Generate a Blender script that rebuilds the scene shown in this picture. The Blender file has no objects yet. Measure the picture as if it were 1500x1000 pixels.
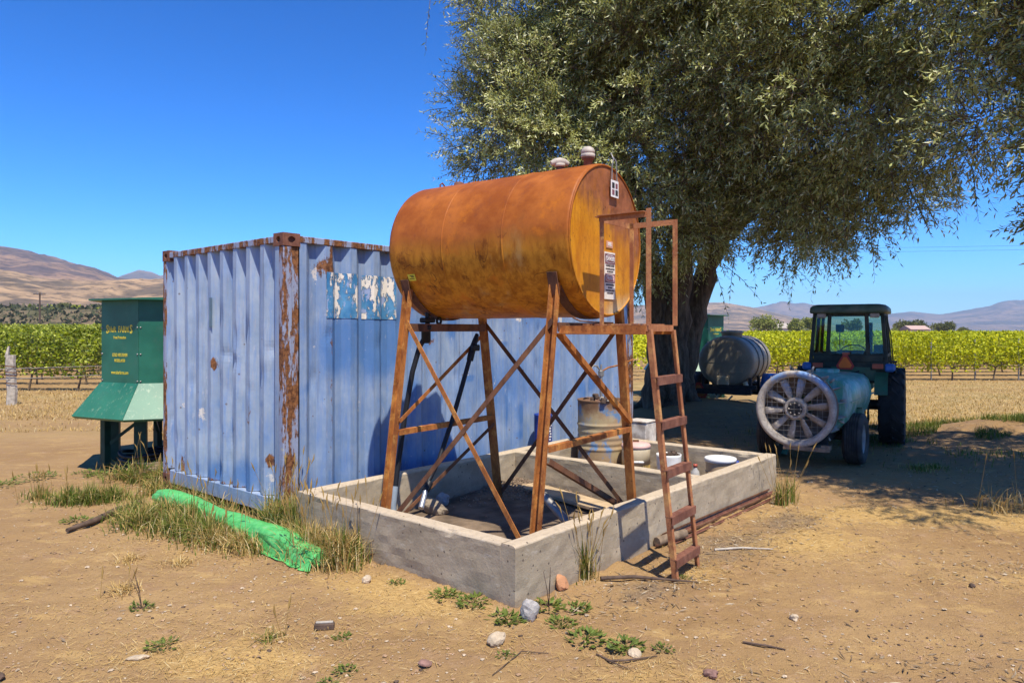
import bpy, bmesh, math, random
import numpy as np
from mathutils import Vector, Matrix

random.seed(7)
rng = np.random.default_rng(7)
PI = math.pi
SC = bpy.context.scene
COL = SC.collection

# ------------------------------------------------------------------ camera
cd = bpy.data.cameras.new("camera")
cam = bpy.data.objects.new("camera", cd)
COL.objects.link(cam)
cam.location = (0, 0, 1.767)
cam.rotation_euler = (PI / 2, 0, 0)
cd.sensor_width = 36.0
cd.lens = 1052.2 / 1500 * 36.0
cd.shift_y = -(500 - 483.6) / 1500
cd.clip_start = 0.1
cd.clip_end = 30000
SC.camera = cam

# ------------------------------------------------------------------ sky, sun, exposure
SUN_EL = math.radians(63.0)
SX, SY = 0.365, -0.931                       # horizontal direction towards the sun
W = bpy.data.worlds.new("World")
SC.world = W
W.use_nodes = True
nt = W.node_tree
nt.nodes.clear()
sky = nt.nodes.new("ShaderNodeTexSky")
sky.sky_type = 'NISHITA'
sky.sun_disc = False
sky.sun_elevation = SUN_EL
sky.sun_rotation = math.atan2(SX, SY)
sky.altitude = 200
sky.air_density = 0.9
sky.dust_density = 0.15
sky.ozone_density = 6.0
hsv = nt.nodes.new("ShaderNodeHueSaturation")
hsv.inputs['Hue'].default_value = 0.492
hsv.inputs['Saturation'].default_value = 1.15
hsv.inputs['Value'].default_value = 1.22
bg = nt.nodes.new("ShaderNodeBackground")
bg.inputs[1].default_value = 0.115
wo = nt.nodes.new("ShaderNodeOutputWorld")
sc_ = nt.nodes.new("ShaderNodeVectorMath")
sc_.operation = 'SCALE'
sc_.inputs['Scale'].default_value = 0.2
gam = nt.nodes.new("ShaderNodeGamma")
gam.inputs['Gamma'].default_value = 1.5
nt.links.new(sky.outputs[0], sc_.inputs[0])
nt.links.new(sc_.outputs[0], gam.inputs['Color'])
back = nt.nodes.new("ShaderNodeVectorMath")
back.operation = 'SCALE'
back.inputs['Scale'].default_value = 5.0
nt.links.new(gam.outputs[0], back.inputs[0])
nt.links.new(back.outputs[0], hsv.inputs['Color'])
tint = nt.nodes.new("ShaderNodeMix")
tint.data_type = 'RGBA'; tint.blend_type = 'MULTIPLY'
tint.inputs[0].default_value = 1.0
tint.inputs[7].default_value = (.58, .93, 1.22, 1)
nt.links.new(hsv.outputs[0], tint.inputs[6])
nt.links.new(tint.outputs[2], bg.inputs[0])
nt.links.new(bg.outputs[0], wo.inputs[0])

sd = bpy.data.lights.new("sun", 'SUN')
sd.energy = 5.0
sd.angle = math.radians(0.5)
sd.color = (1.0, 0.935, 0.81)
sun = bpy.data.objects.new("sun", sd)
COL.objects.link(sun)
sdir = Vector((-SX * math.cos(SUN_EL), -SY * math.cos(SUN_EL), -math.sin(SUN_EL)))
sun.rotation_euler = sdir.to_track_quat('-Z', 'Y').to_euler()
sun.location = (6, -20, 40)

SC.view_settings.view_transform = 'Standard'
SC.view_settings.look = 'None'
SC.view_settings.exposure = 0.45
SC.view_settings.gamma = 1.0
SC.view_settings.use_curve_mapping = False

# ------------------------------------------------------------------ frames
CX, CY, TH = -2.063, 6.477, 0.707            # near corner of the container, its heading
UX, UY = math.sin(TH), math.cos(TH)          # along its long side
VX, VY = -math.cos(TH), math.sin(TH)         # along its end
CROT = math.atan2(UY, UX)


def WP(a, b, z=0.0):
    return Vector((CX + a * UX + b * VX, CY + a * UY + b * VY, z))


# ------------------------------------------------------------------ object helpers
def empty(name, loc=(0, 0, 0), rz=0.0):
    o = bpy.data.objects.new(name, None)
    o.empty_display_size = 0.1
    COL.objects.link(o)
    o.location = loc
    o.rotation_euler = (0, 0, rz)
    return o


def tag(o, label=None, cat=None, group=None, kind=None):
    if label: o['label'] = label
    if cat: o['category'] = cat
    if group: o['group'] = group
    if kind: o['kind'] = kind
    return o


def thing(name, label, cat, loc=(0, 0, 0), rz=0.0, group=None):
    return tag(empty(name, loc, rz), label, cat, group)


def link(name, me, parent=None):
    o = bpy.data.objects.new(name, me)
    COL.objects.link(o)
    if parent: o.parent = parent
    return o


def dup(o, parent=None):
    c = o.copy()
    COL.objects.link(c)
    c.parent = parent
    for ch in o.children:
        dup(ch, c)
    return c


def npmesh(name, verts, loops, starts, m, smooth=False, attr=None):
    """mesh from numpy arrays: flat loop indices and the start of each face"""
    me = bpy.data.meshes.new(name)
    verts = np.ascontiguousarray(verts, dtype=np.float32)
    me.vertices.add(len(verts))
    me.vertices.foreach_set("co", verts.ravel())
    me.loops.add(len(loops))
    me.loops.foreach_set("vertex_index", np.ascontiguousarray(loops, dtype=np.int32))
    me.polygons.add(len(starts))
    me.polygons.foreach_set("loop_start", np.ascontiguousarray(starts, dtype=np.int32))
    me.polygons.foreach_set("use_smooth", np.full(len(starts), smooth, dtype=bool))
    if attr is not None:
        for an, arr in attr.items():
            a = me.attributes.new(an, 'FLOAT_COLOR', 'POINT')
            full = np.ones((len(verts), 4), dtype=np.float32)
            full[:, :arr.shape[1]] = arr
            a.data.foreach_set("color", full.ravel())
    me.update(calc_edges=True)
    me.validate()
    if m: me.materials.append(m)
    return me


def grid_mesh(name, P, m, smooth=True, attr=None, flip=False):
    """P: (ny, nx, 3) array of points"""
    ny, nx = P.shape[:2]
    i = np.arange(ny - 1)[:, None] * nx + np.arange(nx - 1)[None, :]
    q = np.stack([i, i + 1, i + nx + 1, i + nx], -1).reshape(-1, 4)
    if flip: q = q[:, ::-1]
    if attr: attr = {k: a.reshape(-1, a.shape[-1]) for k, a in attr.items()}
    return npmesh(name, P.reshape(-1, 3), q.ravel(), np.arange(len(q)) * 4, m, smooth, attr)


class MB:
    """collects simple shapes that become ONE mesh"""
    def __init__(s):
        s.v = []; s.f = []; s.sm = []

    def add(s, vs, fs, smooth=False):
        o = len(s.v)
        s.v += [tuple(p) for p in vs]
        s.f += [tuple(i + o for i in f) for f in fs]
        s.sm += [smooth] * len(fs)
        return s

    def box(s, c, d, M=None, bev=0.0, taper=(1, 1)):
        x, y, z = d[0] / 2, d[1] / 2, d[2] / 2
        if bev <= 0:
            vs = [Vector((sx * x * (taper[0] if sz > 0 else 1), sy * y * (taper[1] if sz > 0 else 1), sz * z))
                  for sz in (-1, 1) for sx, sy in ((-1, -1), (1, -1), (1, 1), (-1, 1))]
            fs = [(3, 2, 1, 0), (4, 5, 6, 7), (0, 1, 5, 4), (1, 2, 6, 5), (2, 3, 7, 6), (3, 0, 4, 7)]
        else:
            b = min(bev, x * .49, y * .49, z * .49)
            vs = []; fs = []
            idx = {}
            for sz in (-1, 1):
                for sx in (-1, 1):
                    for sy in (-1, 1):
                        for ax in range(3):
                            p = [sx * (x - b), sy * (y - b), sz * (z - b)]
                            p[ax] = (sx * x, sy * y, sz * z)[ax]
                            idx[(sx, sy, sz, ax)] = len(vs)
                            vs.append(Vector(p))
            def q(*k): fs.append(tuple(idx[i] for i in k))
            for sg in (-1, 1):
                r = (lambda *k: q(*k)) if sg > 0 else (lambda *k: q(*k[::-1]))
                r((sg, -1, -1, 0), (sg, 1, -1, 0), (sg, 1, 1, 0), (sg, -1, 1, 0))
                r((-1, sg, -1, 1), (-1, sg, 1, 1), (1, sg, 1, 1), (1, sg, -1, 1))
                r((-1, -1, sg, 2), (1, -1, sg, 2), (1, 1, sg, 2), (-1, 1, sg, 2))
            for a in (-1, 1):
                for c2 in (-1, 1):
                    pts = [(a, c2, -1, 0), (a, c2, 1, 0), (a, c2, 1, 1), (a, c2, -1, 1)]
                    q(*(pts if a * c2 < 0 else pts[::-1]))
                    pts = [(a, -1, c2, 0), (a, 1, c2, 0), (a, 1, c2, 2), (a, -1, c2, 2)]
                    q(*(pts if a * c2 > 0 else pts[::-1]))
                    pts = [(-1, a, c2, 1), (1, a, c2, 1), (1, a, c2, 2), (-1, a, c2, 2)]
                    q(*(pts if a * c2 < 0 else pts[::-1]))
            for sx in (-1, 1):
                for sy in (-1, 1):
                    for sz in (-1, 1):
                        t = [(sx, sy, sz, 0), (sx, sy, sz, 1), (sx, sy, sz, 2)]
                        q(*(t if sx * sy * sz > 0 else t[::-1]))
        c = Vector(c)
        vs = [(M @ p if M is not None else p) + c for p in vs]
        return s.add(vs, fs)

    def bar(s, a, b, w, h, up=(0, 0, 1), bev=0.0):
        """rectangular bar from a to b: width w across, height h along 'up'"""
        a, b = Vector(a), Vector(b)
        y = (b - a); L = y.length; y.normalize()
        up = Vector(up)
        if abs(up.dot(y)) > .98: up = Vector((1, 0, 0))
        x = y.cross(up).normalized(); z = x.cross(y).normalized()
        M = Matrix((x, y, z)).transposed()
        return s.box((a + b) / 2, (w, L, h), M, bev)

    def angle(s, a, b, w, t, up, side=1):
        """L-section bar from a to b"""
        a, b = Vector(a), Vector(b)
        y = (b - a).normalized(); up = Vector(up)
        x = y.cross(up).normalized(); z = x.cross(y).normalized()
        pr = [(0, 0), (w, 0), (w, t), (t, t), (t, w), (0, w)]
        vs = [p + x * (q[0] * side) + z * q[1] for p in (a, b) for q in pr]
        n = 6
        fs = [(i, (i + 1) % n, n + (i + 1) % n, n + i) for i in range(n)]
        fs += [(5, 4, 3, 0), (3, 2, 1, 0), (6, 9, 10, 11), (6, 7, 8, 9)]
        return s.add(vs, fs)

    def tube(s, pts, r, n=8, cap=True, smooth=True):
        pts = [Vector(p) for p in pts]
        if not hasattr(r, '__len__'): r = [r] * len(pts)
        T = []
        for i in range(len(pts)):
            d = pts[min(i + 1, len(pts) - 1)] - pts[max(i - 1, 0)]
            T.append(d.normalized() if d.length > 1e-9 else Vector((0, 0, 1)))
        ref = Vector((0, 0, 1)) if abs(T[0].z) < .9 else Vector((1, 0, 0))
        X = T[0].cross(ref).normalized()
        vs = []
        for i, p in enumerate(pts):
            X = (X - T[i] * X.dot(T[i])).normalized()
            Y = T[i].cross(X)
            vs += [p + (X * math.cos(2 * PI * k / n) + Y * math.sin(2 * PI * k / n)) * r[i] for k in range(n)]
        fs = []
        for i in range(len(pts) - 1):
            for k in range(n):
                a0 = i * n + k; a1 = i * n + (k + 1) % n
                fs.append((a0, a1, a1 + n, a0 + n))
        s.add(vs, fs, smooth)
        if cap:
            s.add(vs[:n], [tuple(range(n))[::-1]]); s.add(vs[-n:], [tuple(range(n))])
        return s

    def lathe(s, prof, M=None, n=32, smooth=True, close=False, a0=0.0, a1=2 * PI):
        """prof: (radius, height) pairs about local z; M a 4x4"""
        M = M or Matrix()
        full = abs(a1 - a0 - 2 * PI) < 1e-6
        m = n if full else n + 1
        vs = []
        for r, z in prof:
            for k in range(m):
                a = a0 + (a1 - a0) * k / n
                vs.append(M @ Vector((r * math.cos(a), r * math.sin(a), z)))
        fs = []
        P = len(prof)
        for i in range(P if close else P - 1):
            j = (i + 1) % P
            for k in range(n):
                k2 = (k + 1) % m if full else k + 1
                fs.append((i * m + k, i * m + k2, j * m + k2, j * m + k))
        return s.add(vs, fs, smooth)

    def disc(s, c, r, nrm=(0, 0, 1), n=24, r0=0.0):
        M = Vector(nrm).to_track_quat('Z', 'Y').to_matrix()
        c = Vector(c)
        ring = [c + M @ Vector((r * math.cos(2 * PI * k / n), r * math.sin(2 * PI * k / n), 0)) for k in range(n)]
        if r0 <= 0: return s.add(ring, [tuple(range(n))])
        ri = [c + M @ Vector((r0 * math.cos(2 * PI * k / n), r0 * math.sin(2 * PI * k / n), 0)) for k in range(n)]
        return s.add(ring + ri, [(k, (k + 1) % n, n + (k + 1) % n, n + k) for k in range(n)])

    def prism(s, poly, z0, z1, M=None):
        n = len(poly)
        M = M or Matrix()
        vs = [M @ Vector((p[0], p[1], z0)) for p in poly] + [M @ Vector((p[0], p[1], z1)) for p in poly]
        fs = [(i, (i + 1) % n, n + (i + 1) % n, n + i) for i in range(n)]
        fs += [tuple(range(n))[::-1], tuple(range(n, 2 * n))]
        return s.add(vs, fs)

    def mesh(s, name, m):
        me = bpy.data.meshes.new(name)
        me.from_pydata([tuple(v) for v in s.v], [], s.f)
        me.polygons.foreach_set("use_smooth", s.sm)
        if m: me.materials.append(m)
        me.validate(); me.update()
        return me

    def build(s, name, m, parent=None, fix=True):
        me = s.mesh(name, m)
        if fix:
            bm = bmesh.new(); bm.from_mesh(me)
            bmesh.ops.recalc_face_normals(bm, faces=bm.faces)
            bm.to_mesh(me); bm.free()
        return link(name, me, parent)


def TR(loc, ax='Z', ang=0.0):
    return Matrix.Translation(Vector(loc)) @ Matrix.Rotation(ang, 4, ax)


def axis_m(loc, d):
    """4x4 taking local z to direction d"""
    return Matrix.Translation(Vector(loc)) @ Vector(d).to_track_quat('Z', 'Y').to_matrix().to_4x4()


# ------------------------------------------------------------------ numpy value noise
def _h(ix, iy, seed):
    n = (ix.astype(np.int64) * 374761393 + iy.astype(np.int64) * 668265263 + seed * 982451653) & 0x7fffffff
    n = ((n ^ (n >> 13)) * 1274126177) & 0x7fffffff
    return ((n ^ (n >> 16)) & 0xffff) / 65535.0


def vnoise(x, y, seed=0):
    ix, iy = np.floor(x), np.floor(y)
    fx, fy = x - ix, y - iy
    fx = fx * fx * (3 - 2 * fx); fy = fy * fy * (3 - 2 * fy)
    a, b = _h(ix, iy, seed), _h(ix + 1, iy, seed)
    c, d = _h(ix, iy + 1, seed), _h(ix + 1, iy + 1, seed)
    return (a + (b - a) * fx) + ((c + (d - c) * fx) - (a + (b - a) * fx)) * fy


def fbm(x, y, seed=0, oct=4):
    s = 0; a = .5
    for i in range(oct):
        s = s + a * (vnoise(x, y, seed + i * 17) - .5)
        x = x * 2.03; y = y * 2.03; a *= .5
    return s


def gauss(x, y, cx, cy, rx, ry=None, rot=0.0):
    ry = ry or rx
    dx, dy = x - cx, y - cy
    c, s = math.cos(rot), math.sin(rot)
    a, b = dx * c + dy * s, -dx * s + dy * c
    return np.exp(-(a / rx) ** 2 - (b / ry) ** 2)


# ------------------------------------------------------------------ node helpers
class N:
    def __init__(s, name):
        s.m = bpy.data.materials.new(name)
        s.m.use_nodes = True
        s.t = s.m.node_tree
        s.t.nodes.clear()
        s.out = s.t.nodes.new("ShaderNodeOutputMaterial")
        s.b = s.t.nodes.new("ShaderNodeBsdfPrincipled")
        s.t.links.new(s.b.outputs[0], s.out.inputs[0])
        s._tc = None

    def lk(s, a, b):
        if isinstance(a, bpy.types.NodeSocket): s.t.links.new(a, b)
        else:
            if b.type in ('RGBA',) and hasattr(a, '__len__') and len(a) == 3: a = (*a, 1)
            b.default_value = a

    def co(s, scale=None, rot=None):
        if s._tc is None: s._tc = s.t.nodes.new("ShaderNodeTexCoord")
        o = s._tc.outputs['Object']
        if scale is None and rot is None: return o
        mp = s.t.nodes.new("ShaderNodeMapping")
        if scale: mp.inputs['Scale'].default_value = scale
        if rot: mp.inputs['Rotation'].default_value = rot
        s.t.links.new(o, mp.inputs[0])
        return mp.outputs[0]

    def xyz(s, v=None):
        n = s.t.nodes.new("ShaderNodeSeparateXYZ")
        s.t.links.new(v or s.co(), n.inputs[0])
        return n.outputs

    def noise(s, sc, det=4, co=None, rough=.55, dist=0.0, out=0):
        n = s.t.nodes.new("ShaderNodeTexNoise")
        n.inputs['Scale'].default_value = sc
        n.inputs['Detail'].default_value = det
        n.inputs['Roughness'].default_value = rough
        n.inputs['Distortion'].default_value = dist
        s.t.links.new(co or s.co(), n.inputs['Vector'])
        return n.outputs[out]

    def voro(s, sc, co=None, feat='F1', out=0, rand=1.0):
        n = s.t.nodes.new("ShaderNodeTexVoronoi")
        n.feature = feat
        n.inputs['Scale'].default_value = sc
        n.inputs['Randomness'].default_value = rand
        s.t.links.new(co or s.co(), n.inputs['Vector'])
        return n.outputs[out]

    def ramp(s, f, stops, interp='LINEAR'):
        n = s.t.nodes.new("ShaderNodeValToRGB")
        cr = n.color_ramp
        cr.interpolation = interp
        while len(cr.elements) < len(stops): cr.elements.new(.5)
        for e, (p, c) in zip(cr.elements, stops):
            e.position = p
            e.color = (c, c, c, 1) if not hasattr(c, '__len__') else ((*c, 1) if len(c) == 3 else c)
        s.lk(f, n.inputs[0])
        return n.outputs[0]

    def st(s, f, a, b):
        """smooth step from a to b"""
        n = s.t.nodes.new("ShaderNodeMapRange")
        n.interpolation_type = 'SMOOTHSTEP'
        s.lk(f, n.inputs['Value'])
        n.inputs['From Min'].default_value = a
        n.inputs['From Max'].default_value = b
        return n.outputs[0]

    def mix(s, f, a, b, mode='MIX'):
        n = s.t.nodes.new("ShaderNodeMix")
        n.data_type = 'RGBA'; n.blend_type = mode
        s.lk(f, n.inputs[0]); s.lk(a, n.inputs[6]); s.lk(b, n.inputs[7])
        return n.outputs[2]

    def ma(s, op, a, b=0.0, c=0.0, clamp=False):
        n = s.t.nodes.new("ShaderNodeMath")
        n.operation = op; n.use_clamp = clamp
        s.lk(a, n.inputs[0]); s.lk(b, n.inputs[1])
        if op in ('MULTIPLY_ADD',): s.lk(c, n.inputs[2])
        return n.outputs[0]

    def attr(s, name):
        n = s.t.nodes.new("ShaderNodeAttribute")
        n.attribute_name = name
        return n

    def attr_rgb(s, name):
        n = s.attr(name)
        q = s.t.nodes.new("ShaderNodeSeparateColor")
        s.t.links.new(n.outputs['Color'], q.inputs[0])
        return q.outputs

    def rand(s):
        n = s.t.nodes.new("ShaderNodeObjectInfo")
        return n.outputs['Random']

    def bump(s, h, strength=.3, dist=.01):
        n = s.t.nodes.new("ShaderNodeBump")
        n.inputs['Strength'].default_value = strength
        n.inputs['Distance'].default_value = dist
        s.lk(h, n.inputs['Height'])
        s.t.links.new(n.outputs[0], s.b.inputs['Normal'])
        return n.outputs[0]

    def fin(s, color=None, rough=None, metal=None, spec=None):
        if color is not None: s.lk(color, s.b.inputs['Base Color'])
        if rough is not None: s.lk(rough, s.b.inputs['Roughness'])
        if metal is not None: s.lk(metal, s.b.inputs['Metallic'])
        if spec is not None: s.b.inputs['Specular IOR Level'].default_value = spec
        return s.m


def plain(name, col, rough=.7, var=.25, sc=8.0, metal=0.0, bump=0.0, bsc=60, spec=.3, dust=0.0, dcol=(.30, .22, .14)):
    n = N(name)
    f = n.noise(sc, 5)
    a = tuple(c * (1 - var) for c in col); b = tuple(min(1, c * (1 + var)) for c in col)
    c = n.mix(n.st(f, .3, .7), a, b)
    if dust > 0:
        c = n.mix(n.ma('MULTIPLY', n.st(n.noise(sc * .6, 6), .4, .75), dust), c, dcol)
    if bump > 0: n.bump(n.noise(bsc, 4), bump, .01)
    return n.fin(c, rough, metal, spec)


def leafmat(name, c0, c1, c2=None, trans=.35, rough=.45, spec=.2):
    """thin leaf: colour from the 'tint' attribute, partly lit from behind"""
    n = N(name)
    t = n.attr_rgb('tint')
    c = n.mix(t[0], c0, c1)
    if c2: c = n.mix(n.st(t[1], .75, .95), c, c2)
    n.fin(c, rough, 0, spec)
    tr = n.t.nodes.new("ShaderNodeBsdfTranslucent")
    n.lk(n.mix(.5, c, n.mix(1.0, c, (1.0, 1.0, .35), 'MULTIPLY')), tr.inputs[0])
    mx = n.t.nodes.new("ShaderNodeMixShader")
    mx.inputs[0].default_value = trans
    n.t.links.new(n.b.outputs[0], mx.inputs[1]); n.t.links.new(tr.outputs[0], mx.inputs[2])
    n.t.links.new(mx.outputs[0], n.out.inputs[0])
    return n.m


def text_obj(name, body, size, m, parent, loc, rot, sx=1.0, bold=0.0, align='CENTER', depth=.0008):
    cu = bpy.data.curves.new(name, 'FONT')
    cu.body = body; cu.size = size; cu.align_x = align; cu.align_y = 'CENTER'
    cu.offset = bold; cu.extrude = depth; cu.resolution_u = 2
    o = bpy.data.objects.new(name + "_curve", cu)
    COL.objects.link(o)
    bpy.context.view_layer.update()
    me = bpy.data.meshes.new_from_object(o.evaluated_get(bpy.context.evaluated_depsgraph_get()))
    bpy.data.objects.remove(o); bpy.data.curves.remove(cu)
    me.name = name
    me.materials.clear(); me.materials.append(m)
    M = Matrix.Translation(Vector(loc)) @ rot.to_4x4() @ Matrix.Diagonal((sx, 1, 1, 1))
    me.transform(M)
    return link(name, me, parent)
# ================================================================== materials
def m_ground():
    n = N("dirt")
    mk = n.attr_rgb('mask')                     # r straw, g dark litter, b far dry grass
    co = n.co()
    f1 = n.noise(.55, 5); f2 = n.noise(3.5, 7, rough=.62); f3 = n.noise(38, 5, rough=.7)
    c = n.mix(n.st(f1, .3, .7), (.295, .176, .074), (.385, .243, .106))
    c = n.mix(n.ma('MULTIPLY', n.st(f2, .5, .72), .75), c, (.31, .185, .098))
    c = n.mix(n.ma('MULTIPLY', n.st(n.noise(7, 6, rough=.7), .55, .75), .45), c, (.58, .41, .25))
    c = n.mix(n.ma('MULTIPLY', n.st(f3, .45, .75), .55), c, (.25, .15, .078))
    c = n.mix(n.ma('MULTIPLY', n.st(n.noise(1.15, 8, co=n.co((1, 1.8, 1), (0, 0, .3)), rough=.68), .50, .62), .55), c, (.285, .172, .080))
    c = n.mix(n.ma('MULTIPLY', n.st(n.noise(2.1, 8, co=n.co((1, 2.2, 1), (0, 0, -.2)), rough=.72), .54, .64), .5), c, (.50, .325, .125))
    c = n.mix(n.ma('MULTIPLY', n.st(n.noise(16, 6, rough=.75), .56, .68), .5), c, (.22, .13, .065))
    # pale pebbly specks and dark crumbs
    v = n.voro(55); sp = n.ma('MULTIPLY', n.ma('LESS_THAN', v, .16), n.ma('GREATER_THAN', n.noise(4.0, 3), .52))
    c = n.mix(n.ma('MULTIPLY', sp, .4), c, (.62, .50, .36))
    v2 = n.voro(38, co=n.co((1.0, 1.15, 1.0), (0, 0, .6))); d2 = n.ma('MULTIPLY', n.ma('LESS_THAN', v2, .13), n.ma('GREATER_THAN', n.noise(2.6, 3), .5))
    c = n.mix(n.ma('MULTIPLY', d2, .6), c, (.12, .075, .04))
    # straw
    stn = n.noise(26, 6, co=n.co((1, 3.2, 1), (0, 0, .5)), rough=.75)
    sa = n.ma('MULTIPLY', mk[0], 1.0)
    sm = n.st(n.ma('ADD', sa, n.ma('MULTIPLY', n.ma('SUBTRACT', n.noise(5, 6, rough=.7), .5), .9)), .25, .62)
    straw = n.mix(n.st(stn, .35, .65), (.36, .215, .075), (.60, .40, .15))
    c = n.mix(n.ma('MULTIPLY', sm, .85), c, straw)
    # dark litter
    lm = n.st(n.ma('ADD', mk[1], n.ma('MULTIPLY', n.ma('SUBTRACT', n.noise(6, 6, rough=.72), .5), .9)), .28, .7)
    lit = n.mix(n.st(n.noise(70, 4, rough=.8), .42, .62), (.125, .085, .052), (.31, .22, .135))
    c = n.mix(n.ma('MULTIPLY', lm, .85), c, lit)
    # far dry grass
    fg = n.mix(n.st(n.noise(1.2, 8, rough=.7), .4, .62), (.42, .29, .125), (.30, .22, .085))
    c = n.mix(n.ma('MULTIPLY', mk[2], n.st(n.noise(.5, 7, rough=.65), .25, .6)), c, fg)
    h = n.ma('ADD', n.ma('MULTIPLY', f3, .5), n.ma('ADD', n.ma('MULTIPLY', f2, 1.0), n.ma('MULTIPLY', n.noise(120, 3), .35)))
    n.bump(h, .8, .03)
    return n.fin(c, .95, 0, .15)


def m_concrete():
    n = N("concrete")
    x = n.xyz()
    f = n.noise(3.0, 8, rough=.65); g = n.noise(22, 6, rough=.7)
    c = n.mix(n.st(f, .3, .72), (.31, .25, .168), (.46, .375, .262))
    c = n.mix(n.ma('MULTIPLY', n.st(g, .52, .75), .5), c, (.19, .165, .13))
    c = n.mix(n.ma('MULTIPLY', n.st(n.noise(11, 5, co=n.co((1, 1, 2.6))), .58, .72), .4), c, (.50, .45, .37))
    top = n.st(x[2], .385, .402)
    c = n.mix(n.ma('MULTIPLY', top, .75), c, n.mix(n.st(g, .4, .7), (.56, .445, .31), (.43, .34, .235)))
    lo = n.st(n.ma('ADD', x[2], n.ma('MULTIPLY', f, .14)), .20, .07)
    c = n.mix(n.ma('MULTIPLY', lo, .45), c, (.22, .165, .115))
    # small pits
    p = n.ma('MULTIPLY', n.ma('LESS_THAN', n.voro(17), .14), n.ma('GREATER_THAN', n.noise(3.7, 2), .53))
    c = n.mix(n.ma('MULTIPLY', p, .75), c, (.07, .055, .045))
    h = n.ma('SUBTRACT', n.ma('ADD', n.ma('MULTIPLY', g, .6), n.ma('MULTIPLY', n.noise(70, 4), .35)), n.ma('MULTIPLY', p, .8))
    n.bump(h, .5, .012)
    return n.fin(c, .92, 0, .2)


def m_blue():
    """old sun-bleached container paint: 'paint' r = newer blue touch-up, g = rust, b = bare / pale scuffs"""
    n = N("faded_blue_paint")
    p = n.attr_rgb('paint')
    a = n.noise(2.2, 6, rough=.6); s = n.noise(9, 6, co=n.co((3, 3, .35)), rough=.6)
    c = n.mix(n.st(a, .3, .7), (.235, .305, .41), (.345, .41, .495))
    c = n.mix(n.ma('MULTIPLY', n.st(s, .42, .72), .6), c, (.15, .26, .51))
    c = n.mix(n.ma('MULTIPLY', n.st(n.noise(14, 6, co=n.co((2.5, 2.5, .3)), rough=.7), .52, .70), .38), c, (.42, .38, .40))
    bl = n.st(n.ma('ADD', n.ma('MULTIPLY', p[0], 1.15), n.ma('MULTIPLY', n.ma('SUBTRACT', n.noise(5, 8, co=n.co((1.4, 1.4, .6)), rough=.74), .5), .95)), .08, .95)
    c = n.mix(n.ma('MULTIPLY', bl, .80), c, (.04, .15, .39))
    pc = n.ma('ADD', p[2], n.ma('MULTIPLY', n.ma('SUBTRACT', n.noise(16, 6, rough=.75), .5), 1.3))
    c = n.mix(n.st(pc, .50, .58), c, (.62, .57, .52))
    ru = n.ma('ADD', p[1], n.ma('MULTIPLY', n.ma('SUBTRACT', n.noise(11, 8, rough=.75, co=n.co((1.6, 1.6, .55))), .5), 1.5))
    rm = n.st(ru, .44, .56)
    rc = n.mix(n.st(n.noise(30, 5), .35, .65), (.085, .032, .014), (.25, .10, .035))
    c = n.mix(rm, c, rc)
    gr = n.ma('MULTIPLY', n.st(n.noise(6, 8, co=n.co((2.2, 2.2, .16)), rough=.74), .50, .70), .42)
    c = n.mix(gr, c, (.135, .15, .19))
    c = n.mix(n.ma('MULTIPLY', n.st(n.noise(9, 8, co=n.co((1.4, 1.4, .5)), rough=.78), .60, .66), .6), c, (.42, .44, .50))
    ch = n.ma('MULTIPLY', n.ma('LESS_THAN', n.voro(7.5), .085), n.ma('GREATER_THAN', n.noise(2.0, 3), .5))
    c = n.mix(n.ma('MULTIPLY', ch, .7), c, (.13, .085, .07))
    h = n.ma('ADD', n.ma('MULTIPLY', n.noise(5, 4), 1.0), n.ma('MULTIPLY', rm, -.12))
    n.bump(h, .28, .02)
    return n.fin(c, n.mix(rm, (.55, .55, .55), (.9, .9, .9)), 0, .35)


def m_rusty_frame():
    """container frame: blue paint flaking off deep rust"""
    n = N("rusted_frame_paint")
    f = n.noise(7, 9, co=n.co((1.3, 1.3, .32)), rough=.72)
    r = n.mix(n.st(n.noise(26, 6, rough=.7), .35, .65), (.085, .032, .015), (.30, .125, .045))
    c = n.mix(n.st(f, .455, .505), (.28, .31, .41), r)
    c = n.mix(n.ma('MULTIPLY', n.st(n.noise(5, 5), .6, .66), n.st(f, .46, .43)), c, (.46, .41, .30))
    n.bump(n.ma('ADD', n.ma('MULTIPLY', n.st(f, .475, .53), -.6), n.ma('MULTIPLY', n.noise(50, 4), .5)), .45, .01)
    return n.fin(c, .85, 0, .25)


def m_rust(name, a=(.21, .062, .016), b=(.47, .175, .040), yel=(.70, .36, .09), ya=.5, sc=9, stretch=(1, 1, .5)):
    n = N(name)
    f = n.noise(sc, 7, co=n.co(stretch), rough=.65)
    c = n.mix(n.st(f, .32, .68), a, b)
    c = n.mix(n.ma('MULTIPLY', n.st(n.noise(sc * .8, 6, rough=.7), .5, .66), ya), c, yel)
    c = n.mix(n.ma('MULTIPLY', n.st(n.noise(sc * 5, 4), .58, .72), .55), c, (.07, .03, .018))
    n.bump(n.noise(90, 5, rough=.7), .35, .006)
    return n.fin(c, .82, 0, .3)


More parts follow.
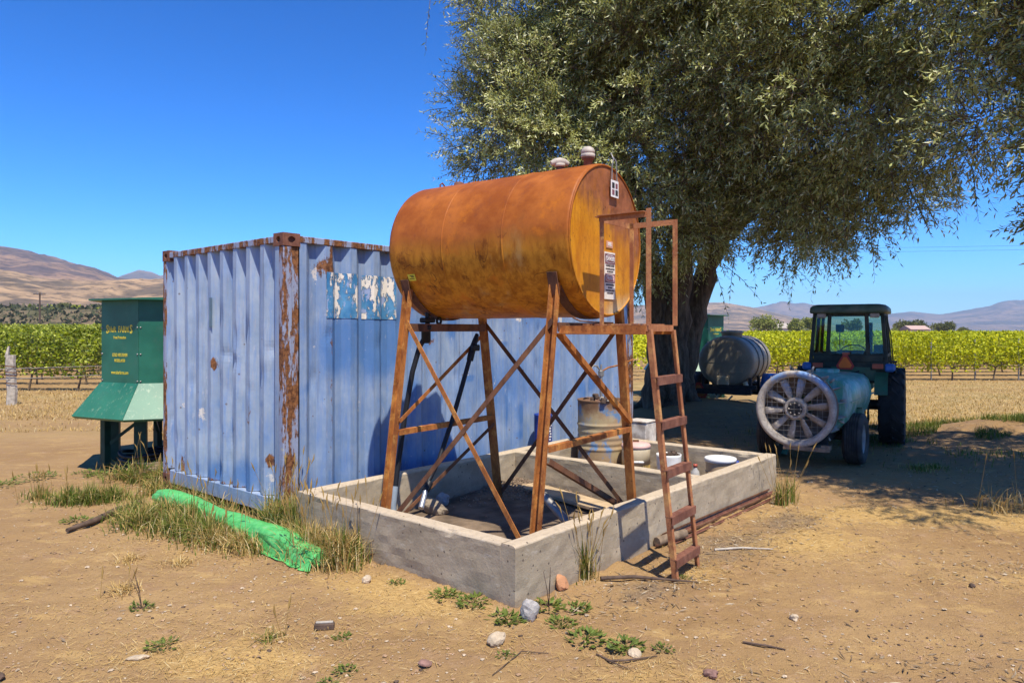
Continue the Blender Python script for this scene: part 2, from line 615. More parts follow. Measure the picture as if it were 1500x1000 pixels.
def m_tank(cap=False):
    """fuel tank: brick-coloured rust bleached on top, yellow paint showing below"""
    n = N("rusty_tank_cap" if cap else "rusty_tank_shell")
    x = n.xyz()
    z = n.ma('SUBTRACT', x[2], 2.474)
    big = n.noise(1.7, 6, rough=.62)
    st = n.noise(8.5, 9, co=n.co((1.8, .9, .32)), rough=.74)
    rust = n.mix(n.st(n.noise(3.2, 7, rough=.65), .32, .68), (.265, .066, .008), (.43, .128, .020))
    rust = n.mix(n.ma('MULTIPLY', n.st(n.noise(12, 6, rough=.7), .5, .7), .5), rust, (.20, .055, .020))
    if cap:
        rust = n.mix(n.st(n.noise(6, 8, rough=.7), .35, .62), (.17, .055, .028), (.36, .125, .055))
        yel = n.mix(n.st(n.noise(4, 7, rough=.65), .3, .7), (.52, .185, .006), (.70, .30, .014))
        pale = n.st(n.ma('ADD', z, n.ma('MULTIPLY', big, .25)), -.24, -.46)
        yel = n.mix(n.ma('MULTIPLY', pale, n.st(x[0], -.12, .12)), yel, (.72, .55, .30))
        hz = n.ma('ADD', z, n.ma('MULTIPLY', n.ma('SUBTRACT', st, .5), .75))
        hz = n.ma('ADD', hz, n.ma('MULTIPLY', n.ma('SUBTRACT', big, .5), .5))
        ru = n.ma('MULTIPLY', n.st(n.ma('ADD', hz, n.ma('MULTIPLY', x[0], .50)), .0, .30), .95)
        yel = n.mix(n.ma('MULTIPLY', n.st(n.noise(30, 7, co=n.co((1.2, 1, .6)), rough=.8), .54, .68), .75), yel, (.26, .075, .006))
        yel = n.mix(n.ma('MULTIPLY', n.st(n.noise(3.0, 7, co=n.co((2.5, 1, .35)), rough=.7), .50, .64), .6), yel, (.40, .12, .008))
        c = n.mix(ru, yel, rust)
        c = n.mix(n.ma('MULTIPLY', n.st(n.noise(5, 8, co=n.co((1, 1, .5)), rough=.75), .50, .66), .75), c, (.36, .115, .010))
        sp = n.ma('MULTIPLY', n.ma('LESS_THAN', n.voro(26, co=n.co((1, 1, .6))), .17), n.ma('GREATER_THAN', n.noise(4, 4), .56))
        c = n.mix(n.ma('MULTIPLY', sp, .85), c, (.06, .025, .012))
    else:
        yel = n.mix(n.st(st, .38, .62), (.34, .115, .008), (.60, .255, .022))
        yel = n.mix(n.ma('MULTIPLY', n.st(n.noise(2.6, 6, co=n.co((1, 1, .5)), rough=.65), .52, .70), .85), yel, (.52, .32, .11))
        yel = n.mix(n.ma('MULTIPLY', n.st(n.noise(4.5, 8, co=n.co((1.4, 1, .55)), rough=.76), .55, .66), .85), yel, (.16, .044, .004))
        ln_ = n.ma('ABSOLUTE', n.ma('SUBTRACT', n.noise(2.6, 2, co=n.co((1.6, 1.5, .9)), dist=.7), .5))
        yel = n.mix(n.ma('MULTIPLY', n.st(ln_, .010, .002), n.ma('MULTIPLY', n.st(n.noise(3.1, 3), .48, .60), .8)), yel, (.10, .03, .008))
        hz = n.ma('ADD', z, n.ma('MULTIPLY', n.ma('SUBTRACT', st, .5), .30))
        hz = n.ma('ADD', hz, n.ma('MULTIPLY', n.ma('SUBTRACT', big, .5), .35))
        c = n.mix(n.st(hz, -.12, .10), yel, rust)
        org = n.ma('MULTIPLY', n.st(n.noise(3.4, 7, rough=.7), .54, .68), n.st(z, .56, .05))
        c = n.mix(n.ma('MULTIPLY', org, .75), c, (.56, .17, .012))
        dk = n.ma('MULTIPLY', n.st(n.noise(2.1, 6, co=n.co((1, 1.5, 1)), rough=.6), .55, .7), n.st(n.ma('ABSOLUTE', n.ma('SUBTRACT', z, .06)), .24, .04))
        c = n.mix(n.ma('MULTIPLY', dk, .6), c, (.20, .07, .016))
        sp = n.ma('MULTIPLY', n.st(n.noise(13, 6, co=n.co((2.0, 2.0, .35)), rough=.8), .66, .72), n.st(z, .05, -.1))
        c = n.mix(n.ma('MULTIPLY', sp, .8), c, (.07, .03, .015))
    n.bump(n.ma('ADD', n.ma('MULTIPLY', n.noise(80, 5, rough=.7), .3), n.ma('MULTIPLY', n.noise(3, 3), .8)), .22, .012)
    return n.fin(c, n.mix(st, (.40, .40, .40), (.62, .62, .62)), 0, .20)


def m_green_steel():
    n = N("green_sheet_metal")
    x = n.xyz()
    s = n.noise(10, 7, co=n.co((2.4, 2.4, .22)), rough=.7)
    c = n.mix(n.st(n.noise(3, 6), .3, .7), (.012, .105, .062), (.022, .15, .09))
    c = n.mix(n.ma('MULTIPLY', n.st(s, .55, .75), n.st(x[2], 1.15, 1.02)), c, (.42, .46, .30))
    c = n.mix(n.ma('MULTIPLY', n.st(x[2], 1.16, .9), .45), c, (.05, .20, .105))
    c = n.mix(n.ma('MULTIPLY', n.st(n.noise(7, 6, rough=.7), .5, .75), .3), c, (.07, .12, .085))
    return n.fin(c, .42, 0, .4)


def m_sprayer():
    n = N("sun_bleached_green_fibreglass")
    s = n.noise(5, 7, co=n.co((2.5, 1.0, .35)), rough=.7)
    c = n.mix(n.st(n.noise(2.6, 6), .3, .7), (.06, .27, .18), (.15, .40, .30))
    c = n.mix(n.ma('MULTIPLY', n.st(s, .44, .64), .8), c, (.42, .54, .48))
    c = n.mix(n.ma('MULTIPLY', n.st(n.noise(4.2, 6, rough=.7), .56, .68), .6), c, (.16, .30, .50))
    c = n.mix(n.ma('MULTIPLY', n.st(n.noise(6, 6, rough=.7), .58, .72), .5), c, (.36, .30, .20))
    return n.fin(c, .38, 0, .5)


def m_fan_ring():
    n = N("weathered_fan_housing")
    f = n.noise(6, 8, rough=.7)
    x = n.xyz()
    c = n.mix(n.st(f, .3, .7), (.30, .255, .205), (.50, .44, .37))
    c = n.mix(n.ma('MULTIPLY', n.st(n.noise(28, 6, rough=.75), .5, .68), .55), c, (.17, .125, .095))
    bl = n.ma('MULTIPLY', n.st(x[2], .95, 1.15), n.st(n.noise(5, 6, rough=.7), .4, .6))
    c = n.mix(n.ma('MULTIPLY', bl, .8), c, (.13, .30, .58))
    n.bump(n.noise(60, 5), .3, .006)
    return n.fin(c, .7, 0, .35)


def m_barrel():
    n = N("rusty_blue_drum_paint")
    x = n.xyz()
    f = n.noise(4.5, 8, co=n.co((1, 1, .8)), rough=.68)
    c = n.mix(n.st(f, .40, .50), (.12, .22, .36), (.36, .245, .13))
    c = n.mix(n.ma('MULTIPLY', n.st(n.noise(3.2, 6), .46, .58), .8), c, (.42, .33, .18))
    e = n.st(n.ma('ADD', n.ma('ABSOLUTE', n.ma('SUBTRACT', x[2], .44)), n.ma('MULTIPLY', n.ma('SUBTRACT', f, .5), .5)), .24, .42)
    c = n.mix(n.ma('MULTIPLY', e, .9), c, (.15, .07, .035))
    n.bump(n.noise(60, 5), .3, .006)
    return n.fin(c, .75, 0, .3)


def m_torn_vinyl():
    n = N("torn_vinyl_decal")
    co = n.co((1.0, 1.0, .62))
    f = n.noise(12, 9, co=co, rough=.72, dist=.25)
    g = n.noise(11, 9, co=n.co((1, 1, .5), (0, .25, .2)), rough=.68, dist=.2)
    v = n.noise(4.2, 4, rough=.6)
    c = n.mix(n.st(v, .35, .65), (.035, .17, .36), (.10, .29, .50))
    c = n.mix(n.st(f, .545, .565), c, (.30, .365, .555))
    w = n.st(g, .535, .55)
    c = n.mix(w, c, (.78, .71, .62))
    ed = n.ma('MULTIPLY', n.st(g, .50, .535), n.ma('SUBTRACT', 1.0, w))
    c = n.mix(n.ma('MULTIPLY', ed, .75), c, (.10, .10, .11))
    n.bump(n.ma('ADD', n.ma('MULTIPLY', w, .5), g), .5, .012)
    return n.fin(c, .5, 0, .4)


def m_bark():
    n = N("willow_bark")
    f = n.noise(5, 8, co=n.co((2.2, 2.2, .4)), rough=.72)
    c = n.mix(n.st(f, .32, .68), (.07, .05, .035), (.23, .17, .115))
    n.bump(n.ma('ADD', f, n.ma('MULTIPLY', n.noise(22, 5, co=n.co((2, 2, .5))), .5)), .9, .06)
    return n.fin(c, .95, 0, .15)


def m_hill(name, dry, scrub, sc=.004, pat=(.45, .62), lo=None):
    n = N(name)
    f = n.noise(sc, 8, rough=.62)
    c = n.mix(n.st(f, *pat), dry, scrub)
    c = n.mix(n.ma('MULTIPLY', n.st(n.noise(sc * 7, 7, rough=.75), .46, .60), .85), c, tuple(v * .55 for v in scrub))
    c = n.mix(n.ma('MULTIPLY', n.st(n.noise(sc * 2.6, 5), .58, .66), .5), c, tuple(min(1, v * 1.35) for v in dry))
    return n.fin(c, .95, 0, .1)


def m_glass():
    n = N("cab_glass")
    n.b.inputs['Base Color'].default_value = (.72, .90, .84, 1)
    n.b.inputs['Roughness'].default_value = .03
    n.b.inputs['Transmission Weight'].default_value = 1.0
    n.b.inputs['IOR'].default_value = 1.12
    # thin pane: let light straight through as well
    tr = n.t.nodes.new("ShaderNodeBsdfTransparent"); tr.inputs[0].default_value = (.80, .94, .86, 1)
    gl = n.t.nodes.new("ShaderNodeBsdfGlossy"); gl.inputs['Roughness'].default_value = .04
    fr = n.t.nodes.new("ShaderNodeFresnel"); fr.inputs[0].default_value = 1.45
    mx = n.t.nodes.new("ShaderNodeMixShader")
    n.t.links.new(fr.outputs[0], mx.inputs[0]); n.t.links.new(tr.outputs[0], mx.inputs[1]); n.t.links.new(gl.outputs[0], mx.inputs[2])
    n.t.links.new(mx.outputs[0], n.out.inputs[0])
    return n.m


M = dict(
    ground=m_ground(), concrete=m_concrete(), blue=m_blue(), frame=m_rusty_frame(),
    cast=m_rust("corner_casting_rust", (.13, .048, .03), (.24, .10, .06), (.30, .17, .11), .3, 14),
    steel=m_rust("rusted_angle_steel"),
    steel_dark=m_rust("dark_rusted_steel", (.085, .038, .022), (.20, .085, .04), (.30, .17, .07), .2),
    ladder=m_rust("rusted_ladder_steel", (.28, .095, .04), (.48, .205, .085), (.70, .40, .13), .6),
    tank=m_tank(), cap=m_tank(True), green=m_green_steel(), spray=m_sprayer(), ring=m_fan_ring(), barrel=m_barrel(),
    vinyl=m_torn_vinyl(), bark=m_bark(), glass=m_glass(),
    post_dark=plain("dark_green_post_paint", (.012, .05, .032), .55, .3),
    dark=plain("dark_void", (.012, .010, .009), .9, .3),
    rubber=plain("dusty_tyre_rubber", (.028, .027, .027), .82, .3, 9, bump=.2, dust=.45, dcol=(.16, .13, .10)),
    rubber2=plain("black_tyre_rubber", (.016, .016, .017), .75, .3, 9, bump=.2, dust=.25, dcol=(.10, .085, .07)),
    hose=plain("black_hose_rubber", (.012, .012, .014), .5, .3),
    alu=plain("bare_aluminium", (.55, .56, .58), .35, .15, metal=.8),
    white=plain("white_plastic", (.74, .72, .67), .5, .08, dust=.3, dcol=(.5, .42, .32)),
    cream=plain("dirty_cream_plastic", (.58, .47, .30), .6, .15, 6, dust=.5, dcol=(.40, .28, .15)),
    tan=plain("tan_plastic_bucket", (.52, .37, .21), .6, .15, 6, dust=.3, dcol=(.36, .25, .14)),
    yellow=plain("yellowed_plastic", (.62, .44, .15), .6, .15, 6, dust=.4, dcol=(.42, .28, .12)),
    pink=plain("faded_pink_lid", (.62, .38, .32), .6, .12),
    peel=plain("peeling_white_paint", (.60, .55, .48), .8, .3, 9, dust=.7, dcol=(.22, .12, .07)),
    bluecan=plain("blue_can_paint", (.018, .045, .25), .45, .3),
    vent=plain("weathered_vent_metal", (.42, .36, .29), .7, .25, 14, bump=.2),
    sign=plain("sign_white", (.78, .74, .70), .5, .06),
    sign_warm=plain("sunburnt_sign_white", (.80, .72, .60), .5, .08),
    ink=plain("black_ink", (.03, .025, .028), .6, .1),
    ink_fade=plain("faded_black_ink", (.10, .075, .07), .6, .2),
    maroon=plain("faded_danger_ink", (.20, .075, .09), .6, .2),
    red=plain("faded_red_ink", (.52, .20, .19), .6, .15),
    yel_sticker=plain("yellow_sticker", (.66, .60, .06), .5, .1),
    gold=plain("gold_lettering", (.66, .52, .05), .5, .12),
    tarp=None, wood=plain("weathered_wood", (.22, .155, .10), .9, .35, 12, bump=.5, bsc=40),
    wood_dark=plain("dark_driftwood", (.10, .065, .045), .9, .35, 12, bump=.5, bsc=40),
    greywood=plain("bleached_grey_wood", (.44, .385, .31), .9, .25, 12, bump=.5, bsc=40),
    wire=plain("galvanised_wire", (.30, .28, .25), .5, .2, metal=.5),
    stone=plain("grey_stone", (.40, .365, .325), .9, .22, 9, bump=.4),
    stone_tan=plain("tan_stone", (.50, .39, .26), .9, .22, 9, bump=.4),
    stone_red=plain("reddish_stone", (.27, .15, .115), .9, .22, 9, bump=.4),
    terra=plain("terracotta_shard", (.48, .23, .11), .9, .2, 9, bump=.3),
    soil=plain("dark_wet_soil", (.17, .12, .078), .95, .4, 4, bump=.6, bsc=30),
    duct=plain("duct_inside_paint", (.17, .125, .09), .8, .4, 8),
    pebble=plain("dusty_pebble", (.44, .34, .23), .95, .3, 20),
    sand=plain("pale_sand_board", (.50, .36, .21), .95, .2, 5, bump=.4, bsc=40),
    tr_green=plain("tractor_green", (.03, .115, .06), .5, .25, 5, dust=.4, dcol=(.14, .13, .09)),
    tr_dark=plain("tractor_dark_trim", (.030, .042, .034), .6, .3, 6, dust=.55, dcol=(.13, .115, .08), spec=.15),
    tr_roof=plain("tractor_roof_paint", (.075, .115, .075), .5, .25, 8, dust=.6, dcol=(.22, .19, .14)),
    tr_blue=plain("tractor_blue_paint", (.035, .14, .40), .4, .2),
    orange=plain("orange_reflector", (.85, .17, .02), .5, .1),
    orange_dull=plain("dusty_orange_reflector", (.50, .13, .03), .6, .25, dust=.3),
    redref=plain("red_reflector", (.45, .04, .03), .35, .1),
    lamp=plain("red_lamp_lens", (.42, .09, .05), .3, .1),
    seat=plain("black_vinyl_seat", (.02, .02, .022), .6, .2),
    poly=plain("grey_poly_tank", (.28, .235, .165), .55, .18, 3, dust=.3, dcol=(.24, .21, .17)),
    trailer=plain("black_trailer_steel", (.022, .022, .024), .6, .3, dust=.2, dcol=(.1, .08, .06)),
    rim=plain("dusty_wheel_rim", (.30, .28, .26), .6, .2, dust=.4),
    roof_tile=plain("faded_roof", (.46, .32, .26), .9, .15),
    wall_white=plain("shed_wall", (.55, .52, .47), .9, .1),
    conduit=plain("grey_conduit", (.22, .26, .30), .4, .2),
    litter_rock=plain("brown_gravel", (.26, .185, .125), .95, .4, 20),
)


def m_tarp():
    n = N("bright_green_tarp")
    f = n.noise(14, 6, rough=.65)
    c = n.mix(n.st(f, .3, .7), (.065, .38, .085), (.13, .50, .15))
    c = n.mix(n.ma('MULTIPLY', n.st(n.noise(9, 6, rough=.7), .55, .75), .35), c, (.36, .58, .32))
    wv = n.t.nodes.new("ShaderNodeTexWave"); wv.inputs['Scale'].default_value = 160; wv.inputs['Distortion'].default_value = 1.5
    n.t.links.new(n.co(), wv.inputs[0])
    n.bump(n.ma('ADD', n.ma('MULTIPLY', wv.outputs[1], .2), f), .35, .006)
    n.fin(c, .45, 0, .4)
    return n.m


M['tarp'] = m_tarp()
M['leaf'] = leafmat("willow_leaf", (.125, .15, .036), (.54, .55, .185), (.80, .78, .46), .25, .42, .4)
M['vine'] = leafmat("vine_leaf", (.15, .205, .004), (.60, .58, .008), (.66, .66, .05), .28, .55)
M['vine_dark'] = leafmat("vine_leaf_deep", (.045, .080, .004), (.28, .315, .010), (.48, .50, .08), .22, .45)
M['grass_dry'] = leafmat("dry_grass", (.42, .27, .085), (.64, .44, .165), (.70, .56, .30), .25, .7)
M['grass_green'] = leafmat("green_grass", (.06, .105, .012), (.20, .245, .036), (.38, .35, .11), .3, .55)
M['weed'] = leafmat("weed_leaf", (.085, .120, .020), (.18, .215, .040), (.20, .26, .06), .3, .5)
M['tree_far'] = leafmat("far_tree_leaf", (.075, .085, .022), (.20, .20, .055), None, .2, .7)
M['tree_pale'] = leafmat("pale_tree_leaf", (.14, .165, .03), (.34, .35, .08), None, .25, .7)
M['scrub'] = leafmat("scrub_leaf", (.040, .050, .02), (.10, .105, .045), (.16, .13, .07), .15, .8)
M['litter'] = leafmat("dead_leaf_litter", (.11, .075, .045), (.33, .24, .15), (.48, .38, .25), .05, .9)
M['hill_l'] = m_hill("dry_hill", (.33, .19, .095), (.12, .075, .055), .0048, (.40, .56))
M['hill_f'] = m_hill("dry_foothill", (.40, .255, .13), (.14, .10, .06), .009, (.42, .58))
M['hill_b'] = m_hill("far_mountain", (.27, .175, .115), (.10, .08, .062), .0026)
M['terrace'] = m_hill("scrub_bank", (.19, .135, .08), (.085, .09, .035), .03)
# ================================================================== ground
def axis(dense, step, far, growth):
    a = [0.0]; s = step
    while a[-1] < far:
        if a[-1] > dense: s *= growth
        a.append(a[-1] + s)
    return np.array(a)


def gh(x, y):
    """height of the ground"""
    x = np.asarray(x, float); y = np.asarray(y, float)
    d = np.hypot(x, y)
    near = np.clip(1.6 - d / 22, 0, 1)
    z = .035 * fbm(x * .9, y * .9, 3, 4) * near + .040 * fbm(x * 4.5, y * 4.5, 9, 3) * near + .024 * fbm(x * 15, y * 15, 21, 2) * np.clip(1.5 - d / 9, 0, 1)
    # flat under the container, the basin, the ladder
    z = z + .30 * gauss(x, y, 4.2, 15.4, 1.5, 1.3) + .12 * gauss(x, y, 3.6, 14.0, 1.0, .8)
    z = z + .28 * gauss(x, y, 9.2, 11.6, 1.7, 1.6) + .13 * gauss(x, y, 7.8, 11.9, .9, .7)
    tr = np.clip(1 - np.abs(y - 5.3) / 1.6, 0, 1)
    for off in (0.0, 1.35):
        dx = x - (2.55 + off + .42 * (y - 4.4) + .06 * (y - 5.3) ** 2)
        z = z + tr * (-.020 * np.exp(-(dx / .11) ** 2) + .010 * np.exp(-((np.abs(dx) - .19) / .06) ** 2) + .005 * np.sin(dx * 90) * np.exp(-(dx / .10) ** 2))
    # soil splashed and blown up against the basin
    a = (x - CX) * UX + (y - CY) * UY; b = (x - CX) * VX + (y - CY) * VY
    du = np.maximum(np.maximum(-.136 - a, a - 4.302), 0); dv = np.maximum(np.maximum(-2.855 - b, b + .42), 0)
    dw = np.hypot(du, dv)
    z = z + .034 * (dw > .001) * np.exp(-dw / .10) * np.clip(.55 + 3.0 * fbm(x * 5, y * 5, 141, 3), 0, 1.6)
    # the land on the left climbs gently, then the terrace
    lf = np.clip((-x - .30 * y + 4) / 12, 0, 1)
    z = z + lf * np.clip((y - 45) * .013, 0, 1.3)
    return z


def build_ground():
    xp = axis(4.2, .036, 6400, 1.085); xn = axis(4.4, .036, 6400, 1.085)
    xs = np.concatenate([-xn[::-1][:-1], xp])
    yp = axis(6.8, .036, 6400, 1.06); yn = axis(.5, .3, 6400, 1.5)
    ys = np.concatenate([2.2 - yn[::-1][:-1], 2.2 + yp])
    X, Y = np.meshgrid(xs, ys)
    Z = gh(X, Y)
    def G(*a): return gauss(X, Y, *a)
    r = (.62 * G(2.45, 5.95, .85, .5, .2) + .60 * G(3.6, 6.9, 1.7, .42) + .62 * G(5.2, 6.6, 1.2, .6) + .35 * G(-1.7, 4.0, .8, .45, .3)
         + .42 * G(-.45, 4.5, .75, .35, -.4) + .5 * G(-1.0, 5.0, .6, .3, -.4) + .45 * G(1.35, 5.2, .35, .25) + .40 * G(-1.3, 3.75, .6, .25)
         + .45 * G(.1, 3.35, .8, .22) + .40 * G(.75, 3.7, .5, .2) + .35 * G(-2.6, 5.9, .9, .6) + .30 * G(-1.0, 3.1, .7, .2) + .4 * G(3.6, 5.1, .6, .3)
         + .3 * G(-3.2, 4.4, .8, .25))
    g = (.62 * G(1.7, 5.85, .75, .42, .75) + .55 * G(.9, 4.85, .5, .28, .6) + .55 * G(2.6, 6.7, .6, .35, .8) + .38 * G(3.7, 5.3, .8, .45)
         + .36 * G(2.7, 3.6, .9, .35) + .34 * G(1.4, 3.3, .5, .25) + .24 * np.clip(1.25 - np.hypot((X - 5.5) / 5.5, (Y - 12.5) / 5.6), 0, 1) * 2
         + .25 * G(-2.5, 5.2, .8, .3))
    bowl = np.clip((Y - 12.2) / 2.5, 0, 1) * np.clip((X - 5.8) / 1.5, 0, 1)
    bowl = np.maximum(bowl, np.clip((Y - 11.0) / 2.0, 0, 1) * np.clip((-X - 2) / 2, 0, 1) * .55)
    bowl = np.maximum(bowl, np.clip((Y - 17) / 3, 0, 1))
    bowl = bowl * (1 - .8 * np.clip((Y - np.where(X > 0, 24.2, 19.8)) / .5, 0, 1))
    road = gauss(X * 0, Y, 0, 13.4, 1, .9) * (X < -3)
    bowl = bowl * (1 - .8 * road)
    mask = np.stack([np.clip(r, 0, 1), np.clip(g, 0, 1) * (1 - np.clip((Y - 18) / 3, 0, 1)), bowl], -1)
    P = np.stack([X, Y, Z], -1)
    tag(link("ground", grid_mesh("ground", P, M['ground'], True, {'mask': mask})), "tan dirt yard with straw patches and small stones", None, None, 'structure')


build_ground()


# ------------------------------------------------------------------ hills
def ridge(name, R, depth, pts, m, label, foot=0.0, nz=.10, seed=0, scale=1.0, back=1.6, n_a=260, n_r=46):
    """a range of hills R metres away: crest heights at bearings, falling to the plain on this side"""
    pts = np.array(pts, float)
    a = np.linspace(pts[0, 0], pts[-1, 0], n_a)
    hgt = np.interp(a, pts[:, 0], pts[:, 1])
    t = np.linspace(0, back, n_r)
    A, T = np.meshgrid(a, t)
    H = np.tile(hgt, (n_r, 1))
    prof = np.where(T < 1, T * T * (3 - 2 * T), 1 - .6 * np.clip(T - 1, 0, 1))
    Rr = R - depth * (1 - T)
    X = np.tan(A) * Rr; Y = Rr
    rel = fbm(X / (depth * .22), Y / (depth * .30), seed, 5)
    gul = np.abs(fbm(X / (depth * .10) + Y / (depth * .6), Y / (depth * .7), seed + 5, 4))
    edge = np.clip(1.05 - np.abs(T - 1), 0, 1)
    Z = foot + (H - foot) * prof * (1 + 0 * rel) + (H - foot) * (rel * nz * 2.2 - gul * nz * 1.6) * np.clip(prof * 1.6, 0, 1) * np.where(T > .93, np.clip(.12, 0, 1), 1.0)
    Z = np.where(T < .02, foot - 2.0, Z)
    o = link(name, grid_mesh(name, np.stack([X, Y, Z], -1), m, True))
    return tag(o, label, None, None, 'structure')


def brg(px): return math.atan((px - 750) / 1052.2)
def hgt(py, R): return 1.767 + (483.6 - py) / 1052.2 * R


def rp(R, L): return [(brg(px), hgt(py, R)) for px, py in L]


ridge("brown_hill", 1900, 1150, rp(1900, [(-500, 338), (-300, 340), (-120, 350), (0, 362), (40, 368), (75, 379), (110, 388), (140, 396), (172, 408), (196, 413), (225, 424), (280, 432), (380, 442), (520, 455), (650, 474)]),
      M['hill_l'], "brown grassy hill rising on the left horizon", 4, .17, 3)
ridge("foothill", 900, 520, rp(900, [(-500, 415), (-200, 402), (0, 400), (60, 412), (120, 418), (180, 415), (240, 412), (330, 420), (450, 440), (600, 470)]),
      M['hill_f'], "low tan foothill below the brown hill", 6, .16, 8)
ridge("far_peak", 3700, 1700, rp(3700, [(100, 440), (150, 418), (176, 405), (203, 396), (222, 399), (235, 405), (262, 396), (300, 402), (380, 420), (520, 440), (700, 455)]),
      M['hill_b'], "hazy blue peak behind the brown hill", 5, .07, 11)
ridge("tan_hill", 2600, 1100, rp(2600, [(820, 470), (900, 452), (960, 446), (1010, 444), (1060, 443), (1100, 450), (1150, 462), (1200, 473), (1260, 481)]),
      M['hill_f'], "pinkish tan hill behind the willow trunk", 3, .08, 15)
ridge("mountain_range", 5600, 2700, rp(5600, [(700, 470), (850, 455), (960, 447), (1060, 452), (1105, 451), (1128, 447), (1148, 443), (1162, 447), (1178, 446), (1190, 449), (1212, 450), (1250, 456), (1290, 461), (1315, 459), (1332, 457), (1352, 459), (1378, 461),
                                              (1400, 457), (1425, 453), (1450, 449), (1466, 443), (1480, 440), (1496, 441), (1530, 436), (1600, 430), (1750, 440), (2000, 448)]),
      M['hill_b'], "blue purple mountain range on the right horizon", 4, .15, 19)


# the scrub terrace on the left: a bank with a field on top
def terrace():
    a = np.linspace(brg(-420), brg(560), 260)
    t = np.linspace(0, 1, 60)
    A, T = np.meshgrid(a, t)
    R = 175 + 240 * T
    X = np.tan(A) * R; Y = R
    bank = np.clip((R - 180) / 38, 0, 1); bank = bank * bank * (3 - 2 * bank)
    fade = np.clip((brg(560) - A) / .25, 0, 1)
    Z = .8 + (7.4 + (R - 218).clip(0) * .006) * bank * fade + fbm(X / 9, Y / 9, 4, 4) * 2.2 * bank * (R < 224) - 2.2 * (T < .01)
    o = link("terrace", grid_mesh("terrace", np.stack([X, Y, Z], -1), M['terrace'], True))
    tag(o, "scrubby bank behind the left vineyard", None, None, 'structure')


terrace()

# ------------------------------------------------------------------ the air
def haze():
    b = MB(); b.box((0, 0, 167.0), (13400, 13400, 340))
    n = N("haze_air")
    n.t.nodes.remove(n.b)
    pv = n.t.nodes.new("ShaderNodeVolumePrincipled")
    pv.inputs['Color'].default_value = (.62, .80, 1.0, 1)
    pv.inputs['Density'].default_value = HAZE
    pv.inputs['Anisotropy'].default_value = 0.0
    n.t.links.new(pv.outputs[0], n.out.inputs['Volume'])
    o = b.build("haze", n.m)
    tag(o, "thin blue summer haze over the valley", None, None, 'stuff')


HAZE = 1.7e-4
haze()
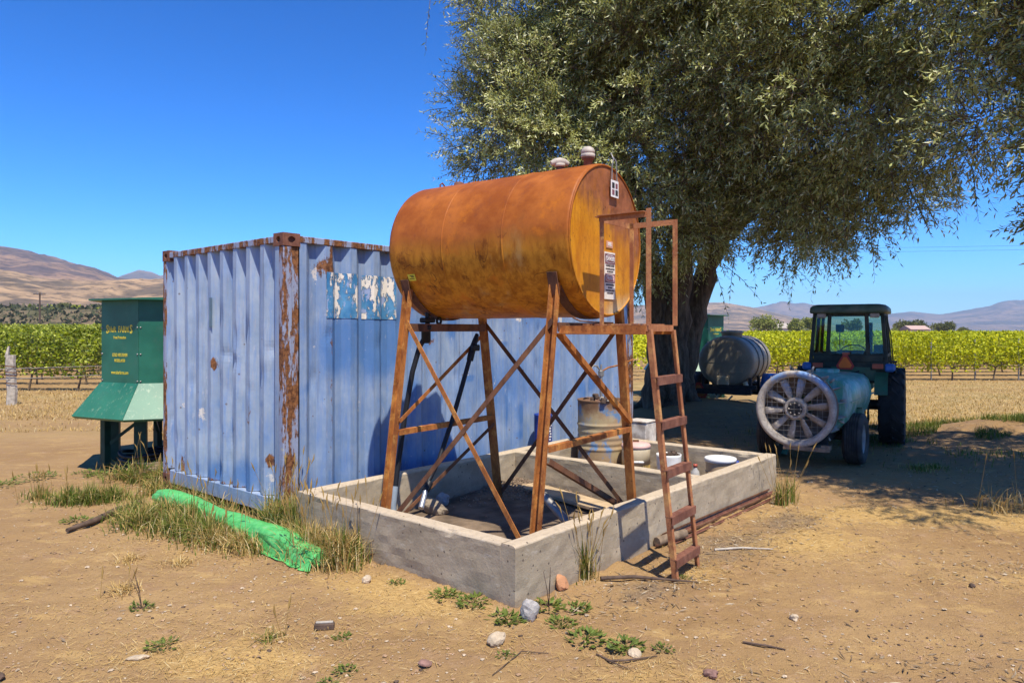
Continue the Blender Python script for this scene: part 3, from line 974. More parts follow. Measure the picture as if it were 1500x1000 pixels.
# ================================================================== shipping container
def build_container():
    L, Wd, Z0, Z1 = 6.058, 2.438, .057, 2.648
    root = thing("shipping_container", "faded blue steel shipping container with rusty corner posts", "shipping container", WP(0, 0), CROT)

    def panel(p0, ax, nrm, length, z0, z1, pitch, dep, paint, name):
        """corrugated sheet: trapezoid profile along ax, outer flats on the plane p0"""
        xs = []; ds = []
        k = 0.0
        f = pitch
        while k < length - 1e-6:
            for q, d in ((0, 0), (.26, 0), (.50, 1), (.76, 1)):
                if k + q * f < length:
                    xs.append(k + q * f); ds.append(d)
            k += f
        xs.append(length); ds.append(0)
        # finer points so that dents and stains have something to hold on to
        xx = []; dd = []
        for i in range(len(xs) - 1):
            for j in range(3):
                xx.append(xs[i] + (xs[i + 1] - xs[i]) * j / 3); dd.append(ds[i] + (ds[i + 1] - ds[i]) * j / 3)
        xx.append(xs[-1]); dd.append(ds[-1])
        xx = np.array(xx); dd = np.array(dd)
        zz = np.linspace(z0, z1, 74)
        S, Zm = np.meshgrid(xx, zz)
        D = np.tile(dd, (len(zz), 1))
        off = -dep * D + .010 * fbm(S * 2.1, Zm * 1.4, 31, 3) + .006 * fbm(S * 7, Zm * 5, 37, 2)
        for i in range(26):
            cx, cz = rng.uniform(.1, length), rng.uniform(z0, z1 * .75)
            off = off - rng.uniform(.006, .022) * gauss(S, Zm, cx, cz, rng.uniform(.03, .06), rng.uniform(.05, .14))
        off = np.minimum(off, .001)
        ed = np.clip(np.minimum(Zm - z0, z1 - Zm) / .03, 0, 1)
        off = off * 1.0
        P = np.array(p0)[None, None, :] + S[..., None] * np.array(ax) + off[..., None] * np.array(nrm)
        P[..., 2] = Zm
        cols = paint(S, Zm, D)
        me = grid_mesh(name, P, M['blue'], False, {'paint': cols})
        bm = bmesh.new(); bm.from_mesh(me); bmesh.ops.recalc_face_normals(bm, faces=bm.faces); bm.to_mesh(me); bm.free()
        return link(name, me, root)

    def scuffs(S, Zm, n, lo, hi, length, zmax, seed):
        r = np.random.default_rng(seed); o = np.zeros_like(S)
        for i in range(n): o = o + r.uniform(lo, hi) * gauss(S, Zm, r.uniform(.1, length), r.uniform(.25, zmax), r.uniform(.018, .06), r.uniform(.02, .16))
        return o

    def paint_side(S, Zm, D):
        b = .34 + (.95 * gauss(S, Zm, .42, 1.58, .16, .22) + .95 * gauss(S, Zm, .92, 1.56, .20, .24) + .62 * gauss(S, Zm, 1.22, 1.72, .17, .26) + .55 * gauss(S, Zm, .90, 1.82, .35, .12)
             + .45 * gauss(S, Zm, 1.62, 1.7, .1, .2) + .35 * gauss(S, Zm, 2.9, 1.1, .5, .3) + .45 * gauss(S, Zm, 1.5, .25, 1.2, .16) + .55 * gauss(S, Zm, 5.85, 1.4, .16, 1.2)
             + .40 * gauss(S, Zm, 2.55, 1.55, .09, .09) + .3 * gauss(S, Zm, 3.6, 1.9, .3, .2))
        inner = (D > .55)
        ed = np.exp(-np.abs(2.575 - Zm) / .06) + .8 * np.exp(-np.abs(Zm - .225) / .05)
        g = .07 + .26 * ed + .36 * gauss(S * 1, Zm * 0, .35, 0, .035, 1) * (Zm > .3) + .14 * inner * gauss(S, Zm, 2.0, 2.2, 3.0, .9) + .55 * gauss(S, Zm, .30, 2.36, .10, .12) + .28 * np.clip(.35 - Zm, 0, 1)
        p = .05 + .40 * gauss(S, Zm, 2.05, 1.60, .25, .05) + .40 * gauss(S, Zm, 2.2, 1.25, .3, .06) + .35 * gauss(S, Zm, 3.2, 1.9, .6, .08) + .42 * gauss(S, Zm, .12, 2.32, .2, .07) + .25 * gauss(S, Zm, 1.0, .55, .15, .08) \
            + .3 * gauss(S, Zm, 3.3, .75, .3, .05) + .30 * gauss(S, Zm, 3.7, 1.2, .05, .3)
        g = g + scuffs(S, Zm, 40, .2, .42, L - .4, 2.4, 3); p = p + scuffs(S, Zm, 46, .25, .5, L - .4, 2.3, 4); b = b + scuffs(S, Zm, 30, .3, .8, L - .4, 2.2, 5)
        return np.stack([b, g, p], -1)

    def paint_end(S, Zm, D):
        b = (.85 * (gauss(S, Zm, .62, .40, .20, .17)) + .55 * gauss(S, Zm, 1.20, .33, .16, .16) + .35 * gauss(S, Zm, 2.0, .40, .15, .2) + .30 * gauss(S, Zm, 1.5, .9, .5, .25) + .35 * gauss(S, Zm, 1.05, .28, .9, .12)
             + .30 * gauss(S, Zm, 1.9, 2.45, .1, .06) + .25 * gauss(S, Zm, 1.5, 2.42, .3, .06))
        ed = np.exp(-np.abs(2.57 - Zm) / .05) + .9 * np.exp(-np.abs(Zm - .235) / .05)
        g = .06 + .22 * ed + .48 * gauss(S, Zm, 1.62, .36, .06, .14) + .30 * gauss(S, Zm, 1.3, .24, .2, .05) + .30 * gauss(S, Zm, .85, .22, .2, .06) + .22 * np.clip(.5 - Zm, 0, 1)
        p = .02 + .50 * gauss(S, Zm, .20, .36, .09, .16) + .38 * gauss(S, Zm, 1.0, .22, .9, .05) + .32 * gauss(S, Zm, .36, 1.75, .03, .5) + .22 * gauss(S, Zm, 1.7, 1.0, .25, .3)
        g = g + scuffs(S, Zm, 20, .2, .42, Wd - .2, 1.6, 6); p = p + scuffs(S, Zm, 26, .25, .5, Wd - .2, 1.7, 7); b = b + scuffs(S, Zm, 14, .3, .8, Wd - .2, 1.6, 8)
        return np.stack([b, g, p], -1)

    def nopaint(S, Zm, D): return np.stack([0 * S, .05 + 0 * S, 0 * S], -1)

    # visible long side (v = 0), near end (u = 0), then the two hidden faces
    panel((.17, .004, 0), (1, 0, 0), (0, -1, 0), L - .34, .222, 2.578, .2862, .058, paint_side, "corrugated_side")
    panel((.004, .075, 0), (0, 1, 0), (-1, 0, 0), Wd - .15, .232, 2.570, .2543, .064, paint_end, "corrugated_end")
    panel((.17, Wd - .004, 0), (1, 0, 0), (0, 1, 0), L - .34, .222, 2.578, .2862, .058, nopaint, "corrugated_side")
    panel((L - .004, .075, 0), (0, 1, 0), (1, 0, 0), Wd - .15, .232, 2.570, .2543, .078, nopaint, "corrugated_end")
    b = MB(); b.box((L / 2, Wd / 2, Z1 - .030), (L - .10, Wd - .10, .012)); b.build("roof", M['frame'], root)
    b = MB(); b.box((L / 2, Wd / 2, .20), (L - .36, Wd - .24, .03)); b.build("floor", M['dark'], root)

    # posts: a wide flange on the long side with a shallow step, a narrow one on the end
    for (px, sx) in ((0, 1), (L, -1)):
        for (py, sy) in ((0, 1), (Wd, -1)):
            b = MB()
            b.box((px + sx * .0475, py + sy * .030, 1.353), (.095, .060, 2.36), bev=.008)
            b.box((px + sx * .131, py + sy * .038, 1.353), (.076, .050, 2.36), bev=.006)
            b.box((px + sx * .030, py + sy * .066, 1.353), (.052, .030, 2.36), bev=.006)
            b.build("corner_post", M['frame'], root)
    # castings with an oval hole in each outer face
    def casting(cx, cy, cz, sx, sy):
        b = MB()
        dx, dy, dz = .178, .162, .118
        x0, y0 = cx - sx * .004, cy - sy * .004
        def face(o, ex, ey, w, h, hole):
            o, ex, ey = Vector(o), Vector(ex), Vector(ey)
            nr = ex.cross(ey)
            n = 16
            vs = []; fs = []
            for k in range(n):
                a = 2 * PI * (k + .5) / n
                c, s = math.cos(a), math.sin(a)
                m = max(abs(c), abs(s))
                vs.append(o + ex * (w / 2 * c / m) + ey * (h / 2 * s / m))
            for k in range(n):
                a = 2 * PI * (k + .5) / n
                vs.append(o + ex * (hole[0] / 2 * math.cos(a)) + ey * (hole[1] / 2 * math.sin(a)))
            for k in range(n):
                p = o + ex * (hole[0] / 2 * math.cos(2 * PI * (k + .5) / n)) + ey * (hole[1] / 2 * math.sin(2 * PI * (k + .5) / n))
                vs.append(p - nr * .028)
            for k in range(n):
                k2 = (k + 1) % n
                fs += [(k, k2, n + k2, n + k), (n + k, n + k2, 2 * n + k2, 2 * n + k)]
            fs.append(tuple(range(2 * n, 3 * n)))
            # corners of the rectangle
            b.add(vs, fs)
            cs = [o + ex * (w / 2 * i) + ey * (h / 2 * j) for i, j in ((1, 1), (-1, 1), (-1, -1), (1, -1))]
            for ci, kk in enumerate((n // 8, 3 * n // 8, 5 * n // 8, 7 * n // 8)):
                b.add([vs[kk - 1], cs[ci], vs[kk % n]], [(0, 1, 2)])
        mx, my = x0 + sx * dx / 2, y0 + sy * dy / 2
        face((mx, y0, cz), (1, 0, 0) if sy > 0 else (-1, 0, 0), (0, 0, 1), dx, dz, (.078, .058))
        face((x0, my, cz), (0, -1, 0) if sx > 0 else (0, 1, 0), (0, 0, 1), dy, dz, (.070, .058))
        z = dz / 2
        q = [(x0, y0), (x0 + sx * dx, y0), (x0 + sx * dx, y0 + sy * dy), (x0, y0 + sy * dy)]
        vs = [(p[0], p[1], cz - z) for p in q] + [(p[0], p[1], cz + z) for p in q]
        b.add(vs, [(0, 1, 2, 3), (4, 5, 6, 7), (1, 2, 6, 5), (2, 3, 7, 6)])
        b.build("corner_casting", M['cast'], root)
    for cx, sx in ((0, 1), (L, -1)):
        for cy, sy in ((0, 1), (Wd, -1)):
            for cz in (Z0 + .059, Z1 - .055): casting(cx, cy, cz, sx, sy)
    # rails
    for y, s in ((.030, 1), (Wd - .030, -1)):
        b = MB(); b.box((L / 2, y, Z1 - .045), (L - .35, .062, .062), bev=.006); b.build("top_rail", M['frame'], root)
        b = MB(); b.box((L / 2, y + .004 * s, .165), (L - .35, .050, .115), bev=.006); b.build("bottom_rail", M['blue'], root)
    for x, s in ((.030, 1), (L - .030, -1)):
        b = MB(); b.box((x, Wd / 2, Z1 - .052), (.062, Wd - .32, .062), bev=.006)
        b.build("top_rail", M['frame'], root)
        b = MB(); b.box((x + .006 * s, Wd / 2, .152), (.068, Wd - .32, .150), bev=.008)
        b.box((x + .03 * s, Wd / 2, .078), (.03, Wd - .32, .012))
        b.build("bottom_rail", M['blue'], root)
    # what is left of two vinyl decals, and a grey tape patch on the end
    def decal(u0, u1, z0, z1, name, label):
        us = np.linspace(u0, u1, 46); zs = np.linspace(z0, z1, 20)
        S, Zm = np.meshgrid(us, zs)
        f = ((S - .17) / .2862) % 1.0
        d = np.where(f < .26, 0, np.where(f < .5, (f - .26) / .24, np.where(f < .76, 1, 1 - (f - .76) / .24)))
        off = -.058 * d + .006
        P = np.stack([S, .004 - off, Zm], -1)
        me = grid_mesh(name, P, M['vinyl'], False)
        tag(link(name, me, root), label)
    decal(.462, .852, 1.884, 2.322, "torn_decal", "torn blue vinyl decal nearer the corner post")
    decal(.915, 1.318, 1.880, 2.318, "torn_decal", "torn blue vinyl decal nearer the tank")
    b = MB(); b.box((-.003, 1.335, 1.95), (.004, .055, .30)); b.build("tape_patch", plain("grey_green_tape", (.13, .20, .24), .5, .15), root)
    # blocks it stands on
    for x, y in ((.12, .12), (L - .12, .12), (.12, Wd - .12), (L - .12, Wd - .12)):
        b = MB(); b.box((x, y, .02), (.20, .16, .085), bev=.01); b.build("support_block", M['wood_dark'], root)
    return root


build_container()


# ================================================================== concrete basin
def wall_mesh(a, b, th, h, seed, e0=0.0, e1=0.0):
    """rough cast wall from a to b (2-D), with worn top edges; a displaced closed strip"""
    a, b = np.array(a, float), np.array(b, float)
    d = b - a; L = np.hypot(*d); d /= L; nrm = np.array([-d[1], d[0]])
    pr = [(-th / 2, -.06)] + [(-th / 2, h * k) for k in (0.02, .15, .3, .45, .6, .75, .88, .965)] + [(-th / 2 + .004, h - .007), (-th / 2 + .013, h), (-th / 4, h + .002), (th / 4, h + .002), (th / 2 - .013, h), (th / 2 - .004, h - .007)] \
        + [(th / 2, h * k) for k in (.965, .88, .75, .6, .45, .3, .15, .02)] + [(th / 2, -.06)]
    n = max(3, int(L / .05))
    t = np.linspace(0, L, n + 1)
    P = np.zeros((n + 1, len(pr), 3))
    for j, (o, z) in enumerate(pr):
        s = seed + (0 if o < 0 else 50)
        w = .0065 * fbm(t * 7 + j * 1.3, np.full_like(t, z * 9 + j), s, 3) * 2
        wz = (.006 * fbm(t * 5, np.full_like(t, j * .2), seed + 9, 3) * 2) if z > h * .9 else 0
        chip = np.where(fbm(t * 9, np.full_like(t, 3.3 + (0 if o < 0 else 7)), seed + 3, 2) > .24, -.012, 0) if (abs(abs(o) - th / 2) < .02 and z > h * .95) else 0
        oo = o + w
        P[:, j, 0] = a[0] + d[0] * t + nrm[0] * (oo - np.sign(o) * np.abs(chip) * .6)
        P[:, j, 1] = a[1] + d[1] * t + nrm[1] * (oo - np.sign(o) * np.abs(chip) * .6)
        P[:, j, 2] = z + wz + chip
    m = len(pr)
    i = np.arange(n)[:, None] * m + np.arange(m - 1)[None, :]
    q = np.stack([i, i + m, i + m + 1, i + 1], -1).reshape(-1, 4)
    mb = MB()
    mb.add(P.reshape(-1, 3), [tuple(x) for x in q], False)
    mb.add(P[0], [tuple(range(m))]); mb.add(P[-1], [tuple(range(m))[::-1]])
    return mb


def build_basin():
    u0, u1, v0, v1, h, t = -.136, 4.302, -2.855, -.42, .405, .125
    root = thing("concrete_basin", "low grey concrete spill basin with two compartments", "basin", WP(0, 0), CROT)
    c = t / 2
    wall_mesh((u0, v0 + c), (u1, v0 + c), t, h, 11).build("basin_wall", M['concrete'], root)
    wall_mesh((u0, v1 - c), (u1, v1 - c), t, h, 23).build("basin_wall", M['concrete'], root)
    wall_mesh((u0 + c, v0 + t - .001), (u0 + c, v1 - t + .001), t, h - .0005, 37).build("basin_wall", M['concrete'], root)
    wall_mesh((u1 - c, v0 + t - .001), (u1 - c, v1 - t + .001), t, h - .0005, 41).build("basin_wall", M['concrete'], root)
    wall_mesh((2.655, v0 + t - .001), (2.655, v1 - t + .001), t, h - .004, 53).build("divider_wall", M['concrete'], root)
    # dirt floor of each compartment
    for name, a, b_, hh in (("soil_floor", u0 + t - .004, 2.655 - c + .004, .045), ("soil_floor", 2.655 + c - .004, u1 - t + .004, .035)):
        xs = np.linspace(a, b_, 60); ys = np.linspace(v0 + t - .004, v1 - t + .004, 60)
        X, Y = np.meshgrid(xs, ys)
        Z = hh + .05 * fbm(X * 3, Y * 3, 71, 4) + .05 * gauss(X, Y, b_, v1 - t, .7, .5)
        link(name, grid_mesh(name, np.stack([X, Y, Z], -1), M['soil'], True), root)
    # gravel heaped in the far corner of the first compartment
    gv = []; gf = []
    mb = MB()
    for i in range(700):
        x = 2.58 - abs(rng.normal(0, .45)); y = -.56 - abs(rng.normal(0, .42))
        if x < .1 or y < -2.6: continue
        s = rng.uniform(.004, .014)
        mb.box((x, y, .07 + .05 * math.exp(-((x - 2.58) / .7) ** 2 - ((y + .55) / .5) ** 2) + s * .2), (s * 1.5, s, s * .8), Matrix.Rotation(rng.uniform(0, 3), 3, 'Z'))
    tag(mb.build("gravel", M['litter_rock'], root), None, None, None, 'stuff')
    return root


build_basin()


# ================================================================== tank, stand, ladder
OT = WP(1.223, -2.66)                         # bottom of the near end cap, on the ground
TROT = CROT + math.atan2(.0885, .996)          # local y runs along the tank, away from the ladder
ZC, RT, LT = 2.474, .603, 1.83


def build_tank():
    root = thing("fuel_tank", "rusty orange and yellow cylindrical fuel tank on a steel stand", "fuel tank", OT, TROT)
    Mx = Matrix.Translation((0, 0, ZC)) @ Matrix.Rotation(-PI / 2, 4, 'X')     # local z of the lathe -> +y
    b = MB()
    pr = [(RT - .022, -.0), (RT - .010, .003), (RT - .003, .010), (RT, .022)]
    ys = np.linspace(.022, LT - .05, 26)
    pr += [(RT, y) for y in ys[1:]] + [(RT - .006, LT - .025), (RT - .02, LT - .006), (RT - .04, LT)]
    b.lathe(pr, Mx, 72)
    for i, p in enumerate(b.v):                 # slight dents so that the light ripples
        v = Vector(p); d = Vector((v.x, 0, v.z - ZC)); a = math.atan2(d.z, d.x)
        k = .010 * float(fbm(np.array([a * 2.2 + 9]), np.array([v.y * 2.0]), 5, 3)[0])
        if d.length > .5: b.v[i] = tuple(v + d.normalized() * k)
    b.build("shell", M['tank'], root)
    b = MB(); b.lathe([(RT - .0225, .001), (RT - .06, -.001), (RT * .6, -.002), (RT * .3, .001), (.0001, 0)], Mx, 72)
    b.build("end_cap", M['cap'], root)
    b = MB(); b.lathe([(RT - .04, LT), (RT * .6, LT + .004), (.0001, LT + .006)], Mx, 48); b.build("end_cap", M['tank'], root)
    b = MB(); b.lathe([(RT - .024, -.006), (RT - .015, -.008), (RT - .008, -.004), (RT - .010, .004), (RT - .022, .003)], Mx, 72, close=True)
    b.build("weld_rim", M['tank'], root)
    for y in (.60, 1.21):
        b = MB(); b.lathe([(RT - .004, y - .012), (RT + .0035, y - .005), (RT + .004, y + .004), (RT - .004, y + .012)], Mx, 72); b.build("weld_seam", M['tank'], root)
    # top fittings
    zt = ZC + RT
    b = MB(); b.lathe([(.036, -.02), (.036, .055), (.05, .06), (.05, .085), (.0001, .085)], TR((0, .175, zt)), 16); b.build("vent_pipe", M['cast'], root)
    b = MB(); b.lathe([(.052, .075), (.057, .078), (.057, .103), (.050, .106), (.056, .110), (.056, .128), (.046, .150), (.026, .163), (.0001, .167)], TR((0, .175, zt)), 20)
    b.build("dome_cap", M['vent'], root)
    b = MB(); b.tube([(.055, .175, zt + .10), (.085, .175, zt + .10)], .015, 8); b.build("cap_knob", M['vent'], root)
    b = MB(); b.lathe([(.032, -.02), (.032, .05), (.0001, .05)], TR((0, .44, zt)), 14); b.build("vent_pipe", M['cast'], root)
    b = MB(); b.tube([(-.055, .49, zt + .062), (-.03, .467, zt + .075), (.0, .44, zt + .081), (.03, .413, zt + .075), (.055, .39, zt + .062)], [.020, .031, .035, .031, .020], 12)
    b.lathe([(.038, .035), (.046, .04), (.046, .062), (.0001, .07)], TR((0, .44, zt)), 14)
    b.build("mushroom_vent", M['vent'], root)
    b = MB(); b.lathe([(.045, -.02), (.045, .03), (.03, .04), (.0001, .04)], TR((0, 1.52, zt)), 16); b.build("filler_plug", M['cast'], root)
    b = MB(); b.tube([(-.028, 1.72, zt - .01), (-.03, 1.72, zt + .035), (0, 1.72, zt + .055), (.03, 1.72, zt + .035), (.028, 1.72, zt - .01)], .008, 8); b.build("lifting_lug", M['cast'], root)
    # shut-off valve and filter hanging under the far end
    b = MB(); b.tube([(-.27, 1.66, ZC - RT + .10), (-.27, 1.66, ZC - RT - .06)], .022, 10)
    b.box((-.27, 1.66, ZC - RT - .015), (.15, .07, .045), bev=.01); b.build("shut_off_valve", M['hose'], root)
    b = MB(); b.lathe([(.0001, -.18), (.03, -.18), (.042, -.165), (.042, -.06), (.05, -.055), (.05, -.02), (.0001, -.02)], TR((-.29, 1.66, ZC - RT - .04)), 16); b.build("fuel_filter", M['hose'], root)
    b = MB(); b.lathe([(.018, -.008), (.036, -.008), (.036, .008), (.018, .008)], axis_m((-.15, 1.63, ZC - RT - .02), (0, -1, 0)), 16, close=True); b.build("valve_wheel", M['hose'], root)
    # small yellow sticker on the flank
    a = math.radians(205)
    pts = []
    for da in (-.05, 0, .05):
        aa = a + da
        pts.append((RT + .003) * math.cos(aa)); pts.append((RT + .003) * math.sin(aa))
    vs = [(pts[2 * i], y, ZC + pts[2 * i + 1]) for y in (1.545, 1.63) for i in range(3)]
    b = MB(); b.add(vs, [(0, 1, 4, 3), (1, 2, 5, 4)]); st = b.build("yellow_sticker", M['yel_sticker'], root)
    for da, w in ((-.018, .055), (.008, .035), (.026, .045)):
        aa = a - da; r2 = RT + .0045
        vs = [(r2 * math.cos(aa + s), y, ZC + r2 * math.sin(aa + s)) for y in (1.56, 1.56 + w) for s in (-.005, .005)]
        b = MB(); b.add(vs, [(0, 1, 3, 2)]); b.build("sticker_print", M['ink'], st)
    # warning sign on the cap: DANGER / PELIGRO
    RX = Matrix.Rotation(PI / 2, 3, 'X')
    sgx, sw = .028, .175
    z0, z1 = 2.012, 2.384
    b = MB(); b.box((sgx, -.0065, (z0 + z1) / 2), (sw, .004, z1 - z0)); s = b.build("warning_sign", M['sign_warm'], root)
    def plate(zc, hh, m, nm):
        b = MB(); b.box((sgx, -.0095, zc), (sw - .012, .002, hh)); b.build(nm, m, s)
    def oval(zc, hh, m, nm, m2, y=-.0115):
        for k, (ww, h2, mm) in enumerate(((sw - .028, hh, m2), (sw - .036, hh - .009, m))):
            vs = [(sgx + ww / 2 * math.copysign(abs(math.cos(t)) ** .6, math.cos(t)), y - .0012 * k, zc + h2 / 2 * math.copysign(abs(math.sin(t)) ** .6, math.sin(t))) for t in np.linspace(0, 2 * PI, 29)[:-1]]
            b = MB(); b.add(vs, [tuple(range(28))]); b.build(nm, mm, s)
    plate(2.330, .080, M['maroon'], "danger_panel"); oval(2.330, .062, M['maroon'], "danger_oval", M['sign'])
    text_obj("danger_word", "DANGER", .046, M['sign'], s, (sgx, -.0140, 2.330), RX, .72, .0008)
    plate(2.178, .072, M['maroon'], "danger_panel"); oval(2.178, .058, M['red'], "danger_oval", M['sign'])
    text_obj("danger_word", "PELIGRO", .040, M['sign'], s, (sgx, -.0140, 2.178), RX, .70, .0006)
    for txt, zc, sz in (("FLAMMABLE LIQUIDS", 2.277, .019), ("NO SMOKING, MATCHES", 2.251, .0165), ("OR OPEN LIGHTS", 2.230, .0165),
                        ("LIQUIDOS INFLAMABLES", 2.126, .0165), ("NO FUMAR", 2.103, .0165), ("NO ENCENDER CERILLOS", 2.081, .0155), ("O LUCES ABIERTAS", 2.060, .0155)):
        text_obj("sign_line", txt, sz, M['ink_fade'], s, (sgx, -.0100, zc), RX, .80, .0004)
    b = MB(); b.box((.026, -.0055, 2.446), (.105, .003, .052)); d = b.build("fuel_label", plain("faded_pink_label", (.62, .33, .22), .6, .2), root)
    text_obj("label_word", "DIESEL", .036, M['sign'], d, (.026, -.0080, 2.446), RX, .55, .001)
    return root


build_tank()

# the hazard placard hung from the rim on a loop of wire
t = thing("hazard_placard", "small white hazard placard hung by wire on the tank end", "placard", OT + Matrix.Rotation(TROT, 3, 'Z') @ Vector((.075, -.02, 2.89)), TROT)
b = MB(); b.box((0, -.006, 0), (.125, .005, .135), bev=.001); b.build("plate", M['sign'], t)
for i, (x, z, w, h, m) in enumerate(((-.029, .026, .040, .044, M['ink']), (.026, .026, .034, .040, M['maroon']), (-.029, -.028, .038, .040, M['maroon']), (.027, -.028, .040, .044, M['ink']))):
    b = MB(); b.box((x, -.0095, z), (w, .002, h)); b.build("hazard_mark", m, t)
b = MB(); b.tube([(-.045, -.004, .065), (-.042, -.004, .17), (-.048, -.02, .23), (-.040, .0, .268), (-.015, .02, .287), (.012, .02, .268), (.022, -.01, .22), (.033, -.004, .15), (.043, -.004, .065)], .0055, 7); b.build("hanger_wire", M['wire'], t)


def build_stand():
    root = thing("tank_stand", "rusty angle iron stand with ladder and handrail carrying the tank", "tank stand", OT, TROT)
    tA, tB = 1.67, .17
    def leg_at(s, t, z):
        k = (2.09 - z) / 2.05
        return Vector((s * (.492 + .300 * k), t, z))
    def leg(s, t):
        a, c = leg_at(s, t, .03), leg_at(s, t, 2.12)
        b = MB()
        side = 1 if t > 1 else -1
        out = Vector((s, 0, 0))
        # channel-like section: web facing outward, two flanges
        d = (c - a).normalized(); yv = Vector((0, 1, 0)); x = d.cross(yv).normalized()
        w = .070; th = .009
        b.bar(a, c, w, th, x)
        for sg in (-1, 1):
            o = yv * sg * (w / 2 - th / 2) - x * s * .024
            b.bar(a + o, c + o, th, .044, x)
        b.build("leg", M['steel'], root)
        b = MB(); b.box(a + Vector((0, 0, -.004)), (.14, .12, .010)); b.build("foot_plate", M['steel_dark'], root)
        # bracket welded to the tank
        b = MB()
        aa = math.atan2(2.05 - ZC, s * .48)
        p0 = leg_at(s, t, 2.03)
        p1 = Vector((s * (RT + .012) * math.cos(abs(math.asin((2.20 - ZC) / RT))), t, 2.20))
        b.bar(p0 + Vector((s * .008, 0, 0)), p1 + Vector((s * .008, 0, 0)), .085, .010, (s, 0, .5))
        b.build("saddle_bracket", M['steel_dark'], root)
    for t in (tA, tB):
        for s in (-1, 1): leg(s, t)
        # curved saddle band under the tank
        b = MB()
        n = 20
        A = [math.radians(218 + (322 - 218) * k / n) for k in range(n + 1)]
        vs = []
        for a in A:
            for r, y in ((RT + .004, t - .04), (RT + .004, t + .04), (RT + .016, t + .04), (RT + .016, t - .04)):
                vs.append((r * math.cos(a), y, ZC + r * math.sin(a)))
        fs = []
        for k in range(n):
            for j in range(4): fs.append((k * 4 + j, k * 4 + (j + 1) % 4, k * 4 + 4 + (j + 1) % 4, k * 4 + 4 + j))
        b.add(vs, fs); b.build("saddle_band", M['steel_dark'], root)
    def brace(p, q, name="brace", m='steel', w=.034, off=0.0, up=(0, 1, 0)):
        b = MB(); b.angle(p, q, w, .006, up); b.build(name, M[m], root)
    # the two end frames: cross bars and diagonals
    for t, o in ((tA, -.045), (tB, -.045)):
        L = lambda s, z: leg_at(s, t, z) + Vector((0, o, 0))
        b = MB(); b.bar(L(-1, 1.79), L(1, 1.79), .012, .07, (0, 0, 1)); b.bar(L(-1, 1.82) + Vector((0, .03, 0)), L(1, 1.82) + Vector((0, .03, 0)), .06, .008, (0, 0, 1)); b.build("cross_bar", M['steel_dark'], root)
        b = MB(); b.bar(L(-1, .90), L(1, .90), .008, .044, (0, 0, 1)); b.bar(L(-1, .92) + Vector((0, .02, 0)), L(1, .92) + Vector((0, .02, 0)), .044, .008, (0, 0, 1)); b.build("cross_bar", M['steel'], root)
    dy = Vector((0, -.052, 0))
    brace(leg_at(-1, tA, .98) + dy, leg_at(1, tA, 1.74) + dy); brace(leg_at(-1, tA, .10) + dy, leg_at(1, tA, .82) + dy, m='steel_dark')
    dy = Vector((0, -.060, 0))
    brace(leg_at(-1, tB, 1.74) + dy, leg_at(1, tB, .95) + dy, w=.042); brace(leg_at(-1, tB, .80) + dy, leg_at(1, tB, .10) + dy, m='steel_dark', w=.042)
    # the two long sides: crossed diagonals
    for s in (-1, 1):
        m = 'steel' if s < 0 else 'steel_dark'
        dx = Vector((s * .020, 0, 0)); dx2 = Vector((s * .034, 0, 0))
        brace(leg_at(s, tA, 1.83) + dx, leg_at(s, tB, .06) + dx, m=m, w=.04, up=(1, 0, 0)); brace(leg_at(s, tB, 1.86) + dx2, leg_at(s, tA, .12) + dx2, m='steel_dark', w=.04, up=(1, 0, 0))
    # platform carried out in front of the cap
    zp, x0, x1, y0, y1 = 1.80, -.505, -.045, -.565, -.185
    b = MB(); b.angle((x0, tB - .05, zp - .06), (x0, y0, zp - .06), .06, .008, (0, 0, 1), 1); b.bar((x0 - .006, tB - .05, zp - .032), (x0 - .006, y0, zp - .032), .009, .062, (0, 0, 1)); b.build("platform_beam", M['steel'], root)
    b = MB(); b.bar((x1 + .006, tB - .05, zp - .032), (x1 + .006, y0, zp - .032), .009, .062, (0, 0, 1)); b.build("platform_beam", M['steel'], root)
    b = MB(); b.bar((x0, y0 - .002, zp - .018), (x1, y0 - .002, zp - .018), .010, .046, (0, 0, 1)); b.bar((x0, y0 + .022, zp + .000), (x1, y0 + .022, zp + .000), .050, .007, (0, 0, 1)); b.build("platform_beam", M['ladder'], root)
    for y in np.linspace(y0 + .085, y1 + .10, 5):
        b = MB(); b.bar((x0 + .004, y, zp + .008), (x1 - .004, y, zp + .008), .046, .010, (0, 0, 1)); b.bar((x0 + .004, y + .02, zp - .01), (x1 - .004, y + .02, zp - .01), .007, .04, (0, 0, 1)); b.build("platform_slat", M['ladder'], root)
    # handrail: four posts, rails on three sides
    zr = 2.585
    P = dict(bl=(x0, y1 - .02), br=(x1, y1 - .03), fl=(x0, y0), fr=(x1, y0))
    for k, (x, y) in P.items():
        top = zr + (.02 if k == 'fl' else 0)
        b = MB(); b.angle((x, y, zp), (x, y, top), .036 if k[0] == 'f' else .032, .006, (1, 0, 0), -1)
        b.build("handrail_post", M['ladder'], root)
    def rail(a, c):
        b = MB(); b.angle((*P[a], zr), (*P[c], zr), .040, .006, (0, 0, -1)); b.build("handrail", M['ladder'], root)
    rail('fl', 'bl'); rail('bl', 'br'); rail('br', 'fr')
    # ladder leaning out from the platform edge
    bl, br = Vector((-.285, -.70, .0)), Vector((.140, -.705, .0))
    tl, tr = Vector((x0 + .012, y0 - .03, zp - .03)), Vector((x1 - .012, y0 - .03, zp - .03))
    for p, q, s in ((bl, tl, 1), (br, tr, -1)):
        b = MB(); b.angle(p, q, .037, .006, (0, 1, 0), -s); b.build("ladder_rail", M['ladder'], root)
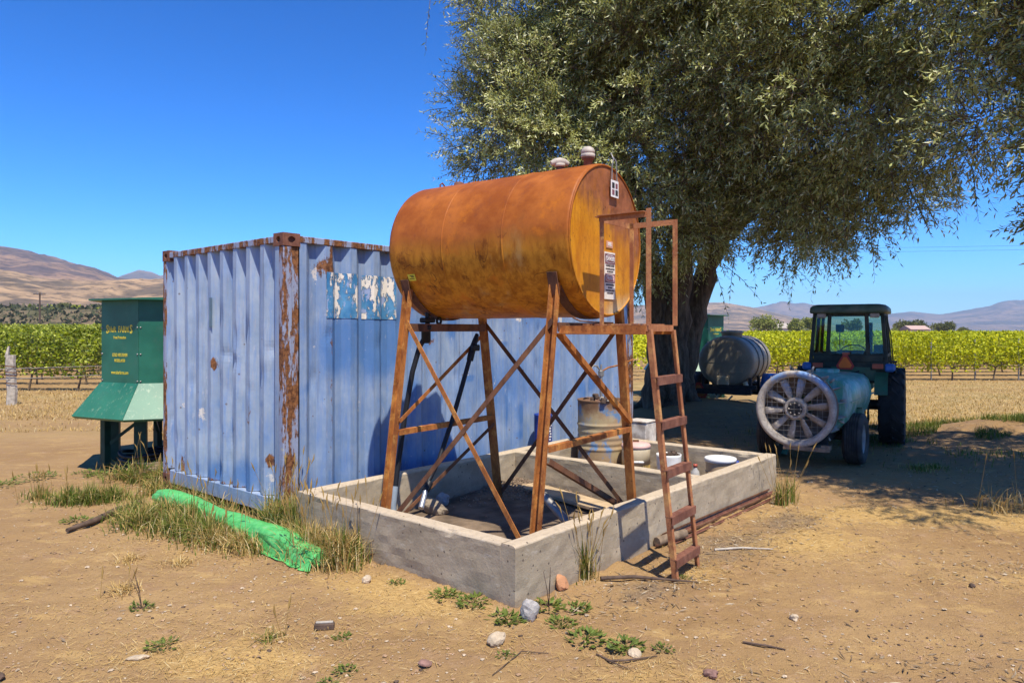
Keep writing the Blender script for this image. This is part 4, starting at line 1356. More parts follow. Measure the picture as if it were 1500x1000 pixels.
    for z in (.155, .46, .79, 1.13, 1.44):
        k = z / (zp - .03)
        p, q = bl.lerp(tl, k), br.lerp(tr, k)
        b = MB(); b.bar(p + Vector((0, .012, 0)), q + Vector((0, .012, 0)), .055, .008, (0, 0, 1)); b.bar(p + Vector((0, -.014, -.026)), q + Vector((0, -.014, -.026)), .008, .056, (0, 0, 1)); b.build("ladder_rung", M['cast'], root)
    # thin hook rod by the platform
    b = MB(); b.tube([(-.43, .06, 1.86), (-.46, -.02, 1.835), (-.47, -.15, 1.825), (-.48, -.3, 1.82)], .006, 6); b.build("hook_rod", M['steel_dark'], root)
    return root


build_stand()

# delivery hose: down beside the far leg, looped on the floor and hung over the brace by its nozzle
t = thing("fuel_hose", "black fuel hose with metal nozzle hanging from the tank valve", "hose", OT, TROT)
b = MB()
b.tube([(-.29, 1.66, 1.72), (-.33, 1.70, 1.62), (-.39, 1.73, 1.40), (-.47, 1.75, 1.0), (-.53, 1.75, .70), (-.60, 1.74, .40)], .024, 10)
b.build("hose_line", M['hose'], t)
b = MB(); b.tube([(-.60, 1.74, .42), (-.645, 1.72, .27), (-.69, 1.66, .14)], .031, 10); b.build("conduit_sleeve", M['conduit'], t)
b = MB(); b.tube([(-.33, 1.62, .40), (-.26, 1.62, .48), (-.16, 1.62, .60), (.03, 1.62, .95), (.17, 1.62, 1.25), (.27, 1.61, 1.50)], .022, 10); b.build("hose_line", M['hose'], t)
b = MB(); b.tube([(.27, 1.61, 1.48), (.30, 1.605, 1.58), (.345, 1.60, 1.68), (.37, 1.60, 1.73)], [.032, .034, .026, .018], 10); b.box((.315, 1.575, 1.60), (.10, .04, .06), bev=.01); b.build("nozzle_handle", M['hose'], t)
b = MB(); b.tube([(-.36, 1.60, .36), (-.42, 1.575, .29), (-.475, 1.55, .235)], [.020, .024, .026], 10); b.build("nozzle_spout", M['alu'], t)
b = MB(); b.tube([(-.30, 1.61, .42), (-.36, 1.60, .36)], .034, 10); b.build("swivel", M['hose'], t)
# ================================================================== things standing in and by the basin
def at_uv(u, v, z=0.0): return WP(u, v, z)


FLOOR2 = .045


def bucket(name, label, cat, u, v, r0, r1, h, m, lid=None, group=None, ribs=(), contents=None, z=FLOOR2, tilt=0.0):
    t = thing(name, label, cat, at_uv(u, v, z), rng.uniform(0, 6))
    b = MB()
    pr = [(.0001, 0), (r0, 0)]
    for k in np.linspace(0.03, 1, 14):
        r = r0 + (r1 - r0) * k
        pr.append((r, h * k))
    pr2 = []
    for r, zz in pr:
        pr2.append((r, zz))
    b.lathe(pr2 + [(r1 - .004, h), (r0 + .0 + (r1 - r0) * .7 - .005, h * .7), (.0001, h * .7)], None, 28)
    b.build("body", m, t)
    for zz in ribs:
        r = r0 + (r1 - r0) * zz
        b = MB(); b.lathe([(r, h * zz - .008), (r + .007, h * zz - .006), (r + .007, h * zz + .006), (r, h * zz + .008)], None, 28); b.build("rib", m, t)
    if lid:
        b = MB(); b.lathe([(r1 - .002, h - .030), (r1 + .010, h - .030), (r1 + .011, h + .006), (r1 + .004, h + .012), (r1 - .012, h + .012), (r1 - .02, h + .004), (.0001, h + .005)], None, 32); b.build("lid", lid, t)
    if contents:
        b = MB()
        for k in range(26):
            a, q = rng.uniform(0, 2 * PI), math.sqrt(rng.random()) * r1 * .8
            s = rng.uniform(.015, .04)
            b.box((q * math.cos(a), q * math.sin(a), h + .0 + rng.uniform(-.04, .025)), (s * 2, s, s), Matrix.Rotation(rng.uniform(0, 3), 3, 'Z') @ Matrix.Rotation(rng.uniform(-.5, .5), 3, 'X'))
        b.lathe([(r1 - .006, h - .03), (.0001, h - .02)], None, 16)
        b.build("contents", contents, t)
    return t


# drum with a hand pump
t = thing("oil_drum", "rusty blue steel drum with junk on its lid behind the divider wall", "drum", at_uv(3.80, -.90, FLOOR2), .4)
b = MB()
pr = [(.0001, .02), (.27, .02), (.286, .0), (.290, .012), (.284, .03)]
def drum_r(z): return .284 + .010 * sum(math.exp(-((z - q) / .014) ** 2) for q in (.30, .585)) + .0035 * math.sin(z * 90) * (1 if .33 < z < .55 else 0)
for z in np.linspace(.03, .855, 80): pr.append((drum_r(z), z))
pr += [(.290, .868), (.291, .880), (.284, .884), (.277, .880), (.275, .862), (.0001, .862)]
b.lathe(pr, None, 40); b.build("drum_shell", M['barrel'], t)
b = MB(); b.lathe([(.03, .862), (.03, .885), (.0001, .885)], TR((.12, .12, 0)), 12); b.build("bung", M['cast'], t)
t2 = thing("hand_pump", "grey hand pump with bent rusty lever standing on the drum", "pump", at_uv(3.86, -.86, FLOOR2 + .862), CROT)
b = MB(); b.tube([(0, 0, 0), (0, 0, .30)], .019, 10); b.build("pump_barrel", M['wire'], t2)
b = MB(); b.box((0, 0, .33), (.075, .05, .075), bev=.008); b.tube([(0, 0, .36), (0, 0, .44)], .013, 8); b.build("pump_head", M['wire'], t2)
b = MB(); b.tube([(-.01, 0, .36), (-.06, .02, .42), (-.11, .04, .43), (-.15, .05, .38), (-.155, .05, .33)], .012, 8); b.build("spout", M['wire'], t2)
b = MB(); b.tube([(.0, 0, .35), (.07, -.06, .40), (.16, -.16, .43), (.28, -.29, .50)], .010, 8); b.build("lever", M['steel'], t2)
t2 = thing("junk_pile", "small heap of rusty scrap lying on the drum lid", "scrap", at_uv(3.70, -1.00, FLOOR2 + .865), .3)
for k in range(9):
    b = MB(); a = rng.uniform(0, 6.28); q = rng.uniform(.02, .16)
    s = rng.uniform(.03, .06)
    b.box((0, 0, 0), (s * 1.5, s, s * 1.1), Matrix.Rotation(rng.uniform(0, 3), 3, 'Z') @ Matrix.Rotation(rng.uniform(-.6, .6), 3, 'X'), bev=.008)
    o = b.build("scrap_piece", M['wood_dark' if k % 2 else 'stone'], t2); o.location = (q * math.cos(a), q * math.sin(a), .025 + .045 * (k % 3 == 0))

# dark blue oil can standing against the container
t = thing("oil_can", "dark blue oil can standing against the container beside the drum", "can", at_uv(3.52, -.22, .32), CROT)
b = MB(); b.lathe([(.0001, 0), (.112, 0), (.115, .01), (.113, .02), (.113, .38), (.115, .385), (.115, .40), (.108, .40), (.108, .385), (.0001, .385)], None, 24); b.build("can_body", M['bluecan'], t)
b = MB()
for k in range(6): b.box((-.012 + .006 * (k % 3), -.1165, .09 + .035 * k), (.030 + .012 * (k % 2), .003, .020))
b.build("can_print", M['sign'], t)
b = MB(); b.box((0, 0, -.13), (.26, .24, .26), bev=.01); tag(b.build("plinth", M['green'], t), None)

b_ = bucket("drink_cooler", "yellowed round drink cooler with faded pink lid", "cooler", 3.78, -1.40, .150, .160, .36, M['yellow'], None, None, (.05, .55, .60))
lidz = .36
b = MB(); b.lathe([(.150, lidz - .20), (.166, lidz - .195), (.166, lidz - .02), (.152, lidz)], None, 28); b.build("upper_band", M['cream'], b_)
b = MB(); b.lathe([(.163, lidz - .012), (.172, lidz - .008), (.172, lidz + .015), (.160, lidz + .034), (.10, lidz + .050), (.0001, lidz + .052)], None, 32); b.build("lid", M['pink'], b_)
b = MB(); b.box((0, 0, lidz + .062), (.07, .022, .03), bev=.006); b.build("lid_knob", M['steel_dark'], b_)
b = MB()
for k in range(44):
    a = 2 * PI * k / 44
    b.box((.158 * math.cos(a), .158 * math.sin(a), .10), (.012, .008, .17), Matrix.Rotation(a, 3, 'Z'))
b.build("ribbing", M['yellow'], b_)
for s in (-1, 1):
    b = MB(); b.tube([(s * .06, -.160, .20), (s * .035, -.185, .205), (0, -.19, .207)], .014, 8); b.build("carry_handle", M['white'], b_)
b_.rotation_euler = (0, 0, CROT - .9)

bucket("white_bucket", "white bucket full of dirt between the ladder rails", "bucket", 3.72, -1.86, .125, .140, .33, M['white'], None, None, (.05,), M['wood_dark'])
bk = bucket("lidded_bucket", "tan bucket with bright white lid in the basin corner", "bucket", 3.66, -2.50, .140, .155, .36, M['tan'], M['white'], None, (.30, .62))
t = thing("plastic_bottle", "hazy plastic bottle with red cap beside the lidded bucket", "bottle", at_uv(3.42, -2.33, FLOOR2), 0)
b = MB(); b.lathe([(.0001, 0), (.044, 0), (.048, .01), (.048, .20), (.040, .24), (.018, .27), (.018, .285), (.0001, .285)], None, 18); b.build("bottle_body", plain("hazy_bottle_plastic", (.42, .40, .36), .3, .1), t)
b = MB(); b.lathe([(.0001, .285), (.022, .285), (.022, .315), (.0001, .315)], None, 14); b.build("cap", M['lamp'], t)
# peeling white box on the ground beyond the basin
t = thing("peeling_box", "peeling white metal box standing beyond the cooler", "box", at_uv(4.62, -.98, .0), CROT)
b = MB(); b.box((0, 0, .29), (.27, .30, .58), bev=.015); b.build("box_body", M['peel'], t)
b = MB(); b.box((0, 0, .592), (.285, .315, .02), bev=.006); b.build("box_top", M['peel'], t)
# small dark blue bottle in the very corner
t = thing("blue_jug", "small dark blue jug in the basin corner beside the lidded bucket", "jug", at_uv(4.02, -2.52, FLOOR2), 0)
b = MB(); b.lathe([(.0001, 0), (.06, 0), (.065, .02), (.065, .20), (.03, .26), (.03, .29), (.0001, .29)], None, 16); b.build("jug_body", M['bluecan'], t)

# first compartment: sand-covered plank, pipe stub, broken concrete
t = thing("plank", "sand covered plank lying across the basin floor", "plank", at_uv(2.30, -1.45, .085), CROT - .23 + PI)
b = MB(); b.box((0, 0, 0), (.26, 1.28, .04), bev=.008); b.build("board", M['sand'], t)
t = thing("pipe_stub", "grey pipe stub leaning inside the near basin wall", "pipe", at_uv(1.10, -2.30, .06), CROT)
b = MB(); b.tube([(0.02, .20, .34), (-.04, -.30, .02)], .036, 14, cap=False); b.tube([(0.02, .20, .34), (-.04, -.30, .02)], .029, 14, cap=False); b.build("pipe_wall", M['wire'], t)
for i, (u, v, s, lab) in enumerate(((.98, -.85, .14, "broken concrete lump on the basin floor under the tank"), (1.22, -.70, .09, "smaller concrete lump by the back basin wall"))):
    pass


def rock(name, label, loc, size, m, seed, cat="stone", sq=(1, 1, 1), group=None):
    r = np.random.default_rng(seed)
    bm = bmesh.new(); bmesh.ops.create_icosphere(bm, subdivisions=3, radius=1)
    o = r.uniform(0, 50, 3)
    for v in bm.verts:
        p = np.array(v.co)
        k = 1 + 1.15 * float(fbm(np.array([p[0] * 1.1 + o[0] + p[2] * .7]), np.array([p[1] * 1.1 + o[1] - p[2] * .6]), seed, 3)[0]) + .12 * float(fbm(np.array([p[0] * 4 + o[0]]), np.array([p[1] * 4 + p[2] * 4]), seed + 4, 2)[0])
        v.co = Vector(p * k * np.array(sq) * size)
    me = bpy.data.meshes.new(name); bm.to_mesh(me); bm.free()
    me.polygons.foreach_set("use_smooth", [size > .1] * len(me.polygons)); me.materials.append(m)
    ob = link(name, me); ob.location = loc; ob.rotation_euler = (r.uniform(-.3, .3), r.uniform(-.3, .3), r.uniform(0, 6))
    return tag(ob, label, cat, group)


def gz(x, y): return float(gh(x, y))


rock("concrete_lump", "broken concrete lump on the shaded basin floor", at_uv(1.10, -.80, .11), .10, M['concrete'], 3, "lump", (1.5, .8, .8))
rock("concrete_lump", "smaller concrete lump against the back basin wall", at_uv(1.36, -.66, .10), .07, M['stone'], 4, "lump", (1.1, .9, .9))
rock("stone", "round grey stone at the near corner of the basin", (.105, 4.40, gz(.105, 4.40) + .055), .060, M['stone'], 5, sq=(.92, .92, 1.22))
rock("stone", "pale tan stone lying in front of the basin corner", (-.085, 4.05, gz(-.085, 4.05) + .028), .045, M['stone_tan'], 6, sq=(1.15, .9, .75))
rock("stone", "flat reddish brown stone in the bare dirt foreground", (-.457, 3.78, gz(-.457, 3.78) + .012), .036, M['stone_red'], 7, sq=(1.2, 1, .5))
rock("stone", "dark small stone near the bottom right of the yard", (1.01, 3.66, gz(1.01, 3.66) + .014), .033, M['stone_red'], 8, sq=(1.2, .9, .7))
rock("stone", "cream stone beside the broken twig in the foreground", (.66, 3.88, gz(.66, 3.88) + .010), .028, M['stone_tan'], 9, sq=(1.2, 1, .7))
rock("stone", "dark chunk on the dirt at the right of the yard", (3.16, 4.93, gz(3.16, 4.93) + .012), .022, M['wood_dark'], 10, sq=(1.2, .8, .7))
rock("stone", "cream pebble lying alone near the faint tyre tracks", (1.72, 4.38, gz(1.72, 4.38) + .012), .026, M['stone_tan'], 12, sq=(1.2, 1, .8))
rock("stone", "pale stone at the foot of the front basin wall", (-1.02, 5.02, gz(-1.02, 5.02) + .02), .034, M['stone_tan'], 13, sq=(1, 1, .9))
rock("stone", "buff flat stone in the left foreground dirt", (-2.02, 3.86, gz(-2.02, 3.86) + .006), .045, M['stone_tan'], 14, sq=(1.4, .7, .35))
rock("terracotta_shard", "orange terracotta shard leaning at the basin wall", (.335, 4.85, gz(.335, 4.85) + .045), .060, M['terra'], 15, "shard", (1.05, .35, .95))
rock("dung_clod", "dark fibrous clod in the bottom left corner", (-2.62, 3.62, gz(-2.62, 3.62) + .015), .05, M['wood_dark'], 16, "clod", (1.2, .9, .5))

# four rusty steel bars stacked along the foot of the right basin wall
for k, (dv, z, l0, l1, lab) in enumerate(((-2.874, .075, 1.72, 4.06, "longest rusty bar leaning highest on the basin wall"), (-2.890, .050, 1.62, 4.12, "second rusty bar just below the highest one"),
                                         (-2.915, .032, 1.55, 4.16, "third rusty bar lying low beside the basin wall"), (-2.955, .020, 1.66, 4.02, "outermost rusty bar lying on the ground by the wall"))):
    a, c = at_uv(l0, dv, z), at_uv(l1, dv, z - .02)
    t = thing("steel_bar", lab, "steel bar", a, 0, "rusty steel bars along the basin wall")
    d = c - a
    b = MB(); b.angle((0, 0, 0), d, .017, .004, (0, 0, 1), 1 if k % 2 else -1)
    b.build("bar", M['steel_dark' if k % 2 == 0 else 'cast'], t)
def stick(name, label, pts, r, m, cat="stick", twigs=()):
    base = Vector(pts[0])
    t = thing(name, label, cat, base)
    b = MB(); P = [Vector(p) - base for p in pts]
    b.tube(P, r, 8)
    b.build("branch", m, t)
    for tw in twigs:
        b = MB(); b.tube([Vector(p) - base for p in tw], [.005, .003, .002][:len(tw)], 6); b.build("twig", m, t)
    return t


def gp(x, y, dz=.0): return Vector((x, y, gz(x, y) + dz))


stick("pipe_log", "short pale log end between the ladder and the bars", [gp(1.17, 5.80, .05), gp(1.30, 5.90, .055), gp(1.45, 6.03, .06)], .038, M['wood'], "log")
stick("driftwood_log", "dark weathered log lying in the grass at left", [gp(-3.87, 6.25, .03), gp(-3.80, 6.52, .04), gp(-3.77, 6.85, .05), gp(-3.72, 7.2, .04)], [.020, .030, .028, .020], M['wood_dark'], "log")
stick("twig", "dark forked twig lying in the centre foreground", [gp(.46, 3.92, .01), gp(.52, 3.80, .016), gp(.60, 3.80, .018), gp(.78, 3.86, .014)], [.004, .007, .006, .003], M['wood_dark'], "twig", ([gp(.52, 3.80, .015), gp(.57, 3.74, .012), gp(.62, 3.72, .008)],))
stick("stick", "long thin stick lying by the ladder foot", [gp(.62, 5.02, .02), gp(.86, 5.08, .024), gp(1.08, 5.06, .02), gp(1.3, 5.0, .01)], [.014, .014, .009, .005], M['wood_dark'])
stick("stick", "bleached stick on the litter beside the steel bars", [gp(1.62, 5.75, .012), gp(1.85, 5.80, .016), gp(2.1, 5.78, .010)], [.010, .009, .005], M['greywood'])
stick("stick", "dark stick on the dirt at centre right", [gp(1.30, 4.05, .008), gp(1.42, 4.0, .012), gp(1.5, 3.94, .008)], [.006, .007, .004], M['wood_dark'])
stick("twig", "thin curved twig left of the forked one", [gp(-.10, 3.65, .006), gp(.02, 3.86, .010), (.05, 3.93, gz(.05, 3.93) + .012), gp(.2, 3.92, .006)], [.002, .003, .003, .002], M['wood_dark'], "twig")
t = thing("wood_block", "dark charred wood offcut in the centre left foreground", "wood offcut", gp(-1.11, 4.25, .018), .12)
b = MB(); b.box((0, 0, 0), (.115, .045, .035), bev=.004); b.build("block", M['wood_dark'], t)
b = MB(); b.box((.0, .004, .021), (.10, .02, .010), bev=.003); b.build("splinter", M['greywood'], t)


# ------------------------------------------------------------------ rolled green tarp beside the container
def build_tarp():
    pts = [Vector(p) for p in ((-3.62, 7.37, .07), (-3.40, 7.18, .10), (-3.22, 7.05, .085), (-3.02, 6.90, .07), (-2.75, 6.62, .07), (-2.45, 6.34, .08), (-2.15, 6.03, .085), (-1.90, 5.80, .09), (-1.68, 5.60, .085), (-1.52, 5.45, .07), (-1.42, 5.36, .055))]
    t = thing("tarp_roll", "rolled bright green tarp lying along the container end", "tarp", pts[0])
    n = 48; K = 130
    # resample
    seg = np.linspace(0, len(pts) - 1, K)
    P = np.zeros((K, n + 1, 3))
    for i, s in enumerate(seg):
        j = min(int(s), len(pts) - 2); f = s - j
        p = pts[j].lerp(pts[j + 1], f); d = (pts[min(j + 2, len(pts) - 1)] - pts[max(j - 1, 0)]).normalized()
        x = d.cross(Vector((0, 0, 1))).normalized(); z = Vector((0, 0, 1))
        u = i / (K - 1)
        r = .062 + .024 * math.sin(min(1, u * 1.2) * PI * .8) + .010 * math.sin(u * 11)
        for k in range(n + 1):
            a = 2 * PI * k / n + .5
            w = 1 + .35 * float(fbm(np.array([math.cos(a) * 1.3 + 20]), np.array([u * 16 + math.sin(a) * 1.3]), 61, 3)[0]) + .28 * float(fbm(np.array([math.cos(a) * 4 + u * 26 + 9]), np.array([u * 30 + math.sin(a) * 4]), 67, 2)[0])
            ry = r * w * (1.0 + k / n * .10)
            zz = p.z + ry * math.sin(a) * .92
            zz = max(zz, gz(p.x, p.y) + .006)
            P[i, k] = (p.x + x.x * ry * math.cos(a) * 1.12 - pts[0].x, p.y + x.y * ry * math.cos(a) * 1.12 - pts[0].y, zz - pts[0].z)
    me = grid_mesh("roll", P, M['tarp'], True); link("roll", me, t)
    # end caps: spiral seen end-on
    for i, nm in ((0, "rolled_end"), (K - 1, "rolled_end")):
        c = P[i].mean(0)
        b = MB(); vs = [c] + [P[i, k] * .98 + c * .02 for k in range(n)]
        b.add(vs, [(0, 1 + k, 1 + (k + 1) % n) for k in range(n)]); b.build(nm, M['tarp'], t)
    # loose flap along the near half with a torn hem
    ii = np.arange(int(K * .52), K)
    F = np.zeros((len(ii), 9, 3))
    for q, i in enumerate(ii):
        u = q / (len(ii) - 1)
        base = P[i, int(n * .54)] if True else None
        lo = P[i].copy(); k0 = int(np.argmin(lo[:, 2] + 0 * lo[:, 0])); 
        d = (P[min(i + 1, K - 1), 0] - P[max(i - 1, 0), 0]); d = d / (np.linalg.norm(d) + 1e-9)
        side = np.array([d[1], -d[0], 0]);
        if side[1] > 0: side = -side
        c = P[i].mean(0)
        hem = (.015 + .05 * math.sin(min(1, u * 1.25) * PI * .5)) * (1 + .5 * float(fbm(np.array([u * 8]), np.array([.4]), 77, 3)[0])) - (.10 if (.80 < u < .86) else 0)
        for k in range(9):
            w = k / 8
            r0 = .105
            p = c + side * (r0 * .95 + hem * w)
            zt = c[2] + .02 - (c[2] + .02 - (gz(p[0] + pts[0].x, p[1] + pts[0].y) - pts[0].z + .012)) * min(1, w * 1.6)
            F[q, k] = (p[0] + d[0] * .03 * w, p[1] + d[1] * .03 * w, zt + .02 * float(fbm(np.array([u * 14]), np.array([w * 2.5]), 83, 3)[0]) + .012 * math.sin(u * 60) * w * (1 - w))
    link("loose_flap", grid_mesh("loose_flap", F, M['tarp'], True), t)
    return t


build_tarp()


# ------------------------------------------------------------------ cold-air machines
def build_frost_machine(loc, rz, label):
    """eight-sided sheet-metal tower with a flared skirt on legs"""
    t = thing("frost_machine", label, "frost machine", loc, rz, "green frost machines")
    n = 8; R = .914
    A = [2 * PI * k / n for k in range(n)]
    z0, z1 = 1.10, 2.14
    zs, Rs = .70, 1.25
    for k in range(n):
        a, c = A[k], A[(k + 1) % n]
        am = (a + c) / 2 if k < n - 1 else (a + c + 2 * PI) / 2
        nx, ny = math.cos(am), math.sin(am)
        p, q = Vector((R * math.cos(a), R * math.sin(a), 0)), Vector((R * math.cos(c), R * math.sin(c), 0))
        b = MB()
        ins = Vector((-nx, -ny, 0)) * .012
        e = (q - p).normalized() * .003
        vs = [p + e + Vector((0, 0, z0)), q - e + Vector((0, 0, z0)), q - e + Vector((0, 0, z1)), p + e + Vector((0, 0, z1))]
        vs += [v + ins for v in vs]
        b.add(vs, [(0, 1, 2, 3), (7, 6, 5, 4), (0, 3, 7, 4), (1, 5, 6, 2), (3, 2, 6, 7), (0, 4, 5, 1)])
        pn = b.build("panel", M['green'], t)
        P, Q = p * (Rs / R), q * (Rs / R)
        b = MB()
        vs = [p * 1.01 + e + Vector((0, 0, z0 + .01)), q * 1.01 - e + Vector((0, 0, z0 + .01)), Q - e + Vector((0, 0, zs)), P + e + Vector((0, 0, zs)),
              P * .97 + Vector((0, 0, zs - .03)), Q * .97 + Vector((0, 0, zs - .03))]
        vs += [v * 1 + Vector((-nx * .012, -ny * .012, -.012)) for v in vs[:2]]
        b.add(vs, [(0, 1, 2, 3), (3, 2, 5, 4), (6, 7, 1, 0), (4, 5, 7, 6), (0, 3, 4, 6), (1, 7, 5, 2)])
        b.build("skirt_panel", M['green'], t)
        for zz in (z0 + .035, z0 + .37, z0 + .70):
            for s_ in (.03, .97):
                c0 = p.lerp(q, s_)
                b = MB(); b.lathe([(.011, 0), (.010, .007), (.0001, .009)], axis_m(c0 + Vector((nx * .001, ny * .001, zz)), (nx, ny, 0)), 8); b.build("bolt", M['wire'], pn)
        if k % 2 == 0:
            b = MB(); b.box((0, 0, 0), (.11, .14, zs - .02)); o = b.build("leg", M['post_dark'], t)
            o.location = (R * .95 * math.cos(a), R * .95 * math.sin(a), (zs - .02) / 2 + .0); o.rotation_euler = (0, 0, am)
        else:
            b = MB(); b.box((0, 0, 0), (.085, .085, zs - .02)); o = b.build("leg", M['post_dark'], t)
            o.location = (R * .95 * math.cos(a), R * .95 * math.sin(a), (zs - .02) / 2 + .0); o.rotation_euler = (0, 0, am)
            b = MB(); b.bar((R * .92 * math.cos(a), R * .92 * math.sin(a), .30), (R * .5 * math.cos(a + .5), R * .5 * math.sin(a + .5), zs), .04, .04); b.build("strut", M['post_dark'], t)
    # lid: a flat plate that oversails the walls
    b = MB(); b.prism([(1.16 * R * math.cos(a), 1.16 * R * math.sin(a)) for a in A], z1 + .002, z1 + .022); b.build("lid", M['green'], t)
    b = MB(); b.prism([(.55 * math.cos(2 * PI * k / 24), .55 * math.sin(2 * PI * k / 24)) for k in range(24)], z1 + .022, z1 + .05); b.build("fan_cowl", M['green'], t)
    b = MB(); b.box((0, 0, .08), (.3, .3, .12), bev=.02); b.tube([(0, 0, .18), (0, 0, z0)], .05, 10); b.build("gearbox", M['post_dark'], t)
    # gold lettering on one face (the face between corners 5 and 6)
    k = 5
    am = (A[5] + A[6]) / 2
    nx, ny = math.cos(am), math.sin(am)
    rin = R * math.cos(PI / 8) + .0015
    rot = Matrix.Rotation(am + PI / 2, 3, 'Z') @ Matrix.Rotation(PI / 2, 3, 'X')
    for txt, z, s, sx, bo in (("S", 1.775, .155, .70, .006), ("Frost Protection", 1.675, .050, .70, .001), ("COLD AIR DRAIN", 1.455, .058, .62, .0015), ("MODEL #1550", 1.385, .052, .62, .0015), ("www.shurfarms.com", 1.235, .062, .62, .001)):
        if txt == "S":
            tx = Vector((-ny, nx, 0))
            for w, off, sz, sxx in (("S", -.232, .150, .74), ("HuR", -.140, .098, .78), ("FARM", .070, .108, .72), ("S", .212, .150, .74)):
                text_obj("gold_lettering", w, sz, M['gold'], t, Vector((nx * rin, ny * rin, z)) + tx * off, rot, sxx, .0035)
        else:
            text_obj("gold_lettering", txt, s, M['gold'], t, (nx * rin, ny * rin, z), rot, sx, bo)
    return t


# face 5-6 looks towards (-.43, -.90): angle of its normal
FACE = math.atan2(-.90, -.43)
local = (2 * PI * 5 / 8 + 2 * PI * 6 / 8) / 2
build_frost_machine((-4.56, 9.78, .0), FACE - local, "dark green frost machine with gold lettering beside the container")
build_frost_machine((4.75, 19.3, .0), 1.1, "dark green frost machine half hidden behind the willow trunk")
# coil of dark hose and a crate underneath
t = thing("hose_coil", "dark coil of hose lying under the frost machine", "hose", (-4.62, 9.15, .02), 0)
for k in range(5):
    b = MB(); r = .34 - .045 * (k % 2); b.tube([(r * math.cos(a), r * .9 * math.sin(a), .03 + .042 * k + .02 * math.sin(3 * a + k)) for a in np.linspace(0, 2 * PI, 29)], .024, 8, cap=False); b.build("coil", M['hose'], t)
t = thing("pallet", "old wooden pallet lying behind the container end", "pallet", (-3.98, 8.98, .0), .2)
for k in range(5):
    b = MB(); b.box((0, -.4 + .2 * k, .125), (1.0, .11, .02)); b.build("slat", M['wood'], t)
for k in range(3):
    b = MB(); b.box((-.45 + .45 * k, 0, .06), (.09, .95, .10)); b.build("bearer", M['wood_dark'], t)


# ================================================================== tractor, sprayer, water trailer
def wheel(parent, name, c, R, w, rimR, tyre, axis=(1, 0, 0), lugs=0, ribs=0, label=None):
    """tyre with tread as one part, rim below it"""
    Mx = axis_m(c, axis)
    b = MB()
    sh = w * .18
    h = w / 2
    pr = [(rimR, -h * .78), (rimR + (R - rimR) * .35, -h * .98), (R - sh * .9, -h * .97), (R - sh * .35, -h * .88), (R - .006, -h * .7)]
    if ribs:
        g = []
        ed = np.linspace(-h * .7, h * .7, ribs + 1)
        for i in range(ribs):
            g += [(R, ed[i] + .004), (R, ed[i + 1] - .008), (R - .014, ed[i + 1] - .006), (R - .014, ed[i + 1] + .000)]
        pr += g[:-2]
    else:
        pr += [(R - .02, -h * .3), (R - .018, 0), (R - .02, h * .3)]
    pr += [(R - .006, h * .7), (R - sh * .35, h * .88), (R - sh * .9, h * .97), (rimR + (R - rimR) * .35, h * .98), (rimR, h * .78)]
    b.lathe(pr, Mx, 48)
    for k in range(lugs):
        for s in (-1, 1):
            a0 = 2 * PI * (k + (.5 if s > 0 else 0)) / lugs
            # a lug: slanted bar from near the centre to the shoulder
            vs = []
            for (ax, da, rr) in ((.01 * s, 0.0, R + .012), (h * .98 * s, .26, R - .012)):
                for dr in (0, -.05):
                    for dt in (-.030 / R, .030 / R):
                        a = a0 + da + dt
                        vs.append(Mx @ Vector(((rr + dr) * math.cos(a), (rr + dr) * math.sin(a), ax)))
            b.add(vs, [(0, 1, 5, 4), (0, 4, 6, 2), (1, 3, 7, 5), (4, 5, 7, 6), (0, 2, 3, 1)])
    ty = b.build("tyre", tyre, parent)
    b = MB()
    b.lathe([(rimR + .004, -h * .76), (rimR - .03, -h * .6), (rimR - .035, -h * .1), (rimR * .35, h * .05), (rimR * .33, -h * .15), (.0001, -h * .15)], Mx, 32)
    b.lathe([(rimR + .004, h * .76), (rimR - .03, h * .6), (rimR - .035, h * .30), (rimR * .42, h * .22), (rimR * .33, h * .52), (.0001, h * .54)], Mx, 32)
    b.build("rim", M['rim'], ty)
    return ty


def smv(parent, c, s, m_in, nm="warning_triangle", nrm=(0, -1, 0)):
    """orange slow-vehicle triangle with a red rim, corners cut"""
    b = MB()
    def tri(k, y):
        pts = []
        for a in (90, 210, 330):
            for d in (-13, 13):
                aa = math.radians(a + d)
                pts.append((c[0] + k * math.cos(aa), c[1] + y, c[2] + k * math.sin(aa)))
        return pts
    P = tri(s, 0); P2 = tri(s, .006)
    b.add(P + P2, [tuple(range(6)), tuple(range(6, 12))[::-1]] + [(i, (i + 1) % 6, 6 + (i + 1) % 6, 6 + i) for i in range(6)])
    o = b.build(nm, M['redref'], parent)
    b = MB(); P = tri(s * .74, -.004); b.add(P, [tuple(range(6))]); b.build("triangle_centre", m_in, o)
    return o


